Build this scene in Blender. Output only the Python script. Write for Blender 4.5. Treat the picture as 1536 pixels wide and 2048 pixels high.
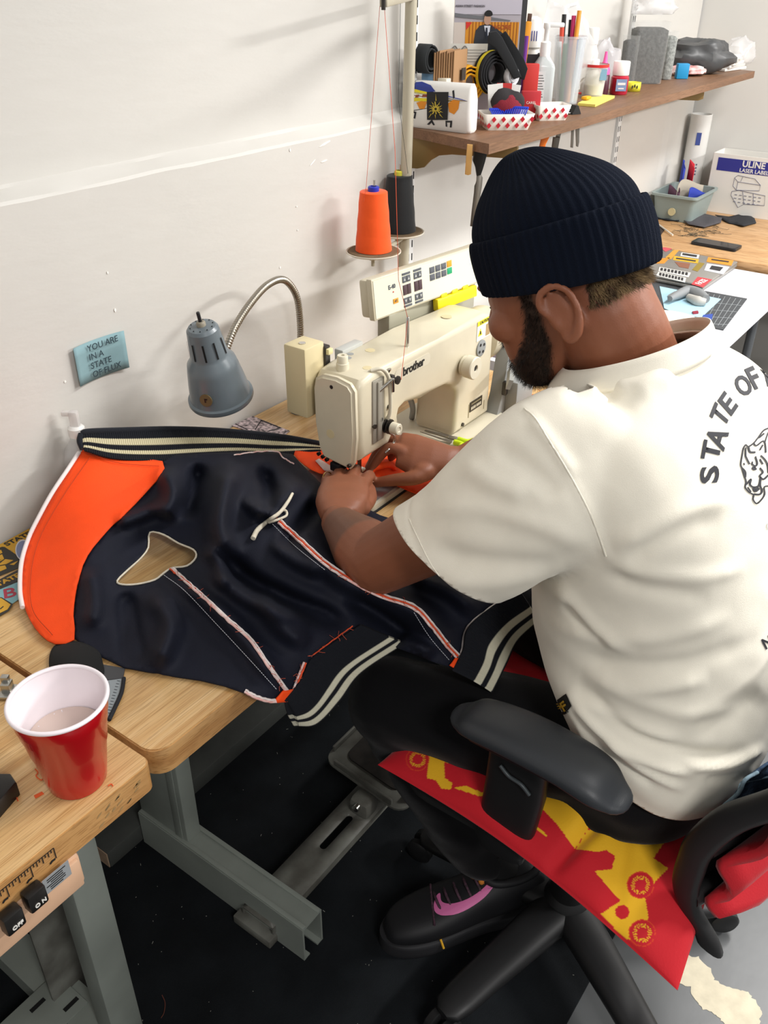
import bpy, bmesh, math, random
import numpy as np
from mathutils import Vector, Matrix, noise
from mathutils.geometry import delaunay_2d_cdt
from mathutils.bvhtree import BVHTree

for _o in list(bpy.data.objects):
    bpy.data.objects.remove(_o)
S = bpy.context.scene
COL = S.collection
random.seed(7)
rng = np.random.default_rng(7)

# ------------------------------------------------------------------ camera
FPX, YAW, PITCH, ROLL = 1766.0, 0.946, 0.558, 0.007
CAM = np.array([-0.452, -1.237, 1.590])
Fv = np.array([math.sin(YAW)*math.cos(PITCH), math.cos(YAW)*math.cos(PITCH), -math.sin(PITCH)])
_r = np.array([math.cos(YAW), -math.sin(YAW), 0.0]); _u = np.cross(_r, Fv)
Rv = math.cos(ROLL)*_r + math.sin(ROLL)*_u
Uv = -math.sin(ROLL)*_r + math.cos(ROLL)*_u
cd = bpy.data.cameras.new('camera')
cd.sensor_fit = 'VERTICAL'; cd.sensor_height = 24.0; cd.lens = FPX/2048*24.0
cd.clip_start = 0.02
cam = bpy.data.objects.new('camera', cd); COL.objects.link(cam)
cam.matrix_world = Matrix(((Rv[0], Uv[0], -Fv[0], CAM[0]), (Rv[1], Uv[1], -Fv[1], CAM[1]),
                           (Rv[2], Uv[2], -Fv[2], CAM[2]), (0, 0, 0, 1)))
S.camera = cam

def ray(u, v): return Fv + Rv*(u-768)/FPX - Uv*(v-1024)/FPX
def onz(u, v, z):
    d = ray(u, v); return Vector(CAM + d*(z-CAM[2])/d[2])
def ony(u, v, y):
    d = ray(u, v); return Vector(CAM + d*(y-CAM[1])/d[1])
def onx(u, v, x):
    d = ray(u, v); return Vector(CAM + d*(x-CAM[0])/d[0])
def onw(u, v, w): return Vector(CAM + ray(u, v)*w)

# ------------------------------------------------------------------ light
S.view_settings.view_transform = 'Standard'
S.view_settings.look = 'None'
S.view_settings.gamma = 1.0
S.view_settings.use_curve_mapping = False
S.view_settings.exposure = 0.05
W = bpy.data.worlds.new('world'); S.world = W; W.use_nodes = True
W.node_tree.nodes['Background'].inputs[0].default_value = (1.0, 0.985, 0.97, 1)
W.node_tree.nodes['Background'].inputs[1].default_value = 0.40

def area(name, loc, target, sx, sy, power, col=(1, 0.982, 0.958)):
    l = bpy.data.lights.new(name, 'AREA'); l.shape = 'RECTANGLE'; l.size = sx; l.size_y = sy
    l.energy = power; l.color = col
    o = bpy.data.objects.new(name, l); COL.objects.link(o)
    o.location = loc
    d = Vector(target)-Vector(loc)
    o.rotation_euler = d.to_track_quat('-Z', 'Y').to_euler()
    return o
area('ceiling_light', (2.7, -3.8, 2.55), (2.7, -3.8, 0), 1.2, 0.3, 190)
area('ceiling_light', (1.5, -1.6, 2.65), (1.5, -1.6, 0), 1.2, 0.3, 46)
area('ceiling_light', (2.6, -1.5, 2.65), (2.6, -1.5, 0), 1.2, 0.3, 34)  # unseen source, added to brighten the end wall and shelf
area('ceiling_light', (-0.9, -2.8, 2.65), (-0.9, -2.8, 0), 0.3, 1.2, 50)

# ------------------------------------------------------------------ materials
def s2l(c): return c/12.92 if c <= 0.04045 else ((c+0.055)/1.055)**2.4
def rgb(h):
    if isinstance(h, str):
        h = h.lstrip('#'); h = tuple(int(h[i:i+2], 16)/255 for i in (0, 2, 4))
    return tuple(s2l(c) for c in h)+(1.0,)
_M = {}
def mat(name, col, rough=0.5, metal=0.0, var=0.0, vscale=30, bump=0.0, bscale=200, spec=0.5, trans=0.0,
        alpha=1.0, ior=1.45, sheen=0.0, stretch=None, col2=None, coat=0.0, sub=0.0):
    """procedural principled material with optional noise colour variation and noise bump"""
    if name in _M: return _M[name]
    m = bpy.data.materials.new(name); m.use_nodes = True
    nt = m.node_tree; b = nt.nodes['Principled BSDF']
    c = rgb(col)
    b.inputs['Base Color'].default_value = c
    b.inputs['Roughness'].default_value = rough
    b.inputs['Metallic'].default_value = metal
    b.inputs['Specular IOR Level'].default_value = spec
    b.inputs['Transmission Weight'].default_value = trans
    b.inputs['Alpha'].default_value = alpha
    b.inputs['IOR'].default_value = ior
    b.inputs['Coat Weight'].default_value = coat
    if sub:
        b.inputs['Subsurface Weight'].default_value = sub
        b.inputs['Subsurface Radius'].default_value = (0.012, 0.005, 0.003)
        b.inputs['Subsurface Scale'].default_value = 0.5
    if sheen:
        b.inputs['Sheen Weight'].default_value = sheen; b.inputs['Sheen Roughness'].default_value = 0.4
    if var or bump:
        tc = nt.nodes.new('ShaderNodeTexCoord'); src = tc.outputs['Object']
        if stretch:
            mp = nt.nodes.new('ShaderNodeMapping'); mp.inputs['Scale'].default_value = stretch
            nt.links.new(src, mp.inputs[0]); src = mp.outputs[0]
    if var:
        n = nt.nodes.new('ShaderNodeTexNoise'); n.inputs['Scale'].default_value = vscale; n.inputs['Detail'].default_value = 6
        nt.links.new(src, n.inputs['Vector'])
        r = nt.nodes.new('ShaderNodeValToRGB')
        c2 = rgb(col2) if col2 else tuple(x*(1-var) for x in c[:3])+(1,)
        c1 = c if col2 else tuple(min(1, x*(1+var*0.6)) for x in c[:3])+(1,)
        r.color_ramp.elements[0].position = 0.35; r.color_ramp.elements[1].position = 0.65
        r.color_ramp.elements[0].color = c2; r.color_ramp.elements[1].color = c1
        nt.links.new(n.outputs['Fac'], r.inputs[0]); nt.links.new(r.outputs[0], b.inputs['Base Color'])
    if bump:
        n = nt.nodes.new('ShaderNodeTexNoise'); n.inputs['Scale'].default_value = bscale; n.inputs['Detail'].default_value = 4
        nt.links.new(src, n.inputs['Vector'])
        bp = nt.nodes.new('ShaderNodeBump'); bp.inputs['Strength'].default_value = bump; bp.inputs['Distance'].default_value = 0.002
        nt.links.new(n.outputs['Fac'], bp.inputs['Height']); nt.links.new(bp.outputs[0], b.inputs['Normal'])
    _M[name] = m
    return m

def attr_mat(name, rough=0.8, bump=0.0, bscale=300, sheen=0.0, var=0.0, vscale=40):
    """base colour from the mesh colour attribute 'Col' (woven or printed colours)"""
    if name in _M: return _M[name]
    m = mat(name, '#808080', rough=rough, bump=bump, bscale=bscale, sheen=sheen)
    nt = m.node_tree; b = nt.nodes['Principled BSDF']
    a = nt.nodes.new('ShaderNodeAttribute'); a.attribute_name = 'Col'
    nt.links.new(a.outputs['Color'], b.inputs['Base Color'])
    return m

def wood_mat(name, c1, c2, c3, scale=(2.0, 28, 28), rough=0.38):
    m = bpy.data.materials.new(name); m.use_nodes = True; nt = m.node_tree; b = nt.nodes['Principled BSDF']
    N = nt.nodes.new; L = nt.links.new
    tc = N('ShaderNodeTexCoord'); mp = N('ShaderNodeMapping'); mp.inputs['Scale'].default_value = scale
    L(tc.outputs['Object'], mp.inputs[0])
    n1 = N('ShaderNodeTexNoise'); n1.inputs['Scale'].default_value = 1.0; n1.inputs['Detail'].default_value = 5; n1.inputs['Roughness'].default_value = 0.6
    L(mp.outputs[0], n1.inputs['Vector'])
    mp2 = N('ShaderNodeMapping'); mp2.inputs['Scale'].default_value = (scale[0]*14, scale[1]*14, scale[2]*14)
    L(tc.outputs['Object'], mp2.inputs[0])
    n2 = N('ShaderNodeTexNoise'); n2.inputs['Scale'].default_value = 1.0; n2.inputs['Detail'].default_value = 3
    L(mp2.outputs[0], n2.inputs['Vector'])
    # butcher-block strips
    mp3 = N('ShaderNodeMapping'); mp3.inputs['Scale'].default_value = (0.9 if scale[0] < scale[1] else 22, 22 if scale[0] < scale[1] else 0.9, 0.01)
    L(tc.outputs['Object'], mp3.inputs[0])
    vo = N('ShaderNodeTexWhiteNoise'); sn = N('ShaderNodeVectorMath'); sn.operation = 'FLOOR'
    L(mp3.outputs[0], sn.inputs[0]); L(sn.outputs[0], vo.inputs['Vector'])
    r = N('ShaderNodeValToRGB'); e = r.color_ramp.elements
    e[0].position = 0.3; e[0].color = rgb(c1); e[1].position = 0.72; e[1].color = rgb(c3)
    k = e.new(0.5); k.color = rgb(c2)
    ad = N('ShaderNodeMath'); ad.operation = 'MULTIPLY_ADD'; ad.inputs[1].default_value = 0.16
    L(vo.outputs['Value'], ad.inputs[0])
    sb = N('ShaderNodeMath'); sb.operation = 'SUBTRACT'; sb.inputs[1].default_value = 0.08
    L(n1.outputs['Fac'], sb.inputs[0]); L(sb.outputs[0], ad.inputs[2]); L(ad.outputs[0], r.inputs[0])
    r2 = N('ShaderNodeValToRGB'); r2.color_ramp.elements[0].position = 0.36; r2.color_ramp.elements[1].position = 0.5
    r2.color_ramp.elements[0].color = (0.62, 0.55, 0.45, 1); r2.color_ramp.elements[1].color = (1, 1, 1, 1)
    L(n2.outputs['Fac'], r2.inputs[0])
    mx = N('ShaderNodeMix'); mx.data_type = 'RGBA'; mx.blend_type = 'MULTIPLY'; mx.inputs['Factor'].default_value = 0.75
    L(r.outputs[0], mx.inputs['A']); L(r2.outputs[0], mx.inputs['B'])
    L(mx.outputs['Result'], b.inputs['Base Color'])
    b.inputs['Roughness'].default_value = rough
    _M[name] = m
    return m

# ------------------------------------------------------------------ object helpers
def link(o): COL.objects.link(o); return o
def tag(o, label=None, cat=None, group=None, kind=None):
    if label: o['label'] = label
    if cat: o['category'] = cat
    if group: o['group'] = group
    if kind: o['kind'] = kind
    return o
def thing(name, loc, label, cat, group=None):
    o = link(bpy.data.objects.new(name, None)); o.location = loc; o.empty_display_size = 0.05
    return tag(o, label, cat, group)
_PW = {}
def root_loc(p):
    v = Vector((0, 0, 0))
    while p is not None:
        v += p.location; p = p.parent
    return v
def put(name, me, m=None, parent=None, smooth=True, ang=40):
    """link mesh data given in world coordinates; under a parent the offset is taken out"""
    o = link(bpy.data.objects.new(name, me))
    if m is not None and not me.materials:
        for k in (m if isinstance(m, (list, tuple)) else [m]): me.materials.append(k)
    if smooth:
        me.polygons.foreach_set('use_smooth', [True]*len(me.polygons))
        if ang < 180: me.set_sharp_from_angle(angle=math.radians(ang))
    if len(me.vertices):
        co = np.empty(len(me.vertices)*3); me.vertices.foreach_get('co', co); co = co.reshape(-1, 3)
        if parent is not None:
            c = np.array(root_loc(parent)); 
            me.vertices.foreach_set('co', (co-c).ravel()); o.parent = parent
        else:
            lo, hi = co.min(0), co.max(0); c = np.array([(lo[0]+hi[0])/2, (lo[1]+hi[1])/2, lo[2]])
            me.vertices.foreach_set('co', (co-c).ravel()); o.location = c
    me.update()
    return o
def from_bm(name, bm, m=None, parent=None, smooth=True, ang=40):
    me = bpy.data.meshes.new(name); bmesh.ops.recalc_face_normals(bm, faces=bm.faces); bm.to_mesh(me); bm.free()
    return put(name, me, m, parent, smooth, ang)
def from_vf(name, v, f, m=None, parent=None, smooth=True, ang=40, recalc=True):
    bm = bmesh.new(); vs = [bm.verts.new(tuple(p)) for p in v]
    for q in f:
        try: bm.faces.new([vs[i] for i in q])
        except ValueError: pass
    me = bpy.data.meshes.new(name)
    if recalc: bmesh.ops.recalc_face_normals(bm, faces=bm.faces)
    bm.to_mesh(me); bm.free()
    return put(name, me, m, parent, smooth, ang)

def frame(z, x=None):
    z = Vector(z).normalized()
    if x is None: x = Vector((1, 0, 0)) if abs(z.x) < 0.9 else Vector((0, 1, 0))
    x = Vector(x); x = (x - z*x.dot(z)).normalized(); y = z.cross(x)
    return Matrix((x, y, z)).transposed()
def xf(loc=(0, 0, 0), rz=0, rx=0, ry=0):
    return Matrix.Translation(Vector(loc)) @ Matrix.Rotation(rz, 4, 'Z') @ Matrix.Rotation(ry, 4, 'Y') @ Matrix.Rotation(rx, 4, 'X')

def bm_box(bm, c, s, bev=0.0, mtx=None, seg=2):
    r = bmesh.ops.create_cube(bm, size=1.0)
    vs = r['verts']
    for v in vs: v.co = Vector((v.co.x*s[0], v.co.y*s[1], v.co.z*s[2]))
    if bev:
        es = list({e for v in vs for e in v.link_edges})
        rr = bmesh.ops.bevel(bm, geom=es, offset=bev, segments=seg, affect='EDGES', profile=0.5)
        vs = list({v for f in rr['faces'] for v in f.verts} | {v for v in vs if v.is_valid})
    M = Matrix.Translation(Vector(c))
    if mtx is not None: M = mtx @ M
    for v in vs: v.co = M @ v.co
    return vs
def box(name, c, s, m, parent=None, bev=0.0, mtx=None, seg=2, ang=40):
    bm = bmesh.new(); bm_box(bm, c, s, bev, mtx, seg); return from_bm(name, bm, m, parent, True, ang)
def boxes(name, lst, m, parent=None, bev=0.0, mtx=None):
    bm = bmesh.new()
    for c, s in lst: bm_box(bm, c, s, bev, mtx)
    return from_bm(name, bm, m, parent)

def bm_lathe(bm, prof, mtx=None, seg=32, cap=True, sx=1.0, sy=1.0):
    rings = []
    for r, z in prof:
        if r <= 1e-6:
            v = bm.verts.new((0, 0, z)); rings.append([v])
        else:
            rings.append([bm.verts.new((r*math.cos(2*math.pi*k/seg)*sx, r*math.sin(2*math.pi*k/seg)*sy, z)) for k in range(seg)])
    for a, b in zip(rings[:-1], rings[1:]):
        for k in range(seg):
            k2 = (k+1) % seg
            if len(a) == 1 and len(b) == 1: continue
            if len(a) == 1: bm.faces.new((a[0], b[k], b[k2]))
            elif len(b) == 1: bm.faces.new((a[k], a[k2], b[0]))
            else: bm.faces.new((a[k], a[k2], b[k2], b[k]))
    if cap:
        for r in (rings[0], rings[-1]):
            if len(r) > 1: bm.faces.new(r)
    vs = [v for r in rings for v in r]
    if mtx is not None:
        for v in vs: v.co = mtx @ v.co
    return vs
def lathe(name, prof, m, parent=None, mtx=None, seg=32, cap=True, ang=40, sx=1.0, sy=1.0):
    bm = bmesh.new(); bm_lathe(bm, prof, mtx, seg, cap, sx, sy); return from_bm(name, bm, m, parent, True, ang)
def cyl_between(bm, a, b, r, r2=None, seg=16):
    a, b = Vector(a), Vector(b); d = b-a
    M = Matrix.Translation(a) @ frame(d).to_4x4()
    return bm_lathe(bm, [(r, 0), (r if r2 is None else r2, d.length)], M, seg)

def spline(pts, n=8, closed=False):
    """Catmull-Rom through points (any dimension) -> numpy array"""
    P = np.array([tuple(p) for p in pts], float)
    if len(P) < 3 and not closed:
        t = np.linspace(0, 1, n+1)[:, None]; return P[0]*(1-t)+P[1]*t
    if closed: Q = np.vstack([P[-1], P, P[0], P[1]])
    else: Q = np.vstack([2*P[0]-P[1], P, 2*P[-1]-P[-2]])
    out = []
    for i in range(len(Q)-3):
        p0, p1, p2, p3 = Q[i:i+4]
        for t in np.linspace(0, 1, n, endpoint=False):
            out.append(0.5*((2*p1)+(-p0+p2)*t+(2*p0-5*p1+4*p2-p3)*t*t+(-p0+3*p1-3*p2+p3)*t**3))
    if not closed: out.append(P[-1])
    return np.array(out)
def bm_tube(bm, pts, r, seg=10, cap=True, closed=False):
    pts = [Vector(p) for p in pts]; n = len(pts)
    rr = [r]*n if np.isscalar(r) else list(np.interp(np.linspace(0, 1, n), np.linspace(0, 1, len(r)), r))
    rings = []; nrm = None
    for i, p in enumerate(pts):
        if closed: t = pts[(i+1) % n]-pts[i-1]
        else: t = pts[min(i+1, n-1)]-pts[max(i-1, 0)]
        if t.length < 1e-9: t = Vector((0, 0, 1))
        t.normalize()
        if nrm is None:
            nrm = Vector((0, 0, 1)) if abs(t.z) < 0.9 else Vector((1, 0, 0))
        nrm = (nrm - t*nrm.dot(t))
        if nrm.length < 1e-6: nrm = t.orthogonal()
        nrm.normalize(); b = t.cross(nrm)
        rings.append([bm.verts.new(p + (nrm*math.cos(2*math.pi*k/seg)+b*math.sin(2*math.pi*k/seg))*rr[i]) for k in range(seg)])
    m = n if closed else n-1
    for i in range(m):
        a, b = rings[i], rings[(i+1) % n]
        for k in range(seg): bm.faces.new((a[k], a[(k+1) % seg], b[(k+1) % seg], b[k]))
    if cap and not closed:
        bm.faces.new(rings[0]); bm.faces.new(rings[-1])
def tube(name, pts, r, m, parent=None, seg=10, closed=False, sm=0):
    if sm: pts = spline(pts, sm, closed)
    bm = bmesh.new(); bm_tube(bm, pts, r, seg, True, closed); return from_bm(name, bm, m, parent, True, 60)

def bm_loft(bm, rings, cap=True, closed=False):
    R = [[bm.verts.new(tuple(p)) for p in r] for r in rings]; n = len(R[0])
    for i in range(len(R)-1 + (1 if closed else 0)):
        a, b = R[i], R[(i+1) % len(R)]
        for k in range(n): bm.faces.new((a[k], a[(k+1) % n], b[(k+1) % n], b[k]))
    if cap and not closed:
        bm.faces.new(R[0]); bm.faces.new(R[-1])
def ell(c, ax, ay, n=32, e=2.0):
    """superellipse ring: centre, two half-axis vectors"""
    c, ax, ay = np.array(c, float), np.array(ax, float), np.array(ay, float)
    t = np.linspace(0, 2*math.pi, n, endpoint=False)
    ct = np.sign(np.cos(t))*np.abs(np.cos(t))**(2/e); st = np.sign(np.sin(t))*np.abs(np.sin(t))**(2/e)
    return c + ct[:, None]*ax + st[:, None]*ay

def bm_prism(bm, outline, h, mtx=None, z0=0.0, bev=0.0):
    """extrude a 2-D outline (list of xy) by h"""
    vs = [bm.verts.new((p[0], p[1], z0)) for p in outline]
    f = bm.faces.new(vs)
    r = bmesh.ops.extrude_face_region(bm, geom=[f]); ev = [g for g in r['geom'] if isinstance(g, bmesh.types.BMVert)]
    for v in ev: v.co.z += h
    allv = vs+ev
    if bev:
        es = [e for v in ev for e in v.link_edges if all(abs(w.co.z-(z0+h)) < 1e-9 for w in e.verts)]
        rr = bmesh.ops.bevel(bm, geom=list(set(es)), offset=bev, segments=2, affect='EDGES', profile=0.5)
        allv = list({v for fc in rr['faces'] for v in fc.verts} | {v for v in allv if v.is_valid})
    if mtx is not None:
        for v in allv: v.co = mtx @ v.co
    return allv
def prism(name, outline, h, m, parent=None, mtx=None, z0=0.0, bev=0.0, ang=40):
    bm = bmesh.new(); bm_prism(bm, outline, h, mtx, z0, bev); return from_bm(name, bm, m, parent, True, ang)
def rrect(w, h, r, n=5, cx=0, cy=0):
    out = []
    for sx, sy, a0 in ((1, 1, 0), (-1, 1, 90), (-1, -1, 180), (1, -1, 270)):
        for k in range(n+1):
            a = math.radians(a0+90*k/n)
            out.append((cx+sx*(w/2-r)+r*math.cos(a), cy+sy*(h/2-r)+r*math.sin(a)))
    return out

def text(name, s, size, mtx, m, parent=None, align='CENTER', thick=0.0004, bold=0.0, sx=1.0, shear=0.0, space=1.0):
    cu = bpy.data.curves.new(name, 'FONT'); cu.body = s; cu.size = size; cu.align_x = align; cu.align_y = 'CENTER'
    cu.extrude = thick; cu.offset = bold; cu.shear = shear; cu.space_character = space; cu.resolution_u = 3
    t = bpy.data.objects.new(name, cu); COL.objects.link(t)
    dg = bpy.context.evaluated_depsgraph_get()
    me = bpy.data.meshes.new_from_object(t.evaluated_get(dg))
    bpy.data.objects.remove(t); bpy.data.curves.remove(cu)
    me.materials.clear()
    M = mtx @ Matrix.Diagonal((sx, 1, 1, 1))
    me.transform(M)
    return put(name, me, m, parent, False)
def text_mesh(s, size, align='CENTER', bold=0.0, res=3):
    cu = bpy.data.curves.new('t', 'FONT'); cu.body = s; cu.size = size; cu.align_x = align; cu.align_y = 'CENTER'
    cu.offset = bold; cu.resolution_u = res
    t = bpy.data.objects.new('t', cu); COL.objects.link(t)
    dg = bpy.context.evaluated_depsgraph_get()
    me = bpy.data.meshes.new_from_object(t.evaluated_get(dg))
    bpy.data.objects.remove(t); bpy.data.curves.remove(cu); me.materials.clear()
    return me

def plane_mtx(o, x, y):
    """matrix with origin o, local x along x, local y roughly along y"""
    x = Vector(x).normalized(); z = x.cross(Vector(y)).normalized(); y = z.cross(x)
    M = Matrix((x, y, z)).transposed().to_4x4(); M.translation = Vector(o); return M

def apply_mods(o, mods):
    """mods: list of (type, dict); evaluates and replaces the mesh"""
    for t, d in mods:
        md = o.modifiers.new(t, t)
        for k, v in d.items(): setattr(md, k, v)
    dg = bpy.context.evaluated_depsgraph_get()
    me = bpy.data.meshes.new_from_object(o.evaluated_get(dg))
    old = o.data; o.modifiers.clear(); o.data = me; me.name = old.name
    bpy.data.meshes.remove(old)
    return me
def remesh_bm(bm, voxel, smooth=4, fac=0.5):
    """voxel-union of everything in the bmesh -> mesh data"""
    bmesh.ops.recalc_face_normals(bm, faces=bm.faces)
    me = bpy.data.meshes.new('tmp'); bm.to_mesh(me); bm.free()
    o = link(bpy.data.objects.new('tmp', me))
    mods = [('REMESH', dict(mode='VOXEL', voxel_size=voxel, use_smooth_shade=True))]
    if smooth: mods.append(('SMOOTH', dict(factor=fac, iterations=smooth)))
    me = apply_mods(o, mods)
    bpy.data.objects.remove(o)
    return me
def get_co(me):
    co = np.empty(len(me.vertices)*3); me.vertices.foreach_get('co', co); return co.reshape(-1, 3)
def set_co(me, co): me.vertices.foreach_set('co', np.ascontiguousarray(co).ravel()); me.update()
def get_no(me):
    no = np.empty(len(me.vertices)*3); me.vertices.foreach_get('normal', no); return no.reshape(-1, 3)
def set_col(me, cols):
    a = me.color_attributes.new('Col', 'FLOAT_COLOR', 'POINT')
    c = np.ones((len(me.vertices), 4)); c[:, :3] = cols; a.data.foreach_set('color', c.ravel())

def in_poly(px, py, poly):
    poly = np.array(poly); x1, y1 = poly[:, 0], poly[:, 1]; x2, y2 = np.roll(x1, -1), np.roll(y1, -1)
    px = np.asarray(px)[:, None]; py = np.asarray(py)[:, None]
    c = ((y1 > py) != (y2 > py)) & (px < (x2-x1)*(py-y1)/(y2-y1+1e-12)+x1)
    return c.sum(1) % 2 == 1
def seg_dist(p, poly):
    """distance of points p (n,2) to an open polyline, and arc parameter 0..1"""
    p = np.asarray(p, float); poly = np.asarray(poly, float)
    best = np.full(len(p), 1e9); par = np.zeros(len(p)); L = np.r_[0, np.cumsum(np.linalg.norm(np.diff(poly, axis=0), axis=1))]
    for i in range(len(poly)-1):
        a, b = poly[i], poly[i+1]; d = b-a; l2 = d@d+1e-12
        t = np.clip(((p-a)@d)/l2, 0, 1); q = a+t[:, None]*d
        r = np.linalg.norm(p-q, axis=1); k = r < best
        best[k] = r[k]; par[k] = (L[i]+t[k]*math.sqrt(l2))/L[-1]
    return best, par
def cdt_mesh(outline, holes, spacing, extra=None):
    """triangulated planar region: outline/holes lists of 2-D points, interior grid points"""
    o = np.array(outline, float); lo, hi = o.min(0), o.max(0)
    gx, gy = np.meshgrid(np.arange(lo[0], hi[0], spacing), np.arange(lo[1], hi[1], spacing*0.866))
    gx[1::2] += spacing/2
    g = np.stack([gx.ravel(), gy.ravel()], 1)
    k = in_poly(g[:, 0], g[:, 1], o)
    d, _ = seg_dist(g, np.vstack([o, o[:1]])); k &= d > spacing*0.45
    pts = [tuple(p) for p in o]; edges = [(i, (i+1) % len(o)) for i in range(len(o))]
    for h in holes:
        h = np.array(h, float); k &= ~in_poly(g[:, 0], g[:, 1], h)
        d, _ = seg_dist(g, np.vstack([h, h[:1]])); k &= d > spacing*0.45
        b = len(pts); pts += [tuple(p) for p in h]; edges += [(b+i, b+(i+1) % len(h)) for i in range(len(h))]
    pts += [tuple(p) for p in g[k]]
    r = delaunay_2d_cdt([Vector(p) for p in pts], edges, [], 1 if not holes else 2, 1e-4)
    v = np.array([tuple(p) for p in r[0]]); f = [tuple(q) for q in r[2]]
    c = np.array([v[list(q)].mean(0) for q in f])
    ok = in_poly(c[:, 0], c[:, 1], o)
    for h in holes: ok &= ~in_poly(c[:, 0], c[:, 1], np.array(h))
    return v, [q for q, t in zip(f, ok) if t]
def densify(poly, step, closed=True):
    P = np.array(poly, float); out = []
    n = len(P) if closed else len(P)-1
    for i in range(n):
        a, b = P[i], P[(i+1) % len(P)]; k = max(1, int(np.linalg.norm(b-a)/step))
        for t in range(k): out.append(a+(b-a)*t/k)
    if not closed: out.append(P[-1])
    return np.array(out)
class RBF:
    """smooth thin-plate interpolation of scattered (u, v) -> value"""
    def __init__(s, pts, lam=1e-3):
        P = np.array(pts, float); s.c = P[:, :2]; n = len(P); s.sc = 300.0
        d = np.linalg.norm(s.c[:, None]-s.c[None], axis=2)/s.sc
        K = np.where(d > 0, d*d*np.log(d+1e-12), 0)+lam*np.eye(n)
        A = np.zeros((n+3, n+3)); A[:n, :n] = K; A[:n, n] = 1; A[:n, n+1:] = s.c/s.sc; A[n, :n] = 1; A[n+1:, :n] = s.c.T/s.sc
        b = np.r_[P[:, 2], 0, 0, 0]; s.w = np.linalg.solve(A, b)
    def __call__(s, uv):
        uv = np.atleast_2d(np.asarray(uv, float)); n = len(s.c)
        d = np.linalg.norm(uv[:, None]-s.c[None], axis=2)/s.sc
        K = np.where(d > 0, d*d*np.log(d+1e-12), 0)
        return K@s.w[:n]+s.w[n]+(uv/s.sc)@s.w[n+1:]

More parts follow.
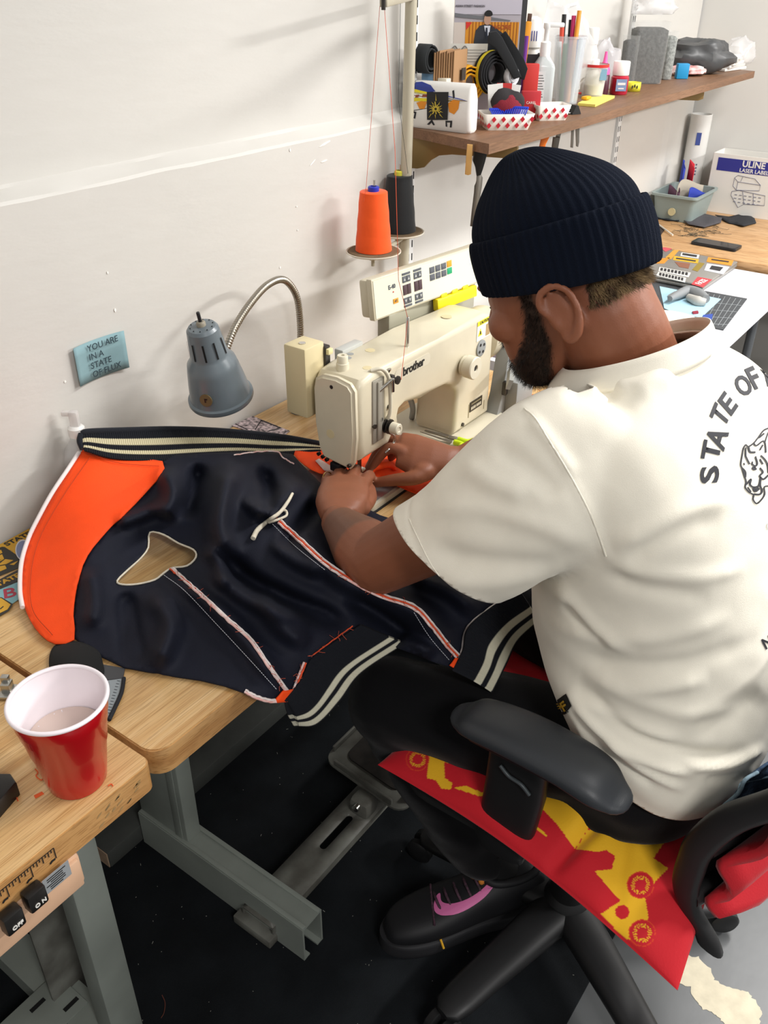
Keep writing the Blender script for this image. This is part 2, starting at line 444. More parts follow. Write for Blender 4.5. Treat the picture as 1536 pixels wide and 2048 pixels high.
# ------------------------------------------------------------------ the room
TZ = 0.76       # sewing table top
def wall_paint():
    m = mat('wall_paint', '#cdcac4', rough=0.55, bump=0.45, bscale=45, var=0.03, vscale=6, stretch=(.35, 1, 1))
    return m
def build_room():
    # back wall: lower part stands proud of the upper part, joined by a rough chamfer
    xs = np.arange(-2.2, 3.34, 0.03); prof = [(0.0, -0.02), (0.0, 0.6), (0.0, 1.281), (0.003, 1.286), (0.030, 1.299), (0.034, 1.304), (0.034, 2.7)]
    v = []; f = []
    for i, x in enumerate(xs):
        for j, (y, z) in enumerate(prof):
            jz = 0.0022*noise.noise((x*9, j*3.1, 0))+0.001*noise.noise((x*45, j, 2)) if 2 <= j <= 5 else 0
            v.append((x, y+(0.0008*noise.noise((x*14, z*8, 1))), z+jz))
    n = len(prof)
    for i in range(len(xs)-1):
        for j in range(n-1): f.append((i*n+j, (i+1)*n+j, (i+1)*n+j+1, i*n+j+1))
    w = from_vf('wall_back', v, f, wall_paint(), None, True, 25, recalc=False); tag(w, 'white painted wall behind the sewing table with a raised lower half', kind='structure')
    # small chips in the paint, under the ledge
    chip = mat('plaster_chip', '#f6f3ec', rough=0.7)
    bm = bmesh.new()
    for (u, vv, l, h, a) in ((650, 287, .035, .004, .2), (625, 325, .02, .0025, .5), (648, 322, .02, .003, .1), (580, 300, .004, .006, 0), (593, 413, .003, .003, 0), (595, 460, .003, .003, 0), (215, 545, .003, .004, 0), (230, 620, .004, .006, 0), (130, 763, .004, .004, 0), (560, 535, .004, .004, 0)):
        p = ony(u, vv, -0.0004)
        pts = [(l*math.cos(t)*(1+.35*noise.noise((t*2, u, 0)))/2, h*math.sin(t)*(1+.5*noise.noise((t*3, u, 5)))/2) for t in np.linspace(0, 2*math.pi, 14, endpoint=False)]
        bm_prism(bm, pts, 0.0008, plane_mtx(p, (math.cos(a), 0, math.sin(a)), (0, 0, 1)))
    o = from_bm('paint_chip', bm, chip, w); tag(o, kind='stuff')
    wr = from_vf('wall_right', [(3.33, 0.05, 0), (3.33, -3.6, 0), (3.33, -3.6, 2.7), (3.33, 0.05, 2.7)], [(0, 1, 2, 3)], mat('wall_right_paint', '#d6d4cf', rough=0.6, bump=0.15, bscale=12), None, False, recalc=False)
    tag(wr, 'white painted end wall behind the label box', kind='structure')
    fl = from_vf('floor', [(-2.2, 0.02, 0), (3.33, 0.02, 0), (3.33, -4.2, 0), (-2.2, -4.2, 0)], [(3, 2, 1, 0)], mat('floor_paint', '#5d5f60', rough=0.32, var=0.12, vscale=5, bump=0.12, bscale=30), None, False, recalc=False)
    tag(fl, 'grey painted concrete floor', kind='structure')
    # bare patch where the paint has come away
    cr = [(1055, 1590), (1075, 1580), (1100, 1590), (1135, 1585), (1165, 1625), (1200, 1650), (1230, 1720), (1300, 1760), (1420, 1790), (1470, 1850), (1500, 1900), (1490, 1972), (1440, 1990), (1370, 1985), (1290, 1972), (1250, 1930), (1200, 1900), (1165, 1890), (1130, 1850), (1095, 1800), (1090, 1760), (1045, 1745), (1020, 1740), (1030, 1660)]
    pts = []
    for x, y in densify(cr, 14):
        p = onz(1000+x/2.866, 1360+y/2.866, 0); pts.append((p.x+.004*noise.noise((x*.09, y*.09, 0)), p.y+.004*noise.noise((x*.09, y*.09, 7))))
    o = prism('bare_patch', pts, 0.0007, mat('bare_concrete', '#cfc6ae', rough=0.8, var=0.12, vscale=25, bump=0.3, bscale=90), fl)
    box('floor_mat', (0.0, -0.505, 0.003), (4.2, 1.01, 0.006), mat('mat_black', '#15181b', rough=0.9, var=0.35, vscale=9, bump=0.5, bscale=500, spec=0.2), None, 0.002)
    tag(bpy.data.objects['floor_mat'], 'black carpet mat on the floor under the sewing tables', 'mat')
    # lint and thread bits on the mat
    bm = bmesh.new()
    for i in range(170):
        x, y = rng.uniform(-.1, .8), rng.uniform(-1.0, -.1); a = rng.uniform(0, 6.28); l = rng.uniform(.0008, .0025)
        if rng.random() < .15: l = .005
        bm_box(bm, (0, 0, 0), (l, .0008, .0006), 0, xf((x, y, .0065), a))
    o = from_bm('lint', bm, mat('lint', '#9a9a92', rough=.9)); tag(o, 'pale specks of lint scattered on the black mat', 'lint', kind='stuff')
    p = [onz(*q, .008) for q in ((324, 1990), (330, 2005), (328, 2025), (322, 2036))]
    tag(tube('thread_scrap', p, .0007, mat('rust_thread', '#6b3a2c', rough=.9), None, 5, sm=5), 'reddish brown thread lying on the black mat', 'thread')
    # plank lying along the foot of the wall
    dk = mat('plank_dark', '#3b3d3a', rough=0.7, var=0.2, vscale=12, bump=.2)
    t = thing('plank', (0.15, -0.07, 0.006), 'dark painted timber plank lying along the wall under the table', 'plank')
    box('plank_body', (0.80, -0.072, 0.028), (1.29, 0.085, 0.045), dk, t, 0.004)
    box('sawn_end', (0.1545, -0.072, 0.028), (0.002, 0.08, 0.04), mat('sawn_wood', '#a58c74', rough=.8, var=.2), t)
    box('baseboard_back', (0.56, -0.006, 0.085), (5.5, 0.012, 0.16), mat('skirting', '#3a3e3e', rough=.6, var=.15, vscale=8), None, 0.002)
    tag(bpy.data.objects['baseboard_back'], 'dark grey skirting board', kind='structure')
build_room()

wood_mat('maple_top', '#bd9058', '#d0aa74', '#dfbf8e', (1.4, 60, 60), 0.34)
wood_mat('maple_edge', '#ab7c48', '#bb8e58', '#c69c68', (3, 10, 40), 0.4)
wood_mat('desk_oak', '#b58a5c', '#c79e70', '#d1aa7e', (14, 1.6, 14), 0.45)
wood_mat('shelf_wood', '#6f5038', '#7f5c42', '#8d6a4e', (2, 30, 30), 0.5)
steel = mat('grey_steel', '#868c85', rough=0.42, var=0.1, vscale=10, bump=.05, bscale=60)
steel_dirty = mat('grey_steel_worn', '#75766f', rough=0.5, var=0.4, vscale=16, col2='#54524c')
dark_gap = mat('dark_recess', '#0c0c0c', rough=0.9)

def bm_channel(bm, c, s, t):
    """open-bottom steel channel along y"""
    x, y, z = c; w, l, h = s
    bm_box(bm, (x, y, z+h/2-t/2), (w, l, t)); 
    for sg in (-1, 1):
        bm_box(bm, (x+sg*(w/2-t/2), y, z-t*.5), (t, l-.0004, h-t))
        bm_box(bm, (x+sg*(w/2-t-.006), y, z-h/2+t/2), (.0119, l-.0008, t))

def table_top(name, x0, x1, y0, y1, zt, th, rr, parent, top, edge):
    w, d = x1-x0, y1-y0
    out = rrect(w, d, rr, 6, (x0+x1)/2, (y0+y1)/2)
    bm = bmesh.new(); bm_prism(bm, out, th-.0022, None, zt-th, 0.0)
    o = from_bm(name, bm, edge, parent, True, 50)
    out2 = rrect(w-.003, d-.003, rr-.001, 6, (x0+x1)/2, (y0+y1)/2)
    p = prism('laminate_surface', out2, .0026, top, o, None, zt-.0026, 0.0008, 50)
    return o

def main_table():
    t = thing('sewing_table', (0.6, -0.28, 0.006), 'industrial sewing table with maple laminate top on grey steel stand under the jacket', 'table')
    table_top('tabletop', 0.0, 1.30, -0.568, -0.006, TZ, 0.042, 0.028, t, _M['maple_top'], _M['maple_edge'])
    for x in (0.265, 1.10):
        bm = bmesh.new(); bm_box(bm, (x, -.188, .40), (.036, .14, .64), .004)
        bm_box(bm, (x-.0185, -.235, .40), (.002, .02, .6), .0008)
        o = from_bm('leg_post', bm, steel, t)
        bm = bmesh.new(); bm_channel(bm, (x, -.342, .053), (.054, .444, .092), .004)
        for sg in (-1, 1): bm_box(bm, (x+sg*.021, -.342, .1005), (.009, .443, .004), .001)
        o = from_bm('foot_beam', bm, steel, t)
        bm = bmesh.new(); bm_box(bm, (x, -.188, .72-.008), (.045, .45, .012), .002); from_bm('top_rail', bm, steel, t)
    # cross bar between the feet with a long slot and the treadle on it
    bm = bmesh.new(); out = rrect(.92, .078, .004, 2)
    def slot(cx, l):
        return [(cx+p[0], p[1]) for p in rrect(l, .016, .0078, 5)]
    v, f = cdt_mesh(np.array(densify(out, .03)), [np.array(slot(-.22, .10)), np.array(slot(.22, .1))], .03)
    vs = [bm.verts.new((p[0]+.69, p[1]-.456, .052)) for p in v]
    for q in f: bm.faces.new([vs[i] for i in q])
    o = from_bm('cross_bar', bm, steel_dirty, t); apply_mods(o, [('SOLIDIFY', dict(thickness=.003, offset=0))])
    boxes('cross_bar_lip', [((.69, -.456+sg*.038, .044), (.92, .003, .018)) for sg in (-1, 1)], steel_dirty, t)
    box('bar_end_plate', (.231, -.45, .018), (.03, .095, .022), steel_dirty, t, .003)
    # treadle
    A, B, Cc = onz(645, 1520, .10), onz(803, 1632, .085), onz(720, 1452, .11)
    X = (B-A); Yd = (Cc-A); n = X.cross(Yd).normalized()
    M = plane_mtx(A, X, Yd); w = X.length; h = .36
    if M.col[2].z < 0: pass
    bm = bmesh.new()
    bm_prism(bm, rrect(w, h, .03, 5, w/2, h/2), .006, M, 0, .002)
    for (cx, cy, sx, sy) in ((w/2, .006, w-.06, .006), (w/2, h-.006, w-.06, .006), (.006, h/2, .006, h-.06), (w-.006, h/2, .006, h-.06)):
        bm_box(bm, (cx, cy, .012), (sx, sy, .018), .002, M)
    from_bm('treadle', bm, steel_dirty, t)
    prism('treadle_pad', rrect(w-.07, h-.07, .02, 4, w/2, h/2), .004, mat('treadle_rubber', '#2a2622', rough=.8, var=.4, vscale=40), t, M, .0065)
    c = onz(727, 1600, .085)
    bm = bmesh.new(); bm_box(bm, (c.x, c.y, c.z-.012), (.045, .05, .045), .012); from_bm('treadle_hinge', bm, steel_dirty, t)
    bm = bmesh.new(); cyl_between(bm, (c.x-.03, c.y, c.z), (c.x-.02, c.y, c.z), .008); from_bm('hinge_bolt', bm, mat('bright_steel', '#b9b9b4', .3, 1.0), t)
    box('motor_box', (.80, -.17, .6), (.3, .22, .18), mat('motor_dark', '#26282a', rough=.5), t, .01)
main_table()

def near_table():
    zt = 0.770
    t = thing('sewing_table', (-0.5, -0.28, 0.006), 'neighbouring sewing table with worn maple top, red cup on its corner', 'table')
    table_top('tabletop', -1.25, -0.012, -0.577, -0.006, zt, 0.043, 0.012, t, _M['maple_top'], _M['maple_edge'])
    bm = bmesh.new()
    for i in range(16):   # dark scuffs on the worn corner edge
        x = -.035-rng.random()*.06; z = zt-.012-rng.random()*.025
        bm_prism(bm, [(.004*math.cos(a)*(.6+rng.random()), .0012*math.sin(a)*(.6+rng.random())) for a in np.linspace(0, 6.28, 8, endpoint=False)], .0003, plane_mtx((x, -.5772, z), (1, 0, .5), (0, 0, 1)))
    o = from_bm('edge_scuff', bm, mat('scuff', '#96794f', rough=.8), t); tag(o, kind='stuff')
    # ruler sticker on the front edge
    blk = mat('black_ink', '#191919', rough=.6)
    bm = bmesh.new(); o0 = ony(112, 1713, -.5776)
    for k in range(44):
        l = .017 if k % 8 == 0 else (.010 if k % 4 == 0 else (.0075 if k % 2 == 0 else .0045))
        bm_box(bm, (o0.x-k*.0037, -.5777, zt-.010-l/2), (.0010, .0004, l))
    bm_box(bm, (o0.x-22*.0037, -.5777, zt-.0098), (44*.0037, .0004, .0008))
    from_bm('ruler_scale', bm, blk, t)
    for k in range(6):
        prism('ruler_mark', [(-.004, -.001), (-.001, .0015), (.004, .001), (.003, -.0015), (0, -.001), (-.003, -.003)], .0004, blk, t, plane_mtx((o0.x-.005-k*.0296, -.5776, zt-.0265), (1, 0, 0), (0, 0, 1)))
    # switch box
    pk = mat('switch_box_plastic', '#c9a385', rough=.45, var=.05)
    bm = bmesh.new(); bm_box(bm, (-.228, -.55, .7), (.20, .06, .056), .008); from_bm('switch_box', bm, pk, t)
    bm = bmesh.new(); bm_box(bm, (-.228, -.580, .701), (.188, .008, .044), .002); sb = from_bm('switch_plate', bm, pk, t)
    bl = mat('switch_black', '#161412', rough=.35)
    wt = mat('switch_white', '#d8d6d0', rough=.6)
    for (u, v, s) in ((69, 1793, 'O N'), (23, 1838, 'OFF')):
        p = ony(u, v, -.588)
        k = box('switch_button', (p.x, -.588, p.z), (.023, .016, .027), bl, t, .003)
        text('switch_lettering', s, .0075, plane_mtx((p.x+.001, -.5965, p.z-.005), (1, 0, 0), (0, 0, 1)), wt, t, bold=.0002)
    p = ony(114, 1755, -.5845)
    k = box('rating_label', (p.x, -.5846, p.z), (.034, .0006, .024), mat('label_silver', '#a9adb0', rough=.4, metal=.4), t)
    boxes('label_print', [((p.x-.002*(i % 2), -.5852, p.z+.008-.0033*i), (.024-.004*(i % 3), .0003, .0012)) for i in range(6)], blk, t)
    # leaning leg, brace with slot and foot plate
    a, b = ony(118, 1792, -.40), Vector((-.050, -.40, .03)); d = (a-b).normalized(); top = b+d*.72
    M = plane_mtx(b, Vector((1, 0, 0)), d)
    bm = bmesh.new(); bm_box(bm, (0, .34, 0), (.055, .7, .045), .004, M); from_bm('leg_post', bm, steel, t)
    a, b = ony(75, 1880, -.28), Vector((-.060, -.28, .02)); d = (a-b).normalized(); M = plane_mtx(b, (1, 0, 0), d)
    bm = bmesh.new(); v, f = cdt_mesh(np.array(densify([(-.036, 0), (.036, 0), (.036, .68), (-.036, .68)], .05)), [np.array([(q[0]-.002, q[1]+.36) for q in rrect(.014, .14, .0068, 4)])], .04)
    vs = [bm.verts.new(M @ Vector((q[0], q[1], 0))) for q in v]
    for q in f: bm.faces.new([vs[i] for i in q])
    o = from_bm('leg_brace', bm, steel_dirty, t); apply_mods(o, [('SOLIDIFY', dict(thickness=.006, offset=0))])
    bm = bmesh.new(); bm_channel(bm, (-.075, -.24, .03), (.06, .46, .045), .004); from_bm('foot_beam', bm, steel, t)
    c = onz(85, 2030, .055); bm = bmesh.new()
    bm_box(bm, (c.x-.02, c.y, .0545), (.16, .09, .004), .001); from_bm('foot_plate', bm, steel, t)
    boxes('foot_plate_slot', [((c.x+dx, c.y+dy, .0568), (.028, .008, .0006)) for dx, dy in ((.005, .02), (-.03, -.02), (.04, -.025))], dark_gap, t)
near_table()

def shelf():
    zt = 1.268
    sh = [(1.345, -.004), (1.268, -.26), (3.12, -.26), (3.20, -.004)]
    M = None
    bm = bmesh.new(); bm_prism(bm, sh, .021, None, zt-.021, .001)
    o = from_bm('wall_shelf', bm, _M['shelf_wood']); tag(o, 'long brown wooden wall shelf crowded with sewing supplies', 'shelf')
    wm = mat('standard_white', '#dcdcda', rough=.4)
    br = mat('bracket_khaki', '#8a7145', rough=.45, metal=.2)
    for x, bx, lab, z0 in ((1.352, 1.425, 'white slotted shelf standard on the wall beside the thread stand', .78), (2.573, 2.66, 'white slotted shelf standard on the wall left of the grey bin', .77)):
        t = thing('shelf_standard', (x, -.004, z0), lab, 'shelf standard')
        box('rail', (x, -.005, (z0+1.95)/2), (.026, .010, 1.95-z0), wm, t, .001)
        boxes('slot', [((x+sg*.007, -.0102, z0+.03+k*.032), (.0035, .0008, .017)) for k in range(36) for sg in (-1, 1)], dark_gap, t)
        tag(bpy.data.objects[[c.name for c in t.children if c.name.startswith('slot')][0]], kind='stuff')
        d = Vector((bx-x, -.246, 0)).normalized()
        prof = [(0, 0), (.245, 0), (.25, -.006), (.25, -.024), (.235, -.030), (.10, -.030), (.07, -.034), (.05, -.046), (.035, -.062), (.018, -.066), (0, -.066)]
        Mx = plane_mtx((x-.006, -.010, zt-.0215), d, (0, 0, 1))
        prism('bracket', prof, .012, br, t, Mx, -.006, .001)
shelf()

# ------------------------------------------------------------------ sewing machine
cream = mat('machine_cream', '#cfc6ae', rough=0.36, var=0.06, vscale=12, bump=.03, bscale=150, coat=.15)
cream2 = mat('plate_cream', '#d2cbb6', rough=0.35)
beige = mat('box_beige', '#d0c29a', rough=0.42)
chrome = mat('chrome', '#c9c7c2', rough=0.18, metal=1.0)
dsteel = mat('dark_steel', '#4a4744', rough=0.35, metal=0.9)
blackpl = mat('black_plastic', '#17171a', rough=0.4)
greypl = mat('grey_plastic', '#8f9190', rough=0.45)
FX = ((1, 0, 0), (0, 0, 1))
def machine():
    t = thing('sewing_machine', (.85, -.36, TZ), 'cream industrial lockstitch sewing machine with control panel on the table', 'sewing machine')
    # bed set into the table
    prism('bed_plate', rrect(.49, .182, .022, 6, .845, -.354), .013, cream2, t, None, TZ-.001, .003)
    prism('needle_plate_slide', rrect(.20, .168, .018, 5, .705, -.354), .0012, mat('slide_steel', '#c2c4c2', .25, .6), t, None, TZ+.0121, .0004)
    prism('bed_gasket', rrect(.50, .192, .025, 6, .845, -.354), .0012, blackpl, t, None, TZ)
    # arm, column and head as one casting
    prof = [(.622, .848), (.616, .88), (.614, .96), (.617, .985), (.628, .998), (.66, 1.003), (.85, 1.003), (1.03, 1.001), (1.052, .996), (1.065, .982), (1.068, .95), (1.070, .773), (.928, .773), (.932, .84), (.930, .868), (.918, .886), (.896, .896), (.80, .905), (.755, .910), (.738, .905), (.728, .885), (.716, .860), (.706, .848)]
    Mx = plane_mtx((0, -.316, 0), (1, 0, 0), (0, 0, 1))
    bm = bmesh.new()
    vs = [bm.verts.new(Mx @ Vector((x, z, 0))) for x, z in prof]
    f = bm.faces.new(vs); r = bmesh.ops.extrude_face_region(bm, geom=[f])
    ev = [g for g in r['geom'] if isinstance(g, bmesh.types.BMVert)]
    for v in ev: v.co.y -= .098
    es = [e for e in bm.edges if abs(e.verts[0].co.y-e.verts[1].co.y) < 1e-6]
    bmesh.ops.bevel(bm, geom=es, offset=.012, segments=4, affect='EDGES', profile=.5)
    from_bm('arm_casting', bm, cream, t, True, 35)
    # face plate
    fp = [(-.412, .985), (-.402, .997), (-.375, 1.002), (-.345, 1.0), (-.329, .99), (-.324, .97), (-.325, .905), (-.332, .86), (-.342, .842), (-.40, .836), (-.409, .85), (-.414, .90)]
    Mf = plane_mtx((.6135, 0, 0), (0, 1, 0), (0, 0, 1)); 
    o = prism('face_plate', [(y, z) for y, z in fp], -.011, cream, t, Mf, 0, 0)
    bmm = bmesh.new(); bmm.from_mesh(o.data)
    lo = min(v.co.x for v in bmm.verts); es = [e for e in bmm.edges if all(v.co.x < lo+1e-5 for v in e.verts)]
    bmesh.ops.bevel(bmm, geom=es, offset=.005, segments=3, affect='EDGES'); bmm.to_mesh(o.data); bmm.free()
    def xdisc(name, y, z, r, h, m, x=.603, seg=20):
        bm = bmesh.new(); cyl_between(bm, (x+.002, y, z), (x-h, y, z), r, None, seg); return from_bm(name, bm, m, t)
    xdisc('face_plate_hole', -.366, .984, .0035, .0008, blackpl)
    xdisc('oil_plug', -.361, .895, .0085, .001, beige)
    bm = bmesh.new()
    for y, z in ((-.334, .848), (-.343, .845), (-.352, .842), (-.402, .846)): cyl_between(bm, (.604, y, z), (.599, y, z), .0035, None, 12)
    from_bm('face_screw', bm, dsteel, t)
    # presser bar, needle, foot
    bm = bmesh.new(); cyl_between(bm, (.655, -.37, .85), (.655, -.37, .785), .0032); from_bm('needle_bar', bm, chrome, t)
    bm = bmesh.new(); bm_box(bm, (.652, -.355, .838), (.05, .05, .022), .002); bm_box(bm, (.63, -.365, .828), (.05, .02, .016), .002); from_bm('thread_wiper', bm, blackpl, t)
    bm = bmesh.new(); cyl_between(bm, (.672, -.37, .85), (.672, -.37, .80), .004); bm_box(bm, (.668, -.372, .79), (.035, .016, .012), .002); from_bm('presser_foot', bm, chrome, t)
    # top: presser dial, oil plugs, thread pin
    lathe('presser_dial', [(.011, 0), (.011, .012), (.0095, .013), (.0095, .024), (.0085, .026), (.004, .026), (.004, .023), (0, .023)], cream2, t, xf((.645, -.357, .999)))
    for x, y, r in ((.668, -.392, .008), (.735, -.348, .009), (.683, -.338, .007), (.70, -.331, .006), (.965, -.362, .0105)):
        lathe('oil_plug', [(r, 0), (r, .0009), (0, .0012)], beige if r > .0075 else greypl, t, xf((x, y, 1.0025)), 20)
    lathe('thread_pin', [(.0033, 0), (.0033, .056), (.002, .058), (0, .058)], chrome, t, xf((.79, -.39, 1.0)), 14)
    lathe('thread_guide', [(.004, 0), (.006, .003), (.006, .006), (0, .007)], chrome, t, xf((.70, -.412, .99)), 14)
    # front: tension dial, thread guides, take-up guard tube
    def ydisc(name, x, z, y0, prof, m, seg=28):
        Md = Matrix.Translation(Vector((x, y0, z))) @ Matrix.Rotation(math.radians(90), 4, 'X')
        return lathe(name, prof, m, t, Md, seg)
    yf = -.414
    ydisc('tension_disc', .690, .893, yf, [(.011, 0), (.011, .004), (.0135, .0045), (.0135, .006), (.006, .007), (.006, .009), (.0135, .010), (.0135, .0115), (.006, .012), (.006, .018)], dsteel)
    ydisc('tension_knob', .690, .893, yf-.016, [(.0105, 0), (.0105, .014), (.009, .0155), (.005, .0155), (.004, .014), (0, .014)], cream2)
    ydisc('thread_hook', .704, .978, yf, [(.007, 0), (.007, .006), (.004, .007), (.004, .014), (.0075, .015), (.0075, .018), (0, .019)], dsteel)
    tube('check_spring', [(.682, yf-.006, .886), (.700, yf-.012, .872), (.703, yf-.012, .858), (.690, yf-.010, .848), (.684, yf-.006, .842)], .0026, chrome, t, 10, sm=6)
    tube('oil_tube', [(.660, -.405, 1.004), (.675, -.418, 1.005), (.688, -.423, .985), (.692, -.424, .95), (.693, -.423, .92), (.692, -.418, .905)], .0036, cream2, t, 10, sm=6)
    bm = bmesh.new(); bm_box(bm, (.668, -.414, .93), (.034, .006, .12), .003); bm_box(bm, (.668, -.418, .93), (.012, .004, .11), .001); from_bm('takeup_cover', bm, dsteel if False else mat('takeup_grey', '#9b968a', .4, .3), t)
    bm = bmesh.new(); cyl_between(bm, (.666, -.416, .965), (.690, -.43, .985), .003); cyl_between(bm, (.69, -.43, .985), (.694, -.428, .96), .003); from_bm('takeup_lever', bm, chrome, t)
    bm = bmesh.new()
    for x, z in ((.655, .905), (.672, .912), (.70, .925)): cyl_between(bm, (x, yf+.004, z), (x, yf-.006, z), .004, None, 12)
    from_bm('guide_screw', bm, dsteel, t)
    # stitch-length dial + reverse dial, warning label, plate
    ydisc('stitch_dial', .946, .922, yf-.004, [(.019, 0), (.019, .006), (.022, .008), (.023, .026), (.021, .028), (.007, .028), (.006, .025), (0, .025)], cream2)
    ydisc('dial_hub', .946, .922, yf-.028, [(.0055, 0), (.0055, .002), (0, .002)], dsteel)
    bm = bmesh.new()
    ydisc('dial_scale_disc', 1.015, .935, yf, [(.017, 0), (.017, .0025), (.0155, .003), (0, .003)], greypl)
    bm = bmesh.new()
    for a in range(4): cyl_between(bm, (1.015+.010*math.cos(a*1.57+.6), yf-.002, .935+.010*math.sin(a*1.57+.6)), (1.015+.010*math.cos(a*1.57+.6), yf-.004, .935+.010*math.sin(a*1.57+.6)), .003, None, 10)
    from_bm('disc_screw', bm, dsteel, t)
    p = ony(1+560+1237/3.072, 500+525/3.072, yf)
    lb = thing
    box('warning_label', (1.022, yf-.0006, .973), (.052, .0006, .040), mat('label_white', '#e8e6da', .5), t)
    boxes('warning_header', [((1.022, yf-.001, .989), (.052, .0005, .009))], mat('label_yellow', '#e6d92b', .5), t)
    prism('warning_triangle', [(-.008, -.007), (.008, -.007), (0, .008)], .0005, mat('label_yellow', '#e6d92b', .5), t, plane_mtx((1.008, yf-.001, .970), *FX))
    prism('warning_symbol', [(-.002, -.004), (.002, -.004), (.0015, .002), (-.0015, .003)], .0005, blackpl, t, plane_mtx((1.008, yf-.0015, .970), *FX))
    box('label_tear', (1.038, yf-.001, .968), (.016, .0006, .024), mat('glue_brown', '#a58a5e', .7, var=.2), t)
    text('warning_text', 'CAUTION', .008, plane_mtx((1.022, yf-.0014, .989), *FX), blackpl, t)
    box('serial_plate', (1.01, yf-.0008, .815), (.048, .001, .022), mat('plate_dark', '#3b362c', .4, .3), t)
    for k in range(8): box('serial_mark', (.992+.0048*k+(.002 if k > 3 else 0), yf-.0015, .811), (.0030, .0003, .006), cream2, t)
    box('serial_line', (1.01, yf-.0015, .8205), (.038, .0003, .0018), mat('plate_tan', '#8f8668', .5), t)
    for q in (((.983, yf-.0003, .808), (.003, .0004, .03)), ((1.045, yf-.0003, .80), (.002, .0004, .02))): box('stain', *q, mat('oil_stain', '#8f8466', .6), t)
    xp = ony(822, 738, yf-.001)
    text('maker_lettering', 'brother', .0225, plane_mtx((.776, yf-.0010, .975), *FX), mat('letter_black', '#1d1c1a', .4), t, bold=.0005, thick=.0004, space=.95)
    prism('maker_plate', rrect(.112, .022, .009, 5, .774, .975), .0006, cream2, t, plane_mtx((0, yf, 0), *FX))
    # hand-wheel end
    ydisc('column_bolt', .96, .787, yf, [(.004, 0), (.004, .003), (0, .003)], dsteel)
    Mx = Matrix.Translation(Vector((1.07, -.365, .93))) @ Matrix.Rotation(math.radians(90), 4, 'Y')
    lathe('hand_wheel', [(.03, 0), (.052, .008), (.055, .02), (.055, .045), (.045, .055), (0, .055)], cream, t, Mx, 36)
    # reverse lever and grey side bracket
    bm = bmesh.new(); bm_prism(bm, [(0, 0), (.075, .018), (.085, .012), (.085, .006), (.005, -.008)], .022, plane_mtx((1.02, -.475, .86), (1, .25, 0), (-.2, 1, .3)))
    from_bm('reverse_lever', bm, mat('lever_grey', '#a7a9a6', .35, .4), t)
    bm = bmesh.new()
    bm_prism(bm, [(-.05, 0), (.045, 0), (.040, .045), (.012, .150), (-.012, .155), (-.03, .05)], .03, plane_mtx((1.115, -.405, TZ+.002), (1, 0, 0), (0, 0, 1)), 0, .003)
    bm_box(bm, (1.135, -.448, TZ+.042), (.075, .03, .08), .004)
    from_bm('lifter_bracket', bm, greypl, t)
    bm = bmesh.new(); bm_box(bm, (1.183, -.44, TZ+.05), (.016, .012, .07), .004); bm_box(bm, (1.085, -.44, TZ+.07), (.012, .01, .03), .002); from_bm('lifter_lever', bm, dsteel, t)
    # solenoid box behind the head
    box('solenoid_case', (.624, -.290, .975), (.052, .048, .128), beige, t, .004)
    box('solenoid_frame', (.654, -.303, .972), (.014, .030, .115), dsteel, t, .002)
    box('solenoid_coil', (.664, -.308, .955), (.020, .022, .06), blackpl, t, .004)
    lathe('case_screw', [(.006, 0), (.006, .0015), (0, .002)], chrome, t, xf((.618, -.292, 1.039)), 14)
    box('case_connector', (.655, -.318, 1.02), (.012, .012, .010), mat('conn', '#d9cf9f', .5), t, .001)
    box('rear_cover', (.72, -.312, .985), (.06, .02, .05), mat('cover_grey', '#b9bab5', .4), t, .003)
    # control panel
    a, b = Vector((.822, -.295, 1.058)), Vector((1.20, -.335, 1.058))
    X = (b-a).normalized(); tilt = Vector((0, .12, 1))
    M = plane_mtx(a, X, tilt); L = (b-a).length; H = .078
    bm = bmesh.new(); bm_box(bm, (L/2, 0, -.013), (L, H, .014), .003, M); bm_box(bm, (L/2, 0, -.030), (L-.004, H-.006, .024), .006, M)
    from_bm('control_panel', bm, cream, t)
    box('panel_face', (L/2, 0, -.0055), (L-.008, H-.008, .0008), mat('panel_white', '#dcdbc8', .3), t, 0, M)
    kb = mat('key_grey', '#565960', .4); kr = mat('display_dark', '#4e3b40', .2); og = mat('key_orange', '#e39b2c', .4); gr = mat('key_green', '#1f9d6a', .4)
    ws = mat('key_print', '#b8b8b4', .5)
    def key(n, x, y, w, h, m): return box(n, (x, y, -.0045), (w, h, .0012), m, t, .0003, M)
    for cx in (.095, .128):
        key('key_bar', cx, .030, .023, .004, kb); key('key_bar', cx, -.031, .023, .004, kb)
        for sx in (-.006, .006):
            k = key('panel_key', cx+sx, .020, .0105, .012, kb)
            prism('key_mark', [(-.003, -.0025), (.003, -.0025), (0, .003)], .0003, ws, t, M @ Matrix.Translation((cx+sx, .020, -.0039)))
            key('display_window', cx+sx, 0, .0105, .019, kr)
            key('panel_key', cx+sx, -.021, .0105, .012, kb)
            prism('key_mark', [(-.003, .0025), (.003, .0025), (0, -.003)], .0003, ws, t, M @ Matrix.Translation((cx+sx, -.021, -.0039)))
    for i in range(3):
        for j in range(2):
            key('panel_key', .172+i*.018, .020-j*.014, .0145, .012, kb)
            key('key_mark', .172+i*.018, .020-j*.014, .008, .0012, ws)
    key('start_key', .226, .021, .0145, .012, og); key('stop_key', .226, .007, .0145, .012, gr)
    key('start_key', .061, -.014, .014, .009, og)
    text('key_lettering', 'AT', .0065, M @ Matrix.Translation((.061, -.014, -.0036)), kb, t)
    text('panel_lettering', 'E-40', .011, M @ Matrix.Translation((.053, .014, -.0048)), kb, t, bold=.0003)
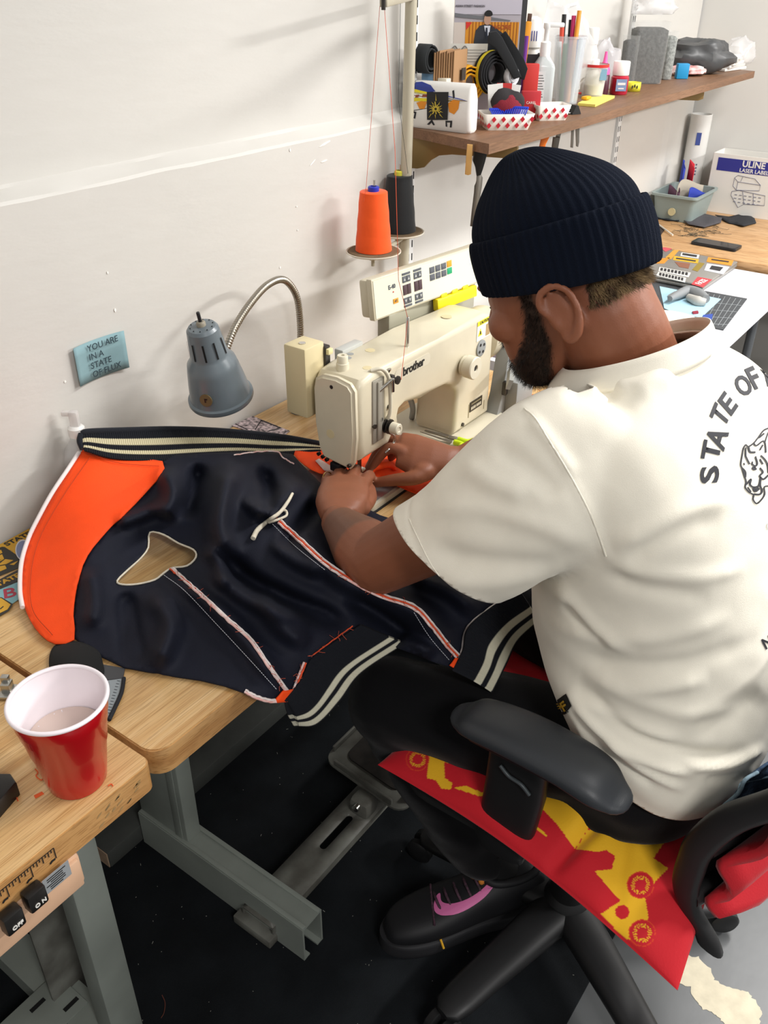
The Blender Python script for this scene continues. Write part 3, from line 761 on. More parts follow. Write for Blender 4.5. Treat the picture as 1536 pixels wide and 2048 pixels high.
    lathe('panel_led', [(.0013, 0), (.0013, .0012), (0, .0012)], mat('led_red', '#d4483c', .3), t, M @ Matrix.Translation((.056, .004, -.0052)), 10)
    bm = bmesh.new(); bm_box(bm, (.245, -.052, -.008), (.13, .024, .014), .003, M)
    for k in range(3): bm_box(bm, (.205+k*.035, -.038, -.008), (.02, .01, .010), .003, M)
    from_bm('yellow_bracket', bm, mat('bracket_yellow', '#e5cf10', .4), t)
    bm = bmesh.new(); bm_box(bm, (1.02, -.285, .985), (.32, .03, .075), .006); from_bm('panel_mount', bm, mat('mount_grey', '#a5a28f', .4), t)
    tube('machine_cable', [(.945, -.30, .775), (.925, -.315, .81), (.915, -.31, .85), (.93, -.30, .88)], .006, greypl, t, 10, sm=6)
machine()

def cone(name, x, y, z, m, cap, lab):
    t = thing(name, (x, y, z), lab, 'thread cone')
    # criss-cross wound thread surface
    n, h = 90, .122; bm = bmesh.new(); rings = []
    for i in range(n+1):
        s = i/n; r = .0395*(1-s)+.0290*s; ring = []
        if i == n: r -= .002
        for k in range(64):
            a = 2*math.pi*k/64
            w = abs(((s*3.2 + a/(2*math.pi)) % 1)-.5)*2; w2 = abs(((s*3.2 - a/(2*math.pi)+.3) % 1)-.5)*2
            ring.append((x+(r+.0005*w-.0004*w2)*math.cos(a), y+(r+.0005*w-.0004*w2)*math.sin(a), z+.002+s*h))
        rings.append(ring)
    bm_loft(bm, rings, True); from_bm('thread_winding', bm, m, t, True, 50)
    lathe('cone_cap', [(.012, 0), (.012, .008), (.010, .010), (.007, .010), (.007, .002), (0, .002)], cap, t, xf((x, y, z+h+.002)), 24)
    return t
def thread_stand():
    px, py = 1.258, -.052
    t = thing('thread_stand', (px, py, TZ), 'tall grey thread stand pole with two round spool trays behind the sewing machine', 'thread stand')
    pm = mat('pole_cream', '#b7b09c', rough=.4, metal=.2)
    bm = bmesh.new(); cyl_between(bm, (px, py, TZ), (px+.02, py, 1.70), .0125, None, 24); from_bm('pole', bm, pm, t)
    lathe('pole_base', [(.03, 0), (.03, .006), (.016, .012), (.0145, .03), (0, .03)], pm, t, xf((px, py, TZ)))
    zd = 1.055
    c1 = onz(747, 503, zd); c2 = onz(789, 462, zd)+Vector((0, -.012, 0))
    tw = mat('tray_white', '#d8d2c2', rough=.5); tb = mat('tray_foam', '#6f5d45', rough=.95, var=.15, vscale=60, bump=.4)
    for c in (c1, c2):
        lathe('spool_tray', [(.004, -.004), (.055, -.003), (.060, 0), (.060, .002), (.058, .002), (.055, -.001), (0, -.001)], tw, t, xf((c.x, c.y, zd)), 40)
        lathe('tray_pad', [(.0555, -.001), (.056, .0015), (.0545, .003), (0, .003)], tb, t, xf((c.x, c.y, zd)), 40)
        bm = bmesh.new(); cyl_between(bm, (c.x, c.y, zd-.012), (c.x+.002, c.y, zd+.148), .003, None, 12); from_bm('spool_pin', bm, chrome, t)
        bm = bmesh.new(); cyl_between(bm, (px, py, zd-.012), (c.x, c.y, zd-.012), .005, None, 10); bm_box(bm, (c.x, c.y, zd-.012), (.016, .012, .014), .002); cyl_between(bm, (c.x-.01, c.y-.006, zd-.014), (c.x-.01, c.y-.006, zd-.028), .004, None, 8); from_bm('tray_arm', bm, pm, t)
    # guide bar at the top
    zb = 1.530; E = onz(767, 4, zb); B0 = Vector((px+.016, py, zb)); d = (B0-E)
    Mg = plane_mtx((E+B0)/2, d, Vector((0, 0, 1)).cross(d)); bm = bmesh.new(); bm_box(bm, (0, 0, 0), (d.length, .014, .016), .002, Mg); from_bm('guide_bar', bm, pm, t)
    bm = bmesh.new(); cyl_between(bm, E+Vector((0, 0, .004)), E+Vector((0, 0, -.012)), .004, None, 10); from_bm('guide_eyelet', bm, mat('dark_steel', '#4a4744', .35, .9), t)
    bm = bmesh.new(); bm_box(bm, (0, 0, 0), (.018, .26, .018), .002, xf((px-.05, py-.09, zb+.12), -.5)); from_bm('guide_bar', bm, pm, t)
    a = cone('thread_cone', c1.x, c1.y, zd+.002, mat('thread_orange', '#f5560f', rough=.75, bump=.25, bscale=700, stretch=(1, 1, 14), sheen=.2), mat('cap_blue', '#2130a8', .35), 'bright orange cone of thread with a blue core on the front tray')
    b = cone('thread_cone', c2.x, c2.y, zd+.002, mat('thread_black', '#16191b', rough=.75, bump=.25, bscale=700, stretch=(1, 1, 14), sheen=.2), mat('cap_yellow', '#d9d24a', .4), 'black cone of thread with a yellow core on the rear tray')
    ot = mat('thread_line_orange', '#c9502c', rough=.8); bt = mat('thread_line_black', '#26302c', rough=.8)
    q1 = onw(760, 8, 1.62)
    tag(tube('sewing_thread', [(c1.x-.034, c1.y, zd+.11), (c1.x-.025, c1.y, zd+.14), q1], .00045, ot, None, 5), 'thin orange thread rising from the orange cone', 'thread')
    q2 = onw(768, 5, 1.62)
    tag(tube('sewing_thread', [q2, onw(790, 300, 1.5), onw(797, 560, 1.47), (.79, -.39, 1.055), (.715, -.43, .975)], .0005, ot, None, 5), 'thin orange thread running down to the machine thread pin', 'thread')
    tag(tube('sewing_thread', [(c2.x+.005, c2.y-.02, zd+.128), onw(797, 200, 1.66), onw(801, 5, 1.66)], .00045, bt, None, 5), 'thin dark thread rising from the black cone', 'thread')
thread_stand()

def lamp():
    yb = -.15
    rc = ony(442, 792, yb); tc = ony(403, 652, yb-.005)
    ax = (tc-rc).normalized(); L = (tc-rc).length
    t = thing('gooseneck_lamp', (.86, -.07, TZ), 'grey-blue work lamp with slotted conical shade on a steel gooseneck', 'lamp')
    gm = mat('lamp_grey', '#646e74', rough=.35, var=.06, vscale=20, coat=.2)
    M = Matrix.Translation(rc) @ frame(ax, Rv).to_4x4()
    s = L/.13
    prof = [(.0575, -.004), (.0590, -.001), (.0585, .004), (.0545, .006), (.0535, .010), (.0505, .030), (.0455, .056), (.0425, .068), (.0345, .077), (.0330, .082), (.0285, .118), (.0275, .125), (.0235, .1295), (.010, .131), (0, .131)]
    prof = [(r, z*s) for r, z in prof]
    inner = [(r*.95, z-.002) for r, z in prof if r > .02][::-1]
    bm = bmesh.new(); bm_lathe(bm, prof[::-1]+inner[::-1], M, 56, False); from_bm('lamp_shade', bm, gm, t, True, 30)
    bm = bmesh.new()
    for k in range(10):
        a = k*2*math.pi/10+.35; r0, r1 = .0332, .0302; z0, z1 = .084*s, .112*s
        e = Vector((math.cos(a), math.sin(a), 0)); tn = Vector((-math.sin(a), math.cos(a), 0))
        P = [e*(r0+.0006)-tn*.0016+Vector((0, 0, z0)), e*(r0+.0006)+tn*.0016+Vector((0, 0, z0)), e*(r1+.0006)+tn*.0016+Vector((0, 0, z1)), e*(r1+.0006)-tn*.0016+Vector((0, 0, z1))]
        bm.faces.new([bm.verts.new(M @ p) for p in P])
        for q in range(1):
            c = M @ Vector((.0195*math.cos(a), .0195*math.sin(a), .1306*s)); cyl_between(bm, c, c+ax*.0006, .0012, None, 8)
    from_bm('vent_slot', bm, dark_gap, t); 
    lathe('switch_collar', [(.008, 0), (.008, .006), (.006, .009), (0, .009)], mat('collar_tan', '#8d8676', .5), t, M @ Matrix.Translation((0, 0, .130*s)), 20)
    lathe('switch_knob', [(.0032, 0), (.0032, .016), (.0025, .0175), (0, .0175)], blackpl, t, M @ Matrix.Translation((0, 0, .138*s)), 14)
    # badge on the shade
    p = onw(408, 805, 1); d = (p-Vector(CAM)).normalized()
    ang = math.radians(-104); n = M.to_3x3() @ Vector((math.cos(ang), math.sin(ang), .2))
    c = M @ Vector((.0522*math.cos(ang), .0522*math.sin(ang), .026*s))
    Mb = plane_mtx(c, M.to_3x3() @ Vector((-math.sin(ang), math.cos(ang), 0)), M.to_3x3() @ Vector((-.19*math.cos(ang), -.19*math.sin(ang), 1)))
    lathe('shade_badge', [(.0115, -.001), (.0115, .0012), (0, .0014)], mat('badge_gold', '#6e6346', .45, .3), t, Mb, 24)
    text('badge_lettering', 'r', .014, Mb @ Matrix.Translation((0, .001, .0018)), blackpl, t, bold=.0005)
    # gooseneck: corrugated tube
    path = [ony(452, 700, -.135), ony(470, 655, -.128), ony(500, 608, -.115), ony(535, 570, -.10), ony(568, 560, -.09), ony(592, 590, -.085), ony(600, 640, -.08), ony(601, 700, -.075), Vector((.862, -.07, .85)), Vector((.862, -.07, .775))]
    P = spline(path, 40); seglen = np.r_[0, np.cumsum(np.linalg.norm(np.diff(P, axis=0), axis=1))]
    tt = np.arange(0, seglen[-1], .00125); Q = np.stack([np.interp(tt, seglen, P[:, i]) for i in range(3)], 1)
    rad = [.0071 if (i % 4) < 2 else .0059 for i in range(len(Q))]
    bm = bmesh.new(); bm_tube(bm, Q, rad, 14); from_bm('gooseneck', bm, mat('gooseneck_steel', '#a39c90', .3, .95), t, True, 70)
    bm = bmesh.new(); cyl_between(bm, path[0], rc+ax*(.085*s), .007, .007, 12); from_bm('neck_socket', bm, chrome, t)
    lathe('lamp_foot', [(.03, 0), (.03, .008), (.012, .016), (.010, .03), (0, .03)], gm, t, xf((.862, -.07, TZ)))
lamp()

def wall_note():
    w, h = .106, .0685; c = Vector((.42, -.003, 1.0075)); bm = bmesh.new(); n = 14
    t = thing('paper_note', c, 'blue-grey paper note lettered in capitals stuck on the wall', 'note')
    rings = []
    for i in range(n+1):
        x = -w/2+w*i/n; cur = -.003-.006*(abs(2*i/n-1)**2.2); z = 0
        for j in range(5): rings.append((c.x+x, c.y+.003+cur, c.z-h/2+h*j/4))
    f = [(i*5+j, (i+1)*5+j, (i+1)*5+j+1, i*5+j+1) for i in range(n) for j in range(4)]
    o = from_vf('note_sheet', rings, f, mat('note_blue', '#86a6ac', rough=.8, var=.05), t, True, 80, recalc=False); apply_mods(o, [('SOLIDIFY', dict(thickness=.0004, offset=0))])
    ink = mat('note_ink', '#33454d', .8)
    for k, (s, dx) in enumerate((('YOU ARE', 0), ('IN A', 0), ('STATE', 0), ('OF FLUX', 0))):
        text('note_lettering', s, .0155, plane_mtx((c.x-.026+k*.0005, c.y-.0042-.0012, c.z+.0245-.0158*k), (1, 0, 0), (0, 0, 1)), ink, t, align='LEFT', bold=.0001, thick=.0001)
    return t
wall_note()

# ------------------------------------------------------------------ varsity jacket, inside out
navy = mat('jacket_navy', '#141725', rough=0.7, var=0.10, vscale=25, bump=.3, bscale=900, spec=.3)
orange = mat('jacket_orange', '#f64a02', rough=0.75, bump=.25, bscale=900, var=.04, vscale=30)
rib = attr_mat('rib_knit', rough=0.95)
pipe_w = mat('piping_white', '#e6dcd8', rough=0.8, var=.12, vscale=120)
pipe_p = mat('piping_pink', '#dfa79f', rough=0.85, var=.35, vscale=90, col2='#e9dcd8')
pipe_o = mat('seam_orange', '#e0512a', rough=0.85, var=.3, vscale=150)
creamc = mat('edge_cream', '#ded6c2', rough=0.85, var=.1, vscale=100, bump=.3, bscale=400)

JZ = RBF([(175, 900, .885), (110, 990, .845), (62, 1080, .80), (42, 1180, .775), (60, 1245, .768), (110, 1285, .766),
          (325, 925, .850), (300, 975, .838), (235, 1040, .82), (175, 1110, .805), (150, 1190, .785), (148, 1275, .769),
          (400, 908, .848), (480, 905, .842), (560, 908, .825), (600, 925, .805), (640, 960, .790), (700, 1000, .785),
          (400, 1000, .838), (520, 1000, .838), (600, 1000, .815), (300, 1060, .800), (390, 1090, .800), (240, 1160, .784), (320, 1165, .780),
          (500, 1080, .830), (600, 1100, .815), (660, 1060, .800), (250, 1230, .780), (350, 1230, .785), (450, 1210, .795), (560, 1180, .805), (680, 1190, .792),
          (200, 1312, .766), (300, 1345, .766), (400, 1360, .766), (480, 1382, .765), (380, 1300, .774), (470, 1300, .778), (540, 1330, .772),
          (520, 1395, .757), (580, 1400, .725), (600, 1445, .68), (650, 1320, .745), (715, 1258, .762), (700, 1370, .685), (780, 1290, .715),
          (740, 1150, .785), (800, 1230, .748), (800, 1300, .722), (900, 1330, .692), (850, 1180, .765), (935, 1255, .705), (1000, 1200, .725), (1035, 1185, .72),
          (970, 1370, .655), (1060, 1240, .68), (950, 1090, .77), (1030, 1120, .745), (800, 1090, .78)], 2e-4)
JF = [  # folds: polyline in the jacket's lie, height, half width
    ([(560, 1050), (640, 1120), (700, 1165), (830, 1222), (880, 1275), (912, 1320)], .012, 26),
    ([(330, 1150), (410, 1200), (490, 1280), (570, 1385)], .008, 20),
    ([(330, 930), (345, 990), (320, 1040)], .012, 24), ([(400, 925), (390, 980), (370, 1040)], -.010, 20),
    ([(470, 920), (450, 980), (440, 1060), (470, 1120)], .014, 26), ([(520, 930), (540, 990), (520, 1060)], -.010, 18),
    ([(600, 960), (560, 1000), (500, 1040)], .010, 20), ([(640, 1000), (590, 1060), (560, 1100)], -.010, 18),
    ([(430, 1100), (500, 1160), (600, 1210), (700, 1250)], -.012, 22), ([(420, 1140), (500, 1200), (620, 1250)], .009, 18),
    ([(250, 1180), (260, 1260), (270, 1330)], -.009, 22), ([(300, 1180), (340, 1250), (310, 1340)], .010, 26),
    ([(410, 1090), (440, 1130), (450, 1180)], .010, 16), ([(230, 1050), (280, 1030), (330, 1010)], .006, 16),
    ([(620, 1290), (560, 1250), (520, 1180)], .008, 22), ([(840, 1290), (760, 1230), (690, 1190)], -.008, 18), ([(960, 1230), (900, 1180), (820, 1150)], .010, 22),
    ([(800, 1270), (870, 1310)], .008, 14), ([(480, 1000), (560, 1040)], .006, 14), ([(650, 1150), (590, 1120), (540, 1080)], .008, 18),
    ([(180, 1130), (190, 1200), (180, 1260)], .006, 24)]
JF = [(spline(p, 6), h*3.2, w*.85) for p, h, w in JF]
def jz(uv):
    uv = np.atleast_2d(np.asarray(uv, float)); z = JZ(uv)
    for p, h, w in JF:
        d, t = seg_dist(uv, p); z = z + h*np.exp(-(d/w)**2)*np.clip(np.minimum(t, 1-t)*5, 0.0, 1)
    q = np.array([onz(a[0], a[1], TZ) for a in uv])
    return np.where((q[:, 1] > -.572) & (q[:, 0] > -.003), np.maximum(z, TZ+.0042), z)
def lay(uv, dz=0.0):
    uv = np.atleast_2d(np.asarray(uv, float)); z = jz(uv)+dz
    return [onz(p[0], p[1], q) for p, q in zip(uv, z)]
def cloth(name, outline, holes, spacing, m, parent, zf, thick=.0025):
    v, f = cdt_mesh(densify(outline, spacing*.8), [densify(h, spacing*.6) for h in holes], spacing)
    z = zf(v); P = [onz(a[0], a[1], c) for a, c in zip(v, z)]
    o = from_vf(name, P, f, m, parent, True, 180, recalc=False)
    me = o.data
    if len(me.polygons) and sum(p.normal.z for p in me.polygons) < 0: me.flip_normals()
    apply_mods(o, [('SOLIDIFY', dict(thickness=thick, offset=-1))])
    return o
def strip(name, A, B, nlong, ncross, stripes, m, parent, ribs=.0006, per=3, bulge=0.0):
    """ribbed knit band between two 3-D edge curves; stripes: list of (s0, s1, colour)"""
    A = spline(A, 24); B = spline(B, 24)
    def res(P, n):
        L = np.r_[0, np.cumsum(np.linalg.norm(np.diff(P, axis=0), axis=1))]; t = np.linspace(0, L[-1], n)
        return np.stack([np.interp(t, L, P[:, i]) for i in range(3)], 1)
    A, B = res(A, nlong), res(B, nlong); V = []; Cc = []
    base = np.array(rgb('#0c0f18')[:3])
    T = np.gradient(A, axis=0)
    for i in range(nlong):
        ac = B[i]-A[i]; n = np.cross(T[i], ac); n /= np.linalg.norm(n)+1e-9
        if n[2] < 0: n = -n
        for j in range(ncross+1):
            s = j/ncross
            h = ribs*math.cos(2*math.pi*i/per)+bulge*math.sin(math.pi*s)
            V.append(A[i]+ac*s+n*h); c = base
            for s0, s1, col in stripes:
                if s0 <= s <= s1: c = np.array(rgb(col)[:3])*(.8+.2*math.cos(2*math.pi*i/per))  # furrow shade between ribs painted into the stripe colour
            Cc.append(c)
    w = ncross+1
    f = [(i*w+j, (i+1)*w+j, (i+1)*w+j+1, i*w+j+1) for i in range(nlong-1) for j in range(ncross)]
    o = from_vf(name, V, f, m, parent, True, 180, recalc=False)
    set_col(o.data, np.array(Cc)); apply_mods(o, [('SOLIDIFY', dict(thickness=.003, offset=0))])
    return o

def jacket():
    t = thing('varsity_jacket', (.35, -.35, TZ), 'navy and orange varsity jacket lying inside out over the table edge and lap', 'jacket')
    body = [(325, 925), (318, 950), (300, 975), (270, 1008), (235, 1040), (200, 1078), (175, 1110), (158, 1150), (150, 1190), (146, 1230), (148, 1275), (175, 1295), (200, 1312), (250, 1335), (330, 1350), (400, 1360), (450, 1372), (500, 1390), (540, 1402), (580, 1402),
            (605, 1355), (622, 1318), (660, 1290), (715, 1255), (750, 1275), (800, 1298), (860, 1322), (910, 1337), (925, 1300), (935, 1256), (985, 1213), (1037, 1185), (1030, 1120), (950, 1080), (850, 1060), (760, 1030), (700, 1000), (650, 975), (620, 945), (600, 925), (585, 908), (540, 903), (480, 903), (400, 906), (330, 908)]
    hole = [(545, 795), (600, 740), (655, 690), (690, 640), (697, 570), (760, 580), (830, 620), (900, 650), (912, 685), (870, 725), (800, 735), (760, 760), (720, 790), (640, 810), (570, 812)]
    hole = [(x/2.327, 820+y/2.327) for x, y in hole]
    hs = spline(hole, 3, True)
    cloth('jacket_body', body, [hs], 7.5, navy, t, jz)
    # raw cream edge round the armhole
    P = lay(np.vstack([hs]), .001); tube('armhole_edge', P, .0016, creamc, t, 6, closed=True)
    face = [(165, 900), (178, 903), (230, 912), (325, 922), (318, 950), (300, 975), (270, 1008), (235, 1040), (200, 1078), (175, 1110), (158, 1150), (150, 1190), (146, 1230), (148, 1278), (110, 1287), (80, 1268), (60, 1240), (48, 1210), (43, 1180), (48, 1120), (62, 1075), (85, 1030), (110, 985), (140, 940)]
    cloth('orange_facing', spline(face, 2, True), [], 8, orange, t, lambda v: jz(v)+.0035)
    st = lay(spline([(180, 915), (128, 990), (80, 1075), (62, 1150), (66, 1220), (105, 1270)], 8), .006)
    tube('facing_stitch', st, .0006, mat('stitch_dark_orange', '#b93c0c', .8), t, 5)
    tube('facing_stitch', lay(spline([(175, 908), (240, 926), (318, 932)], 8), .006), .0006, mat('stitch_dark_orange', '#b93c0c', .8), t, 5)
    tube('front_piping', lay(spline([(158, 905), (135, 940), (105, 985), (80, 1030), (58, 1075), (43, 1125), (40, 1180), (45, 1215)], 8), .004), .0036, mat('snap_piping', '#e9e2e0', .7), t, 8)
    # collar
    wl = '#cfc6a4'
    A = [(163, 868, -.055), (180, 863, -.06), (260, 860, -.075), (350, 858, -.095), (450, 862, -.13), (560, 873, -.19), (640, 887, -.245)]
    B = [(170, 902, -.08), (230, 918, -.105), (320, 922, -.135), (400, 917, -.16), (480, 912, -.185), (560, 912, -.225), (642, 902, -.252)]
    strip('collar_rib', [ony(*p) for p in A], [ony(*p) for p in B], 480, 34, [(.30, .50, wl), (.68, .82, wl)], rib, t, .0009, 4)
    tube('collar_fold', [ony(*p) for p in A], .0055, mat('rib_navy', '#12161f', .9, bump=.5, bscale=600, sheen=.2), t, 10, sm=10)
    tube('collar_fold', [ony(163, 868, -.055), ony(160, 882, -.06), ony(166, 898, -.07)], .0055, mat('rib_navy', '#12161f', .9), t, 10, sm=6)
    # hem ribs
    def UZ(p, dz=0.0): return [onz(u, v, z+dz) for u, v, z in p]
    strip('hem_rib', UZ([(570, 1400, .733), (600, 1362, .74), (622, 1318, .752), (660, 1290, .757), (722, 1250, .768)], .004), UZ([(590, 1452, .668), (632, 1448, .668), (678, 1402, .683), (722, 1345, .70), (810, 1286, .716)]), 420, 40, [(.58, .72, '#d6d2bd'), (.82, .95, '#d6d2bd')], rib, t, .0011, 4, .004)
    strip('hem_rib', UZ([(905, 1340, .688), (926, 1300, .70), (936, 1256, .712), (985, 1213, .724), (1040, 1182, .73)], .004), UZ([(984, 1384, .642), (1012, 1328, .655), (1034, 1282, .668), (1074, 1243, .68)]), 320, 40, [(.50, .66, '#d6d2bd'), (.80, .96, '#d6d2bd')], rib, t, .0011, 4, .004)
    # seams
    def seam(pts, mats, off=3.0, r=.0018):
        Q = spline(pts, 10); d = np.gradient(Q, axis=0); n = np.stack([-d[:, 1], d[:, 0]], 1); n /= np.linalg.norm(n, axis=1)[:, None]
        for k, m in enumerate(mats):
            q = Q+n*(k-(len(mats)-1)/2)*off+np.array([[1.2*noise.noise((i*.5, k*9, 0)), 1.2*noise.noise((i*.5, k*9, 4))] for i in range(len(Q))])
            tube('seam_edge', lay(q, .0035), r, m, t, 6)
    seam([(345, 1137), (375, 1165), (410, 1196), (455, 1238), (500, 1278), (540, 1335), (578, 1388)], [pipe_w, pipe_p], 3.5)
    seam([(340, 1138), (372, 1162), (405, 1188)], [pipe_o], 3, .0016)
    seam([(558, 1042), (600, 1080), (650, 1125), (700, 1158), (760, 1190), (828, 1214), (865, 1252), (893, 1288), (915, 1312)], [pipe_w, pipe_o, pipe_p], 3.5)
    seam([(916, 1328), (926, 1300), (935, 1258), (975, 1222), (1036, 1182)], [pipe_w, pipe_o], 4, .002)
    seam([(586, 1388), (598, 1355), (610, 1325)], [pipe_p, pipe_o], 4)
    seam([(490, 1382), (515, 1395), (545, 1402), (575, 1396)], [pipe_w, pipe_p], 4, .0018)
    seam([(468, 910), (510, 904), (553, 903), (566, 915), (588, 928)], [pipe_p], 3, .0014)
    seam([(626, 1310), (660, 1285), (705, 1252)], [pipe_o], 3, .001)
    # orange corner tab at the side seam
    cloth('corner_tab', [(553, 1398), (568, 1382), (590, 1378), (592, 1392), (575, 1404), (555, 1406)], [], 5, orange, t, lambda v: jz(v)+.006)
    cloth('corner_tab', [(900, 1330), (912, 1316), (926, 1316), (930, 1328), (915, 1340)], [], 5, orange, t, lambda v: jz(v)+.006)
    # stitching
    wt = mat('stitch_white', '#c7cbd2', .8)
    for pts in ([(328, 1150), (370, 1182), (430, 1245), (500, 1320), (556, 1382)], [(545, 1048), (590, 1092), (650, 1140)], [(828, 1225), (860, 1275), (900, 1322)]):
        Q = spline(pts, 60); L = np.r_[0, np.cumsum(np.linalg.norm(np.diff(Q, axis=0), axis=1))]; bm = bmesh.new(); s = 0
        while s < L[-1]-4:
            a = np.array([np.interp(s, L, Q[:, i]) for i in (0, 1)]); b = np.array([np.interp(s+3.6, L, Q[:, i]) for i in (0, 1)])
            bm_tube(bm, lay(np.array([a, b]), .0032), .0005, 4); s += 5.2
        o = from_bm('seam_stitching', bm, wt, t); tag(o, kind='stuff')
    # frayed threads along the seams
    bm = bmesh.new()
    for base in ([(345, 1137), (410, 1196), (500, 1278), (578, 1388)], [(560, 1045), (650, 1125), (760, 1190), (830, 1215), (915, 1312)], [(935, 1258), (1036, 1185)], [(590, 1385), (612, 1325), (700, 1258)]):
        Q = spline(base, 12)
        for k in range(26):
            p = Q[rng.integers(len(Q))]; a = rng.uniform(0, 6.28); l = rng.uniform(5, 15)
            q = p+np.array([math.cos(a), math.sin(a)])*l; m = (p+q)/2+rng.normal(0, 2, 2)
            bm_tube(bm, lay(np.array([p, m, q]), .006), .00035, 3)
    tag(from_bm('frayed_thread', bm, mat('fray_orange', '#c0533a', .9), t), kind='stuff')
    # welt pocket edge
    def w2(l): return [(440+x/2.194, 880+y/2.194) for x, y in l]
    tube('pocket_welt', lay(spline(w2([(145, 432), (165, 395), (210, 355), (260, 320), (295, 275), (318, 235)]), 8), .005), [.0042, .0040, .0030, .0032, .0024], creamc, t, 8)
    tube('pocket_welt', lay(spline(w2([(215, 362), (265, 345), (292, 330), (288, 310), (268, 308)]), 8), .005), .0022, creamc, t, 7)
    # orange piece being stitched under the presser foot
    band = [(588, 908), (600, 898), (640, 896), (700, 898), (760, 905), (800, 918), (850, 940), (915, 950), (925, 962), (868, 992), (820, 982), (785, 966), (755, 955), (742, 978), (728, 972), (712, 962), (690, 956), (640, 946), (610, 930)]
    bz = RBF([(590, 905, .800), (640, 920, .786), (700, 930, .777), (760, 905, .776), (742, 975, .782), (720, 955, .782), (755, 932, .796), (800, 950, .782), (860, 970, .776), (920, 955, .776), (868, 990, .775), (640, 945, .79), (760, 955, .790)], 1e-4)
    cloth('orange_band', spline(band, 2, True), [], 7, orange, t, lambda v: np.maximum(bz(v), .7765), .0016)
    tube('band_fold', [onz(742, 958, .790), onz(745, 940, .803), onz(760, 932, .808), onz(780, 930, .80), onz(790, 940, .785)], [.002, .006, .007, .006, .003], orange, t, 8, sm=6)
    cloth('twill_tape', [(631, 921), (638, 917), (672, 938), (662, 944), (648, 940)], [], 5, mat('tape_white', '#ddc9c6', .8), t, lambda v: bz(v)+.003, .001)
jacket()

# ------------------------------------------------------------------ office chair and cushion
chair_blk = mat('chair_black', '#1b1b1c', rough=0.45, var=.08, vscale=20)
pad_blk = mat('armpad_black', '#33363a', rough=0.42, bump=.12, bscale=900)
mesh_blk = mat('chair_mesh', '#131314', rough=0.85, bump=.6, bscale=700)
red_cloth = mat('red_cloth', '#c21524', rough=0.75, bump=.2, bscale=400, var=.08, vscale=15, sheen=.2)

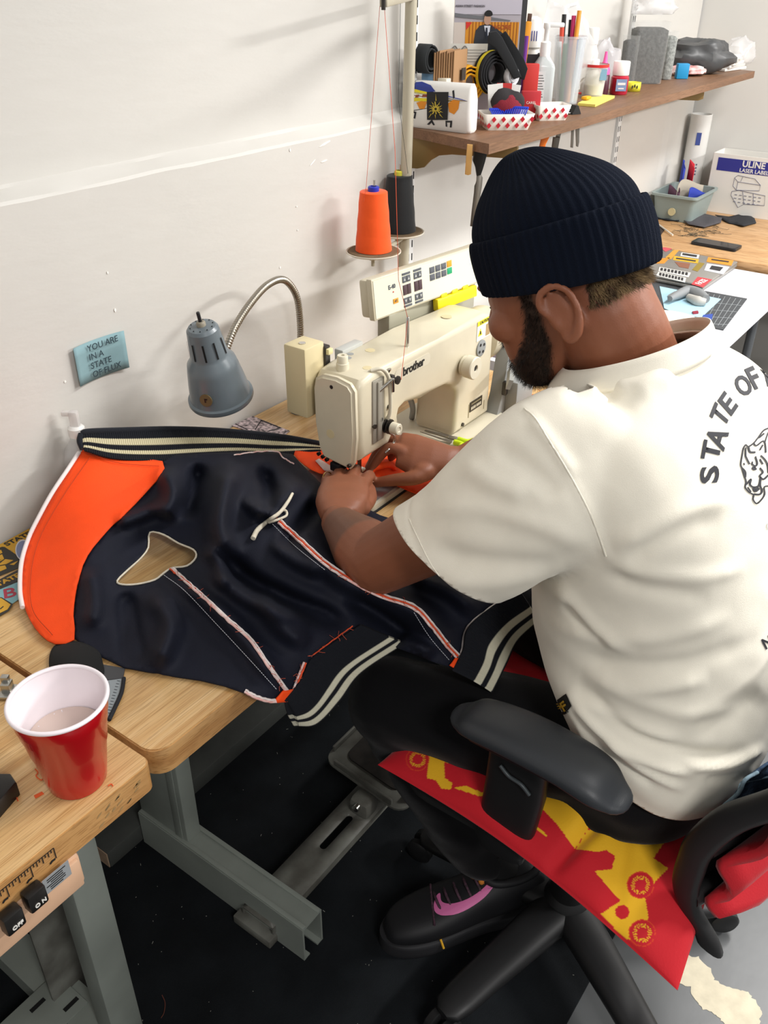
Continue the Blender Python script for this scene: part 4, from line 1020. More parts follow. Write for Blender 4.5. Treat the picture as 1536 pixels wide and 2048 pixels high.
def chair():
    hx, hy = .578, -.922
    t = thing('office_chair', (hx, hy, .006), 'black swivel office chair with padded armrests and mesh back', 'chair')
    # five-star base
    bm = bmesh.new(); bm_lathe(bm, [(.0, .062), (.045, .065), (.05, .09), (.042, .118), (.034, .13), (0, .13)], xf((hx, hy, 0)), 28); from_bm('base_hub', bm, chair_blk, t)
    for k in range(5):
        a = math.radians(165+72*k); d = Vector((math.cos(a), math.sin(a), 0)); n = Vector((-d.y, d.x, 0)); rings = []
        for s, w, zt, zb in ((.02, .030, .118, .066), (.10, .028, .112, .066), (.20, .0245, .100, .062), (.27, .023, .090, .058), (.30, .020, .084, .060), (.312, .010, .078, .066)):
            c = Vector((hx, hy, (zt+zb)/2))+d*s
            rings.append(ell(c, n*w*1.35, Vector((0, 0, (zt-zb)/2)), 20, 2.6))
        bm = bmesh.new(); bm_loft(bm, rings); L = from_bm('base_leg', bm, chair_blk, t, True, 50)
        c = Vector((hx, hy, .033))+d*.298
        bm = bmesh.new()
        for sg in (-1, 1):
            M = Matrix.Translation(c+d*.012+n*(sg*.014)) @ frame(n, d).to_4x4()
            bm_lathe(bm, [(0, -.010), (.022, -.010), (.027, -.006), (.027, .006), (.022, .010), (0, .010)], M, 24)
        bm_box(bm, c+Vector((0, 0, .018)), (.022, .022, .03), .004); from_bm('caster', bm, chair_blk, t)
    bm = bmesh.new(); cyl_between(bm, (hx, hy, .12), (hx, hy, .39), .026, None, 24); cyl_between(bm, (hx, hy, .12), (hx, hy, .26), .034, None, 24); from_bm('gas_cylinder', bm, chair_blk, t)
    # seat pan
    bm = bmesh.new(); bm_box(bm, (.60, -.90, .392), (.20, .26, .04), .01); from_bm('seat_mechanism', bm, chair_blk, t)
    bm = bmesh.new(); rings = []
    for z, s in ((.405, .86), (.412, .94), (.428, .99), (.445, 1.0), (.452, .97)):
        rings.append([(p[0], p[1], z) for p in rrect(.46*s, .48*s, .07*s, 6, .605, -.895)])
    bm_loft(bm, rings); from_bm('seat', bm, mesh_blk, t, True, 60)
    # armrests
    for x, sgn in ((.362, -1), (.86, 1)):
        A = [(x+.006, -.790, .668), (x+.004, -.815, .678), (x+.002, -.88, .687), (x, -.95, .687), (x-.002, -1.003, .679), (x-.003, -1.032, .667)]
        hw = [.028, .039, .043, .043, .041, .028]; hh = [.010, .017, .020, .020, .019, .010]
        P5 = spline([(*a, w_, h_) for a, w_, h_ in zip(A, hw, hh)], 8); P, hw, hh = P5[:, :3], P5[:, 3], P5[:, 4]
        rings = [ell(p, (w, 0, 0), (0, 0, h), 48, 2.5) for p, w, h in zip(P, hw, hh)]
        rings = [ell(P[0]+np.array((0, dy, -.001)), (w_, 0, 0), (0, 0, h_), 48, 2.5) for dy, w_, h_ in ((.016, .008, .003), (.013, .016, .006), (.007, .023, .0085))]+rings+[ell(P[-1]+np.array((0, -dy, -.001)), (w_, 0, 0), (0, 0, h_), 48, 2.5) for dy, w_, h_ in ((.007, .023, .0085), (.013, .016, .006), (.016, .008, .003))]
        bm = bmesh.new(); bm_loft(bm, rings); from_bm('arm_pad', bm, pad_blk, t, True, 60)
        bm = bmesh.new(); bm_box(bm, (x+.006, -.895, .656), (.05, .17, .018), .007); from_bm('pad_plate', bm, chair_blk, t)
        # upright
        bm = bmesh.new(); rings = [ell(c, (.014, 0, 0), (0, w, 0), 24, 3.5) for c, w in (((x+.012, -.882, .655), .046), ((x+.014, -.880, .57), .047), ((x+.014, -.874, .49), .045), ((x+.014, -.868, .44), .042), ((x+.02, -.866, .41), .036))]
        bm_loft(bm, rings); bm_box(bm, (x+.09*(-sgn), -.878, .425), (.17, .06, .018), .005); from_bm('arm_upright', bm, chair_blk, t, True, 50)
        tube('arm_adjuster', [(x-.004, -.86, .618), (x-.004, -.875, .606), (x-.004, -.895, .602), (x-.004, -.91, .590)], .003, mat('adjuster_grey', '#3c4245', .4), t, 8, sm=5)
    # backrest: curved frame with mesh, red cover behind
    side = [(-1.172, .400), (-1.158, .430), (-1.128, .468), (-1.115, .505), (-1.114, .55), (-1.118, .595), (-1.144, .665), (-1.19, .73), (-1.235, .80), (-1.265, .87), (-1.285, .94)]
    S2 = spline(side, 5)
    def bx(s, k):   # s across -1..1
        y, z = S2[k]; x = .632+s*.212; return Vector((x, y-.055*(1-s*s), z))
    k0 = 12
    for sg in (-1, 1):
        P = [bx(sg, k) for k in range(2, len(S2))]
        rings = [ell(p+Vector((0, -.016, -.004)), (.012, 0, 0), (0, .020, .006), 16, 2.6) for p in P]
        bm = bmesh.new(); bm_loft(bm, rings); from_bm('back_frame', bm, chair_blk, t, True, 60)
    for kk in (k0, len(S2)-1):
        P = [bx(s, kk)+Vector((0, -.018, 0)) for s in np.linspace(-1, 1, 17)]
        tube('back_rail', P, .017, chair_blk, t, 12)
    V = []; F = []; ns = 17
    for k in range(k0, len(S2)):
        for s in np.linspace(-1, 1, ns): V.append(bx(s, k)+Vector((0, -.012, 0)))
    nr = len(S2)-k0
    F = [(i*ns+j, i*ns+j+1, (i+1)*ns+j+1, (i+1)*ns+j) for i in range(nr-1) for j in range(ns-1)]
    o = from_vf('back_mesh', V, F, mesh_blk, t, True, 180); apply_mods(o, [('SOLIDIFY', dict(thickness=.003, offset=0))])
    V2 = [v+Vector((0, -.048-.012*math.sin(i*.7), -.012)) for i, v in enumerate(V)]
    o = from_vf('back_cover', V2, F, red_cloth, t, True, 180); apply_mods(o, [('SOLIDIFY', dict(thickness=.014, offset=0))])
    # lumbar support bar behind
    tube('lumbar_bar', [bx(s, k0+12)+Vector((0, -.03, 0)) for s in np.linspace(-1, 1, 9)], .010, chair_blk, t, 8)
    return t
chair()

def cushion():
    FL, RL, RR, FR = (np.array(p) for p in ((.352, -.648, .485), (.325, -1.170, .415), (.74, -1.13, .49), (.80, -.66, .49)))
    n = 330; u, v = np.meshgrid(np.linspace(0, 1, n), np.linspace(0, 1, n), indexing='ij')   # u: left->right, v: front->rear
    U, Vv = u.ravel(), v.ravel()
    P = (FL*(1-U[:, None])*(1-Vv[:, None])+FR*U[:, None]*(1-Vv[:, None])+RL*(1-U[:, None])*Vv[:, None]+RR*U[:, None]*Vv[:, None])
    # pulled-in edges between the corners
    P[:, 0] += .012*np.sin(np.pi*Vv)*(1-U)**3; P[:, 1] -= .015*np.sin(np.pi*U)*(1-Vv)**3
    P[:, 2] += .018*np.sin(np.pi*Vv)*(1-U)**2
    e = (np.clip(1-np.abs(2*U-1)**2.6, 0, 1)*np.clip(1-np.abs(2*Vv-1)**2.6, 0, 1))**.5
    nz = np.array([noise.noise((a*4, b*4, 0)) for a, b in zip(U, Vv)])
    wr = np.array([noise.noise((a*3+b*6, b*2, 3)) for a, b in zip(U, Vv)])
    nz2 = np.array([noise.noise((a*11, b*11, 8)) for a, b in zip(U, Vv)])
    crease = -.022*np.exp(-((Vv-.60-.25*U)/.025)**2)*(1-U)**1.2 - .012*np.exp(-((Vv-.80+.2*U)/.03)**2)*(1-U)
    top = P.copy(); top[:, 2] += e*(.050+.016*nz)+e*crease+.012*wr*e+.004*nz2*e
    bot = P.copy(); bot[:, 2] -= e*.026
    Vt = np.vstack([top, bot]); N = n*n
    F = []
    for i in range(n-1):
        for j in range(n-1):
            a, b, c, d = i*n+j, (i+1)*n+j, (i+1)*n+j+1, i*n+j+1
            F.append((a, d, c, b)); F.append((N+a, N+b, N+c, N+d))
    for j in range(n-1):
        F.append((j, N+j, N+j+1, j+1)); k = (n-1)*n; F.append((k+j, k+j+1, N+k+j+1, N+k+j))
        F.append((j*n, (j+1)*n, N+(j+1)*n, N+j*n)); F.append((j*n+n-1, N+j*n+n-1, N+(j+1)*n+n-1, (j+1)*n+n-1))
    me = bpy.data.meshes.new('seat_cushion'); me.from_pydata([tuple(p) for p in Vt], [], F)
    # printed blocks of yellow on red
    d = top-CAM; w = d@Fv; pu = 768+FPX*(d@Rv)/w; pv = 1024-FPX*(d@Uv)/w
    def c5(l): return [(720+x/2.648, 1360+y/2.648) for x, y in l]
    def c6(l): return [(1000+x/2.866, 1360+y/2.866) for x, y in l]
    polys = [c5([(340, 255), (420, 240), (720, 400), (705, 490), (445, 435), (450, 520), (490, 545), (480, 580), (430, 575), (400, 530), (355, 520), (365, 400), (330, 320)]),
             c5([(490, 570), (560, 560), (670, 605), (640, 618)]), c5([(905, 745), (990, 820), (985, 832), (900, 760)]),
             c6([(200, 620), (300, 600), (520, 830), (470, 905), (430, 970), (330, 830), (205, 700)]),
             c6([(435, 970), (500, 860), (760, 850), (960, 860), (960, 905), (880, 1020), (965, 1080), (885, 1160), (880, 1190), (830, 1230), (850, 1360), (800, 1470), (740, 1490), (690, 1460), (580, 1340), (690, 1265), (540, 1095), (640, 1085), (660, 1010), (610, 975), (560, 985)])]
    yel = np.zeros(N, bool)
    for p in polys: yel |= in_poly(pu, pv, p)
    red = np.array(rgb('#c40f20')[:3]); ye = np.array(rgb('#e9b21a')[:3]); orr = np.array(rgb('#d8401c')[:3])
    col = np.where(yel[:, None], ye, red)
    # sunburst discs
    def disc(cx, cy, r, f, inner=True):
        x, y = f([(cx, cy)])[0]; s = {c5: 2.648, c6: 2.866}[f]; rr = r/s
        a = np.arctan2(pv-y, pu-x); dd = np.hypot(pu-x, pv-y)/rr
        col[dd < 1] = red
        if inner:
            col[(dd > .93) & (dd < 1.0)] = orr
            k = (dd > .42) & (dd < .70) & (np.cos(a*26) > .1); col[k] = ye
    disc(805, 1175, 78, c6); disc(815, 1450, 78, c6); disc(305, 420, 62, c5); disc(700, 1330, 40, c6, False)
    cc = np.vstack([col, np.tile(red, (N, 1))]); set_col(me, cc)
    m = attr_mat('cushion_print', rough=.8, bump=.15, bscale=300, sheen=.3)
    o = put('seat_cushion', me, m, None, True, 180); tag(o, 'red and yellow printed cushion sagging off the chair seat', 'cushion')
cushion()

def denim():
    # folded denim garment hung over the chair back
    rows = []
    pts = [[(1438, 1622), (1470, 1612), (1510, 1602), (1560, 1590)], [(1452, 1608), (1480, 1590), (1515, 1580), (1565, 1572)], [(1478, 1585), (1486, 1565), (1520, 1556), (1570, 1548)], [(1490, 1560), (1500, 1550), (1530, 1540), (1580, 1530)], [(1515, 1545), (1530, 1530), (1550, 1520), (1600, 1508)]]
    W_ = [1.215, 1.21, 1.19, 1.18, 1.20]
    V = []; 
    for r, w in zip(pts, W_): 
        q = spline(r, 6); V.append([onw(a, b, w+.006*math.sin(i*.9+w*40)+.05*i/len(q)) for i, (a, b) in enumerate(q)])
    n = len(V[0]); vv = [p for r in V for p in r]
    F = [(i*n+j, i*n+j+1, (i+1)*n+j+1, (i+1)*n+j) for i in range(len(V)-1) for j in range(n-1)]
    t = thing('denim_jacket', tuple(V[0][0]), 'faded blue denim garment tucked over the chair back', 'denim garment')
    dm = mat('denim', '#33475f', rough=.9, var=.45, vscale=160, bump=.4, bscale=700)
    o = from_vf('denim_cloth', vv, F, dm, t, True, 180); apply_mods(o, [('SUBSURF', dict(levels=1)), ('SOLIDIFY', dict(thickness=.004, offset=0))])
    tube('denim_seam', V[2][:], .0028, mat('denim_light', '#7e95a3', .9, var=.3, vscale=120), t, 7)
    tube('denim_seam', [r[0] for r in V], .0028, mat('denim_light', '#7e95a3', .9), t, 7, sm=3)
denim()

# ------------------------------------------------------------------ the person
TAU = math.radians(25)
HE = Vector((.540, -.793, 1.253))                       # midpoint between the ears
HM = Matrix.Translation(HE) @ Matrix.Rotation(math.radians(-4), 4, 'Z') @ Matrix.Rotation(-TAU, 4, 'X')
def H(x, y, z): return HM @ Vector((x, y, z))
def bm_ellipsoid(bm, c, r, mtx=None, seg=24):
    rr = bmesh.ops.create_uvsphere(bm, u_segments=seg, v_segments=seg//2, radius=1.0)
    M = Matrix.Translation(Vector(c)) @ Matrix.Diagonal((r[0], r[1], r[2], 1))
    if mtx is not None: M = mtx @ M
    for v in rr['verts']: v.co = M @ v.co
def bm_limb(bm, pts, rad, seg=20, n=6):
    """tapered limb through joints, round ends"""
    P = spline(pts, n); R = np.interp(np.linspace(0, 1, len(P)), np.linspace(0, 1, len(rad)), rad)
    bm_tube(bm, P, R, seg)
    bm_ellipsoid(bm, P[0], (R[0],)*3, None, 16); bm_ellipsoid(bm, P[-1], (R[-1],)*3, None, 16)

SHO_L, ELB_L, WRI_L = Vector((.420, -.865, 1.075)), Vector((.396, -.615, .846)), Vector(onz(678, 1046, .838))
SHO_R, ELB_R, WRI_R = Vector((.755, -.850, 1.08)), Vector((.885, -.640, .865)), Vector(onz(925, 922, .822))
ANK = Vector((.535, -.768, .115)); KNE = Vector((.432, -.612, .548)); HIP = Vector((.53, -.98, .555))
ANK_R = Vector((.80, -.56, .10)); KNE_R = Vector((.78, -.60, .56)); HIP_R = Vector((.71, -.98, .555))

def torso_rings(inset=0.0):
    st = [(.565, .628, -1.000, .200, .138), (.61, .626, -1.000, .196, .142), (.66, .622, -.992, .190, .146), (.75, .616, -.978, .180, .146), (.85, .606, -.960, .184, .142), (.95, .600, -.942, .198, .140), (1.03, .594, -.925, .210, .136), (1.09, .588, -.912, .196, .118), (1.12, .580, -.902, .160, .096), (1.14, .572, -.892, .118, .078)]
    P = spline([s for s in st], 4); out = []
    for z, x, y, a, b in P: out.append(ell((x, y, z), (a-inset, 0, 0), (0, b-inset, 0), 48, 2.3))
    return out

def fingers(bm, spec):
    for pts, r0, r1 in spec:
        P = [onz(*p) for p in pts]
        bm_limb(bm, P, np.linspace(r0, r1, 4), 12, 5)

def body():
    bm = bmesh.new()
    # skull, jaw, face
    bm_ellipsoid(bm, (0, -.004, .048), (.077, .099, .086), HM, 40)
    rings = [ell(H(0, cy, z), HM.to_3x3() @ Vector((rx, 0, 0)), HM.to_3x3() @ Vector((0, ry, 0)), 36, 2.2) for z, cy, rx, ry in ((.06, .0, .073, .094), (.03, .006, .072, .092), (0, .014, .070, .086), (-.03, .022, .065, .078), (-.06, .032, .058, .066), (-.085, .044, .047, .051), (-.104, .056, .033, .034), (-.114, .060, .016, .018))]
    bm_loft(bm, rings)
    bm_limb(bm, [H(0, .094, .018), H(0, .104, -.004), H(0, .114, -.022)], [.009, .011, .0125], 14)
    bm_ellipsoid(bm, (.011, .104, -.026), (.008, .010, .008), HM); bm_ellipsoid(bm, (-.011, .104, -.026), (.008, .010, .008), HM)
    for s in (-1, 1):
        bm_ellipsoid(bm, (s*.030, .084, .030), (.026, .012, .008), HM)        # brow
        bm_ellipsoid(bm, (s*.030, .079, .010), (.014, .013, .012), HM)        # lowered lid
        bm_ellipsoid(bm, (s*.044, .064, -.022), (.026, .026, .024), HM)       # cheek
        # ear: plate and rim
        Me = HM @ Matrix.Translation((s*.074, -.034, -.022)) @ Matrix.Rotation(s*math.radians(-24), 4, 'Z') @ Matrix.Rotation(math.radians(-14), 4, 'X')
        bm_ellipsoid(bm, (s*.005, -.002, 0), (.0060, .020, .031), Me)
        rim = [(s*.008, .012, .002), (s*.010, .017, .018), (s*.013, .010, .032), (s*.015, -.006, .034), (s*.016, -.018, .024), (s*.015, -.021, .006), (s*.013, -.016, -.012), (s*.010, -.006, -.026), (s*.006, .006, -.030), (s*.004, .011, -.020)]
        bm_tube(bm, spline([Me @ Vector(p) for p in rim], 6), [.0035, .0045, .0045, .0048, .0045, .0042, .005, .0065, .006, .004], 10)
        bm_limb(bm, [Me @ Vector((s*.008, -.002, .018)), Me @ Vector((s*.010, -.008, .004)), Me @ Vector((s*.008, -.002, -.012))], [.003, .0035, .003], 8)
        bm_ellipsoid(bm, (s*.008, .010, -.006), (.005, .005, .007), Me)       # tragus
    bm_ellipsoid(bm, (0, .093, -.052), (.024, .012, .007), HM); bm_ellipsoid(bm, (0, .090, -.066), (.022, .012, .008), HM)
    # neck
    bm_limb(bm, [H(0, -.030, .0), H(0, -.045, -.05), (.566, -.870, 1.170), (.572, -.90, 1.10)], [.064, .061, .066, .072], 28)
    # torso
    bm_loft(bm, torso_rings(.016))
    # arms
    for sh, el, wr, sg in ((SHO_L, ELB_L, WRI_L, -1), (SHO_R, ELB_R, WRI_R, 1)):
        bm_limb(bm, [sh, sh.lerp(el, .5), el], [.062, .056, .047], 22)
        fm = el.lerp(wr, .35)
        bm_limb(bm, [el, fm, el.lerp(wr, .72), wr], [.047, .049, .037, .0285], 22)
    # left hand: closed over the cloth, seen from the back
    pl = [onz(680, 1035, .836), onz(684, 1005, .835), onz(688, 978, .827)]
    rings = [ell(c, (Rv*w), (np.array((Uv*.6-Fv*.8))*h*.0+np.array((.0, .0, h))), 24, 2.5) for c, w, h in ((pl[0], .030, .021), (onz(682, 1020, .837), .038, .023), (pl[1], .044, .023), (onz(687, 985, .830), .044, .021), (onz(690, 966, .820), .040, .018))]
    bm_loft(bm, rings)
    fingers(bm, [([(722, 975, .823), (738, 952, .810), (738, 958, .790), (728, 968, .784)], .0120, .0085),
                 ([(702, 963, .829), (710, 940, .812), (714, 945, .793), (706, 958, .786)], .0122, .0086),
                 ([(676, 963, .829), (680, 940, .812), (686, 944, .795), (682, 958, .787)], .0116, .0082),
                 ([(652, 974, .822), (655, 952, .808), (663, 956, .793), (664, 968, .786)], .0104, .0076),
                 ([(702, 1024, .832), (728, 1012, .824), (741, 996, .810), (741, 978, .796)], .0150, .0095)])
    bm_ellipsoid(bm, onz(716, 1014, .828), (.022, .022, .018))
    # right hand: pinching the orange cloth
    Xr = (WRI_R-onz(790, 892, .845)).normalized()
    rings = []
    for c, w, h in ((WRI_R, .026, .024), (onz(895, 924, .826), .030, .024), (onz(860, 918, .831), .037, .023), (onz(825, 908, .837), .039, .020), (onz(797, 898, .841), .034, .015)):
        n = Vector((-.45, -.35, .8)); n = (n-Xr*n.dot(Xr)).normalized(); b = Xr.cross(n); rings.append(ell(c, b*w, n*h, 24, 2.4))
    bm_loft(bm, rings)
    fingers(bm, [([(808, 905, .842), (780, 896, .846), (757, 916, .826), (738, 948, .793)], .0120, .0076),
                 ([(812, 895, .845), (785, 880, .846), (758, 900, .822), (737, 936, .792)], .0122, .0078),
                 ([(824, 892, .838), (800, 880, .832), (776, 893, .812), (752, 920, .792)], .0116, .0078),
                 ([(842, 895, .828), (822, 888, .820), (798, 902, .803), (782, 915, .790)], .0104, .0076),
                 ([(868, 938, .820), (830, 955, .815), (788, 960, .806), (747, 966, .792)], .0165, .0088)])
    bm_ellipsoid(bm, onz(850, 938, .822), (.026, .022, .016))
    # legs inside the trousers
    for hp, kn, an in ((HIP, KNE, ANK), (HIP_R, KNE_R, ANK_R)):
        bm_limb(bm, [hp, hp.lerp(kn, .5), kn], [.075, .068, .052], 20); bm_limb(bm, [kn, kn.lerp(an, .35), an], [.052, .048, .034], 20)
    me = remesh_bm(bm, .0031, 3, .5)
    return me

skin_m = attr_mat('skin', rough=.5, bump=.12, bscale=450)
skin_m.node_tree.nodes['Principled BSDF'].inputs['Subsurface Weight'].default_value = .08
skin_m.node_tree.nodes['Principled BSDF'].inputs['Subsurface Radius'].default_value = (.010, .004, .002)
skin_m.node_tree.nodes['Principled BSDF'].inputs['Subsurface Scale'].default_value = .4

def person():
    t = thing('person', (.60, -.92, .006), 'man in cream printed t-shirt and navy beanie bent over the sewing machine', 'person')
    me = body(); co = get_co(me); n = len(co)
    sk = np.array(rgb('#8a543b')[:3]); col = np.tile(sk, (n, 1))
    inv = np.array(HM.inverted()); hc = co@inv[:3, :3].T+inv[:3, 3]
    nz = np.array([noise.noise(Vector(p*40)) for p in co])
    # stubble under the beard and hair line
    def beard_w(q):
        x, y, z = np.abs(q[:, 0]), q[:, 1], q[:, 2]
        # distance (side view) to the jaw line from the sideburn to the chin
        d, s = seg_dist(np.stack([y, z], 1), [(.010, .02), (.012, -.02), (.022, -.052), (.045, -.080), (.070, -.098), (.090, -.088)])
        wd = np.interp(s, [0, .25, .5, .8, 1], [.010, .014, .022, .028, .022])
        jaw = np.clip((wd-d)/.006, 0, 1)*np.where(z > .012, .6, 1)
        mou = np.clip((.010-np.abs(z+.042))/.004, 0, 1)*np.clip((y-.084)/.008, 0, 1)*np.clip((.034-x)/.006, 0, 1)
        return np.clip(np.maximum(jaw, mou), 0, 1)*(np.linalg.norm(q*np.array([1, 1, .8]), axis=1) < .138)
    bw = beard_w(hc)*(hc[:, 2] > -.122)
    dk = np.array(rgb('#1d1410')[:3]); col = col*(1-.92*bw[:, None])+dk*.92*bw[:, None]
    # hairy / inked lower forearm
    def axis_t(P, a, b):
        d = np.array(b-a); l = np.linalg.norm(d); q = P-np.array(a); tt = q@d/l**2; r = np.linalg.norm(q-tt[:, None]*d, axis=1); return tt, r
    tt, r = axis_t(co, ELB_L, WRI_L); k = (r < .065)*np.clip((tt-.30)/.06, 0, 1)*np.clip((1.0-tt)/.05, 0, 1)
    col = col*(1-.5*k[:, None])+np.array(rgb('#4a3f36')[:3])*.5*k[:, None]
    col *= (1+.06*nz)[:, None]
    set_col(me, col)
    b = put('body', me, skin_m, t, True, 180)
    # eyes + brows
    for s in (-1, 1):
        tube('eyebrow', [H(s*.014, .097, .030), H(s*.030, .095, .036), H(s*.046, .083, .031)], [.002, .003, .0015], mat('brow_hair', '#1c1512', .9), t, 6, sm=4)
        tube('eyelash', [H(s*.018, .090, .004), H(s*.030, .092, .001), H(s*.043, .085, .003)], .0012, mat('brow_hair', '#1c1512', .9), t, 5, sm=4)
    # finger nail on the right thumb and index
    nm = mat('nail', '#c08a72', .35)
    bm = bmesh.new(); p = onz(746, 961, .800); bm_ellipsoid(bm, p, (.006, .0045, .002)); from_bm('finger_nail', bm, nm, t)
    lathe('finger_ring', [(.0118, -.0012), (.0128, -.0012), (.0128, .0012), (.0118, .0012)], mat('gold', '#c9a05a', .25, 1), t, Matrix.Translation(onz(656, 958, .815)) @ Matrix.Rotation(1.2, 4, 'X'), 24, False)

    # beard and hair as short strands rooted on the head
    me = b.data; co2 = get_co(me)+np.array(t.location); no = get_no(me)
    R3 = np.array(HM.to_3x3())
    def strands(name, sel, cnt, ln, dirv, colr, wid=.00045, jit=.5):
        idx = rng.choice(sel, cnt); bm = bmesh.new()
        for i in idx:
            p = Vector(co2[i])+Vector(rng.normal(0, .0012, 3)); d = (Vector(no[i])*.45+Vector(dirv)*.8+Vector(rng.normal(0, jit, 3))*.5).normalized()
            l = ln*rng.uniform(.5, 1.2); s = d.orthogonal().normalized()*wid
            v = [bm.verts.new(p+s), bm.verts.new(p-s), bm.verts.new(p+d*l)]; bm.faces.new(v)
        me2 = bpy.data.meshes.new(name); bm.to_mesh(me2); bm.free()
        o = put(name, me2, colr, t, False); tag(o, kind='stuff'); return o
    dn = R3@np.array([0, .35, -1.0])
    strands('beard', np.where(bw > .35)[0], 7000, .008, dn, mat('beard_hair', '#15100d', .8))
    nape = (hc[:, 1] < -.062) & (hc[:, 2] > -.058-.0*hc[:, 1]) & (hc[:, 2] < .02) & (np.linalg.norm(hc, axis=1) < .13)
    nape &= hc[:, 2] > -.026+.5*np.clip(-.055-hc[:, 1], 0, .1)*.4
    strands('nape_hair', np.where(nape)[0], 4200, .012, R3@np.array([0, -.35, -1.0]), mat('nape_hair', '#3b2b20', .8, var=.5, vscale=60, col2='#8d7450'), .0006)

    # ---------------- beanie
    V = []; ns = 216
    knit = mat('beanie_knit', '#0d1320', rough=.95, bump=.6, bscale=900, spec=.15)
    def bean(name, prof, ribn, amp, parent, twist=0.0, cut=None):
        rings = []
        for (z, rx, ry, cy, lean) in prof:
            ring = []
            for k in range(ns):
                a = 2*math.pi*k/ns
                rr = 1+amp*(.5+.5*math.cos(ribn*a))/max(rx, .02)
                zz = z+lean*math.sin(a)
                ring.append(H(.93*rx*rr*math.cos(a), cy+.93*ry*rr*math.sin(a), zz))
            rings.append(ring)
        bm = bmesh.new(); bm_loft(bm, rings, True); return from_bm(name, bm, knit, parent, True, 180)
    # crown (z, rx, ry, centre y, lean) in head coordinates
    cr = [(.045, .086, .110, -.008, .0), (.07, .089, .113, -.008, .0), (.095, .085, .108, -.006, .0), (.120, .070, .090, -.002, 0), (.140, .050, .066, .004, 0), (.156, .032, .042, .010, 0), (.166, .016, .02, .014, 0), (.169, .002, .003, .015, 0)]
    P = spline(cr, 6)
    o = bean('beanie', P, 54, .0018, t)
    cf = [(.014, .0905, .112, -.008, .012), (.010, .0955, .117, -.008, .012), (.018, .0985, .120, -.009, .011), (.045, .0995, .122, -.010, .008), (.066, .098, .121, -.010, .006), (.078, .0955, .118, -.010, .005), (.080, .091, .114, -.010, .005), (.074, .088, .111, -.009, .004)]
    Pc = spline(cf, 5)
    c = bean('beanie_cuff', Pc, 66, .0026, o)
    return t
PERSON = person()

# ------------------------------------------------------------------ clothes
tee = mat('tee_cream', '#f1ebdb', rough=.85, var=.03, vscale=18, bump=.2, bscale=1100, sheen=.15)
def bvh_of(o):
    me = o.data; off = np.array(root_loc(o.parent) if o.parent else (0, 0, 0)) + (np.array(o.location) if not o.parent else 0)
    co = get_co(me)+off
    return BVHTree.FromPolygons([tuple(c) for c in co], [tuple(p.vertices) for p in me.polygons])
def hit(bvh, u, v, off):
    d = Vector(ray(u, v)).normalized(); r = bvh.ray_cast(Vector(CAM), d)
    if r[0] is None:
        p = Vector(CAM)+d*1.25; r = bvh.find_nearest(p)
    n = r[1]
    if n.dot(d) > 0: n = -n
    return r[0]+n*off
def decal(name, outline, bvh, m, parent, off=.0009, sp=4.0, holes=()):
    v, f = cdt_mesh(densify(outline, sp), [densify(h, sp) for h in holes], sp)
    return from_vf(name, [hit(bvh, p[0], p[1], off) for p in v], f, m, parent, True, 180)
def decal_letter(name, ch, c, up, right, bvh, m, parent, off=.0009, bold=.02):
    me = text_mesh(ch, 1.0, bold=bold); bm = bmesh.new(); bm.from_mesh(me); bpy.data.meshes.remove(me)
    co = np.array([v.co[:] for v in bm.verts]); lo, hi = co.min(0), co.max(0)
    bmesh.ops.subdivide_edges(bm, edges=[e for e in bm.edges if e.calc_length() > .12], cuts=3, use_grid_fill=True)
    bmesh.ops.triangulate(bm, faces=bm.faces)
    bm.verts.ensure_lookup_table()
    for v in bm.verts:
        a = (v.co.x-lo[0])/(hi[0]-lo[0])-.5; b = (v.co.y-lo[1])/(hi[1]-lo[1])-.5
        v.co = hit(bvh, c[0]+right[0]*a+up[0]*b, c[1]+right[1]*a+up[1]*b, off)
    return from_bm(name, bm, m, parent, True, 180)
def decal_line(bm, pts, width, bvh, off=.001):
    Q = spline(pts, 5); d = np.gradient(Q, axis=0); n = np.stack([-d[:, 1], d[:, 0]], 1); n /= np.linalg.norm(n, axis=1)[:, None]+1e-9
    A = [bm.verts.new(hit(bvh, *(q+k*width/2), off)) for q, k in zip(Q, n)]
    B = [bm.verts.new(hit(bvh, *(q-k*width/2), off)) for q, k in zip(Q, n)]
    for i in range(len(Q)-1): bm.faces.new((A[i], A[i+1], B[i+1], B[i]))
def px_of(co):
    d = co-CAM; w = d@Fv
    return np.stack([768+FPX*(d@Rv)/w, 1024-FPX*(d@Uv)/w], 1)

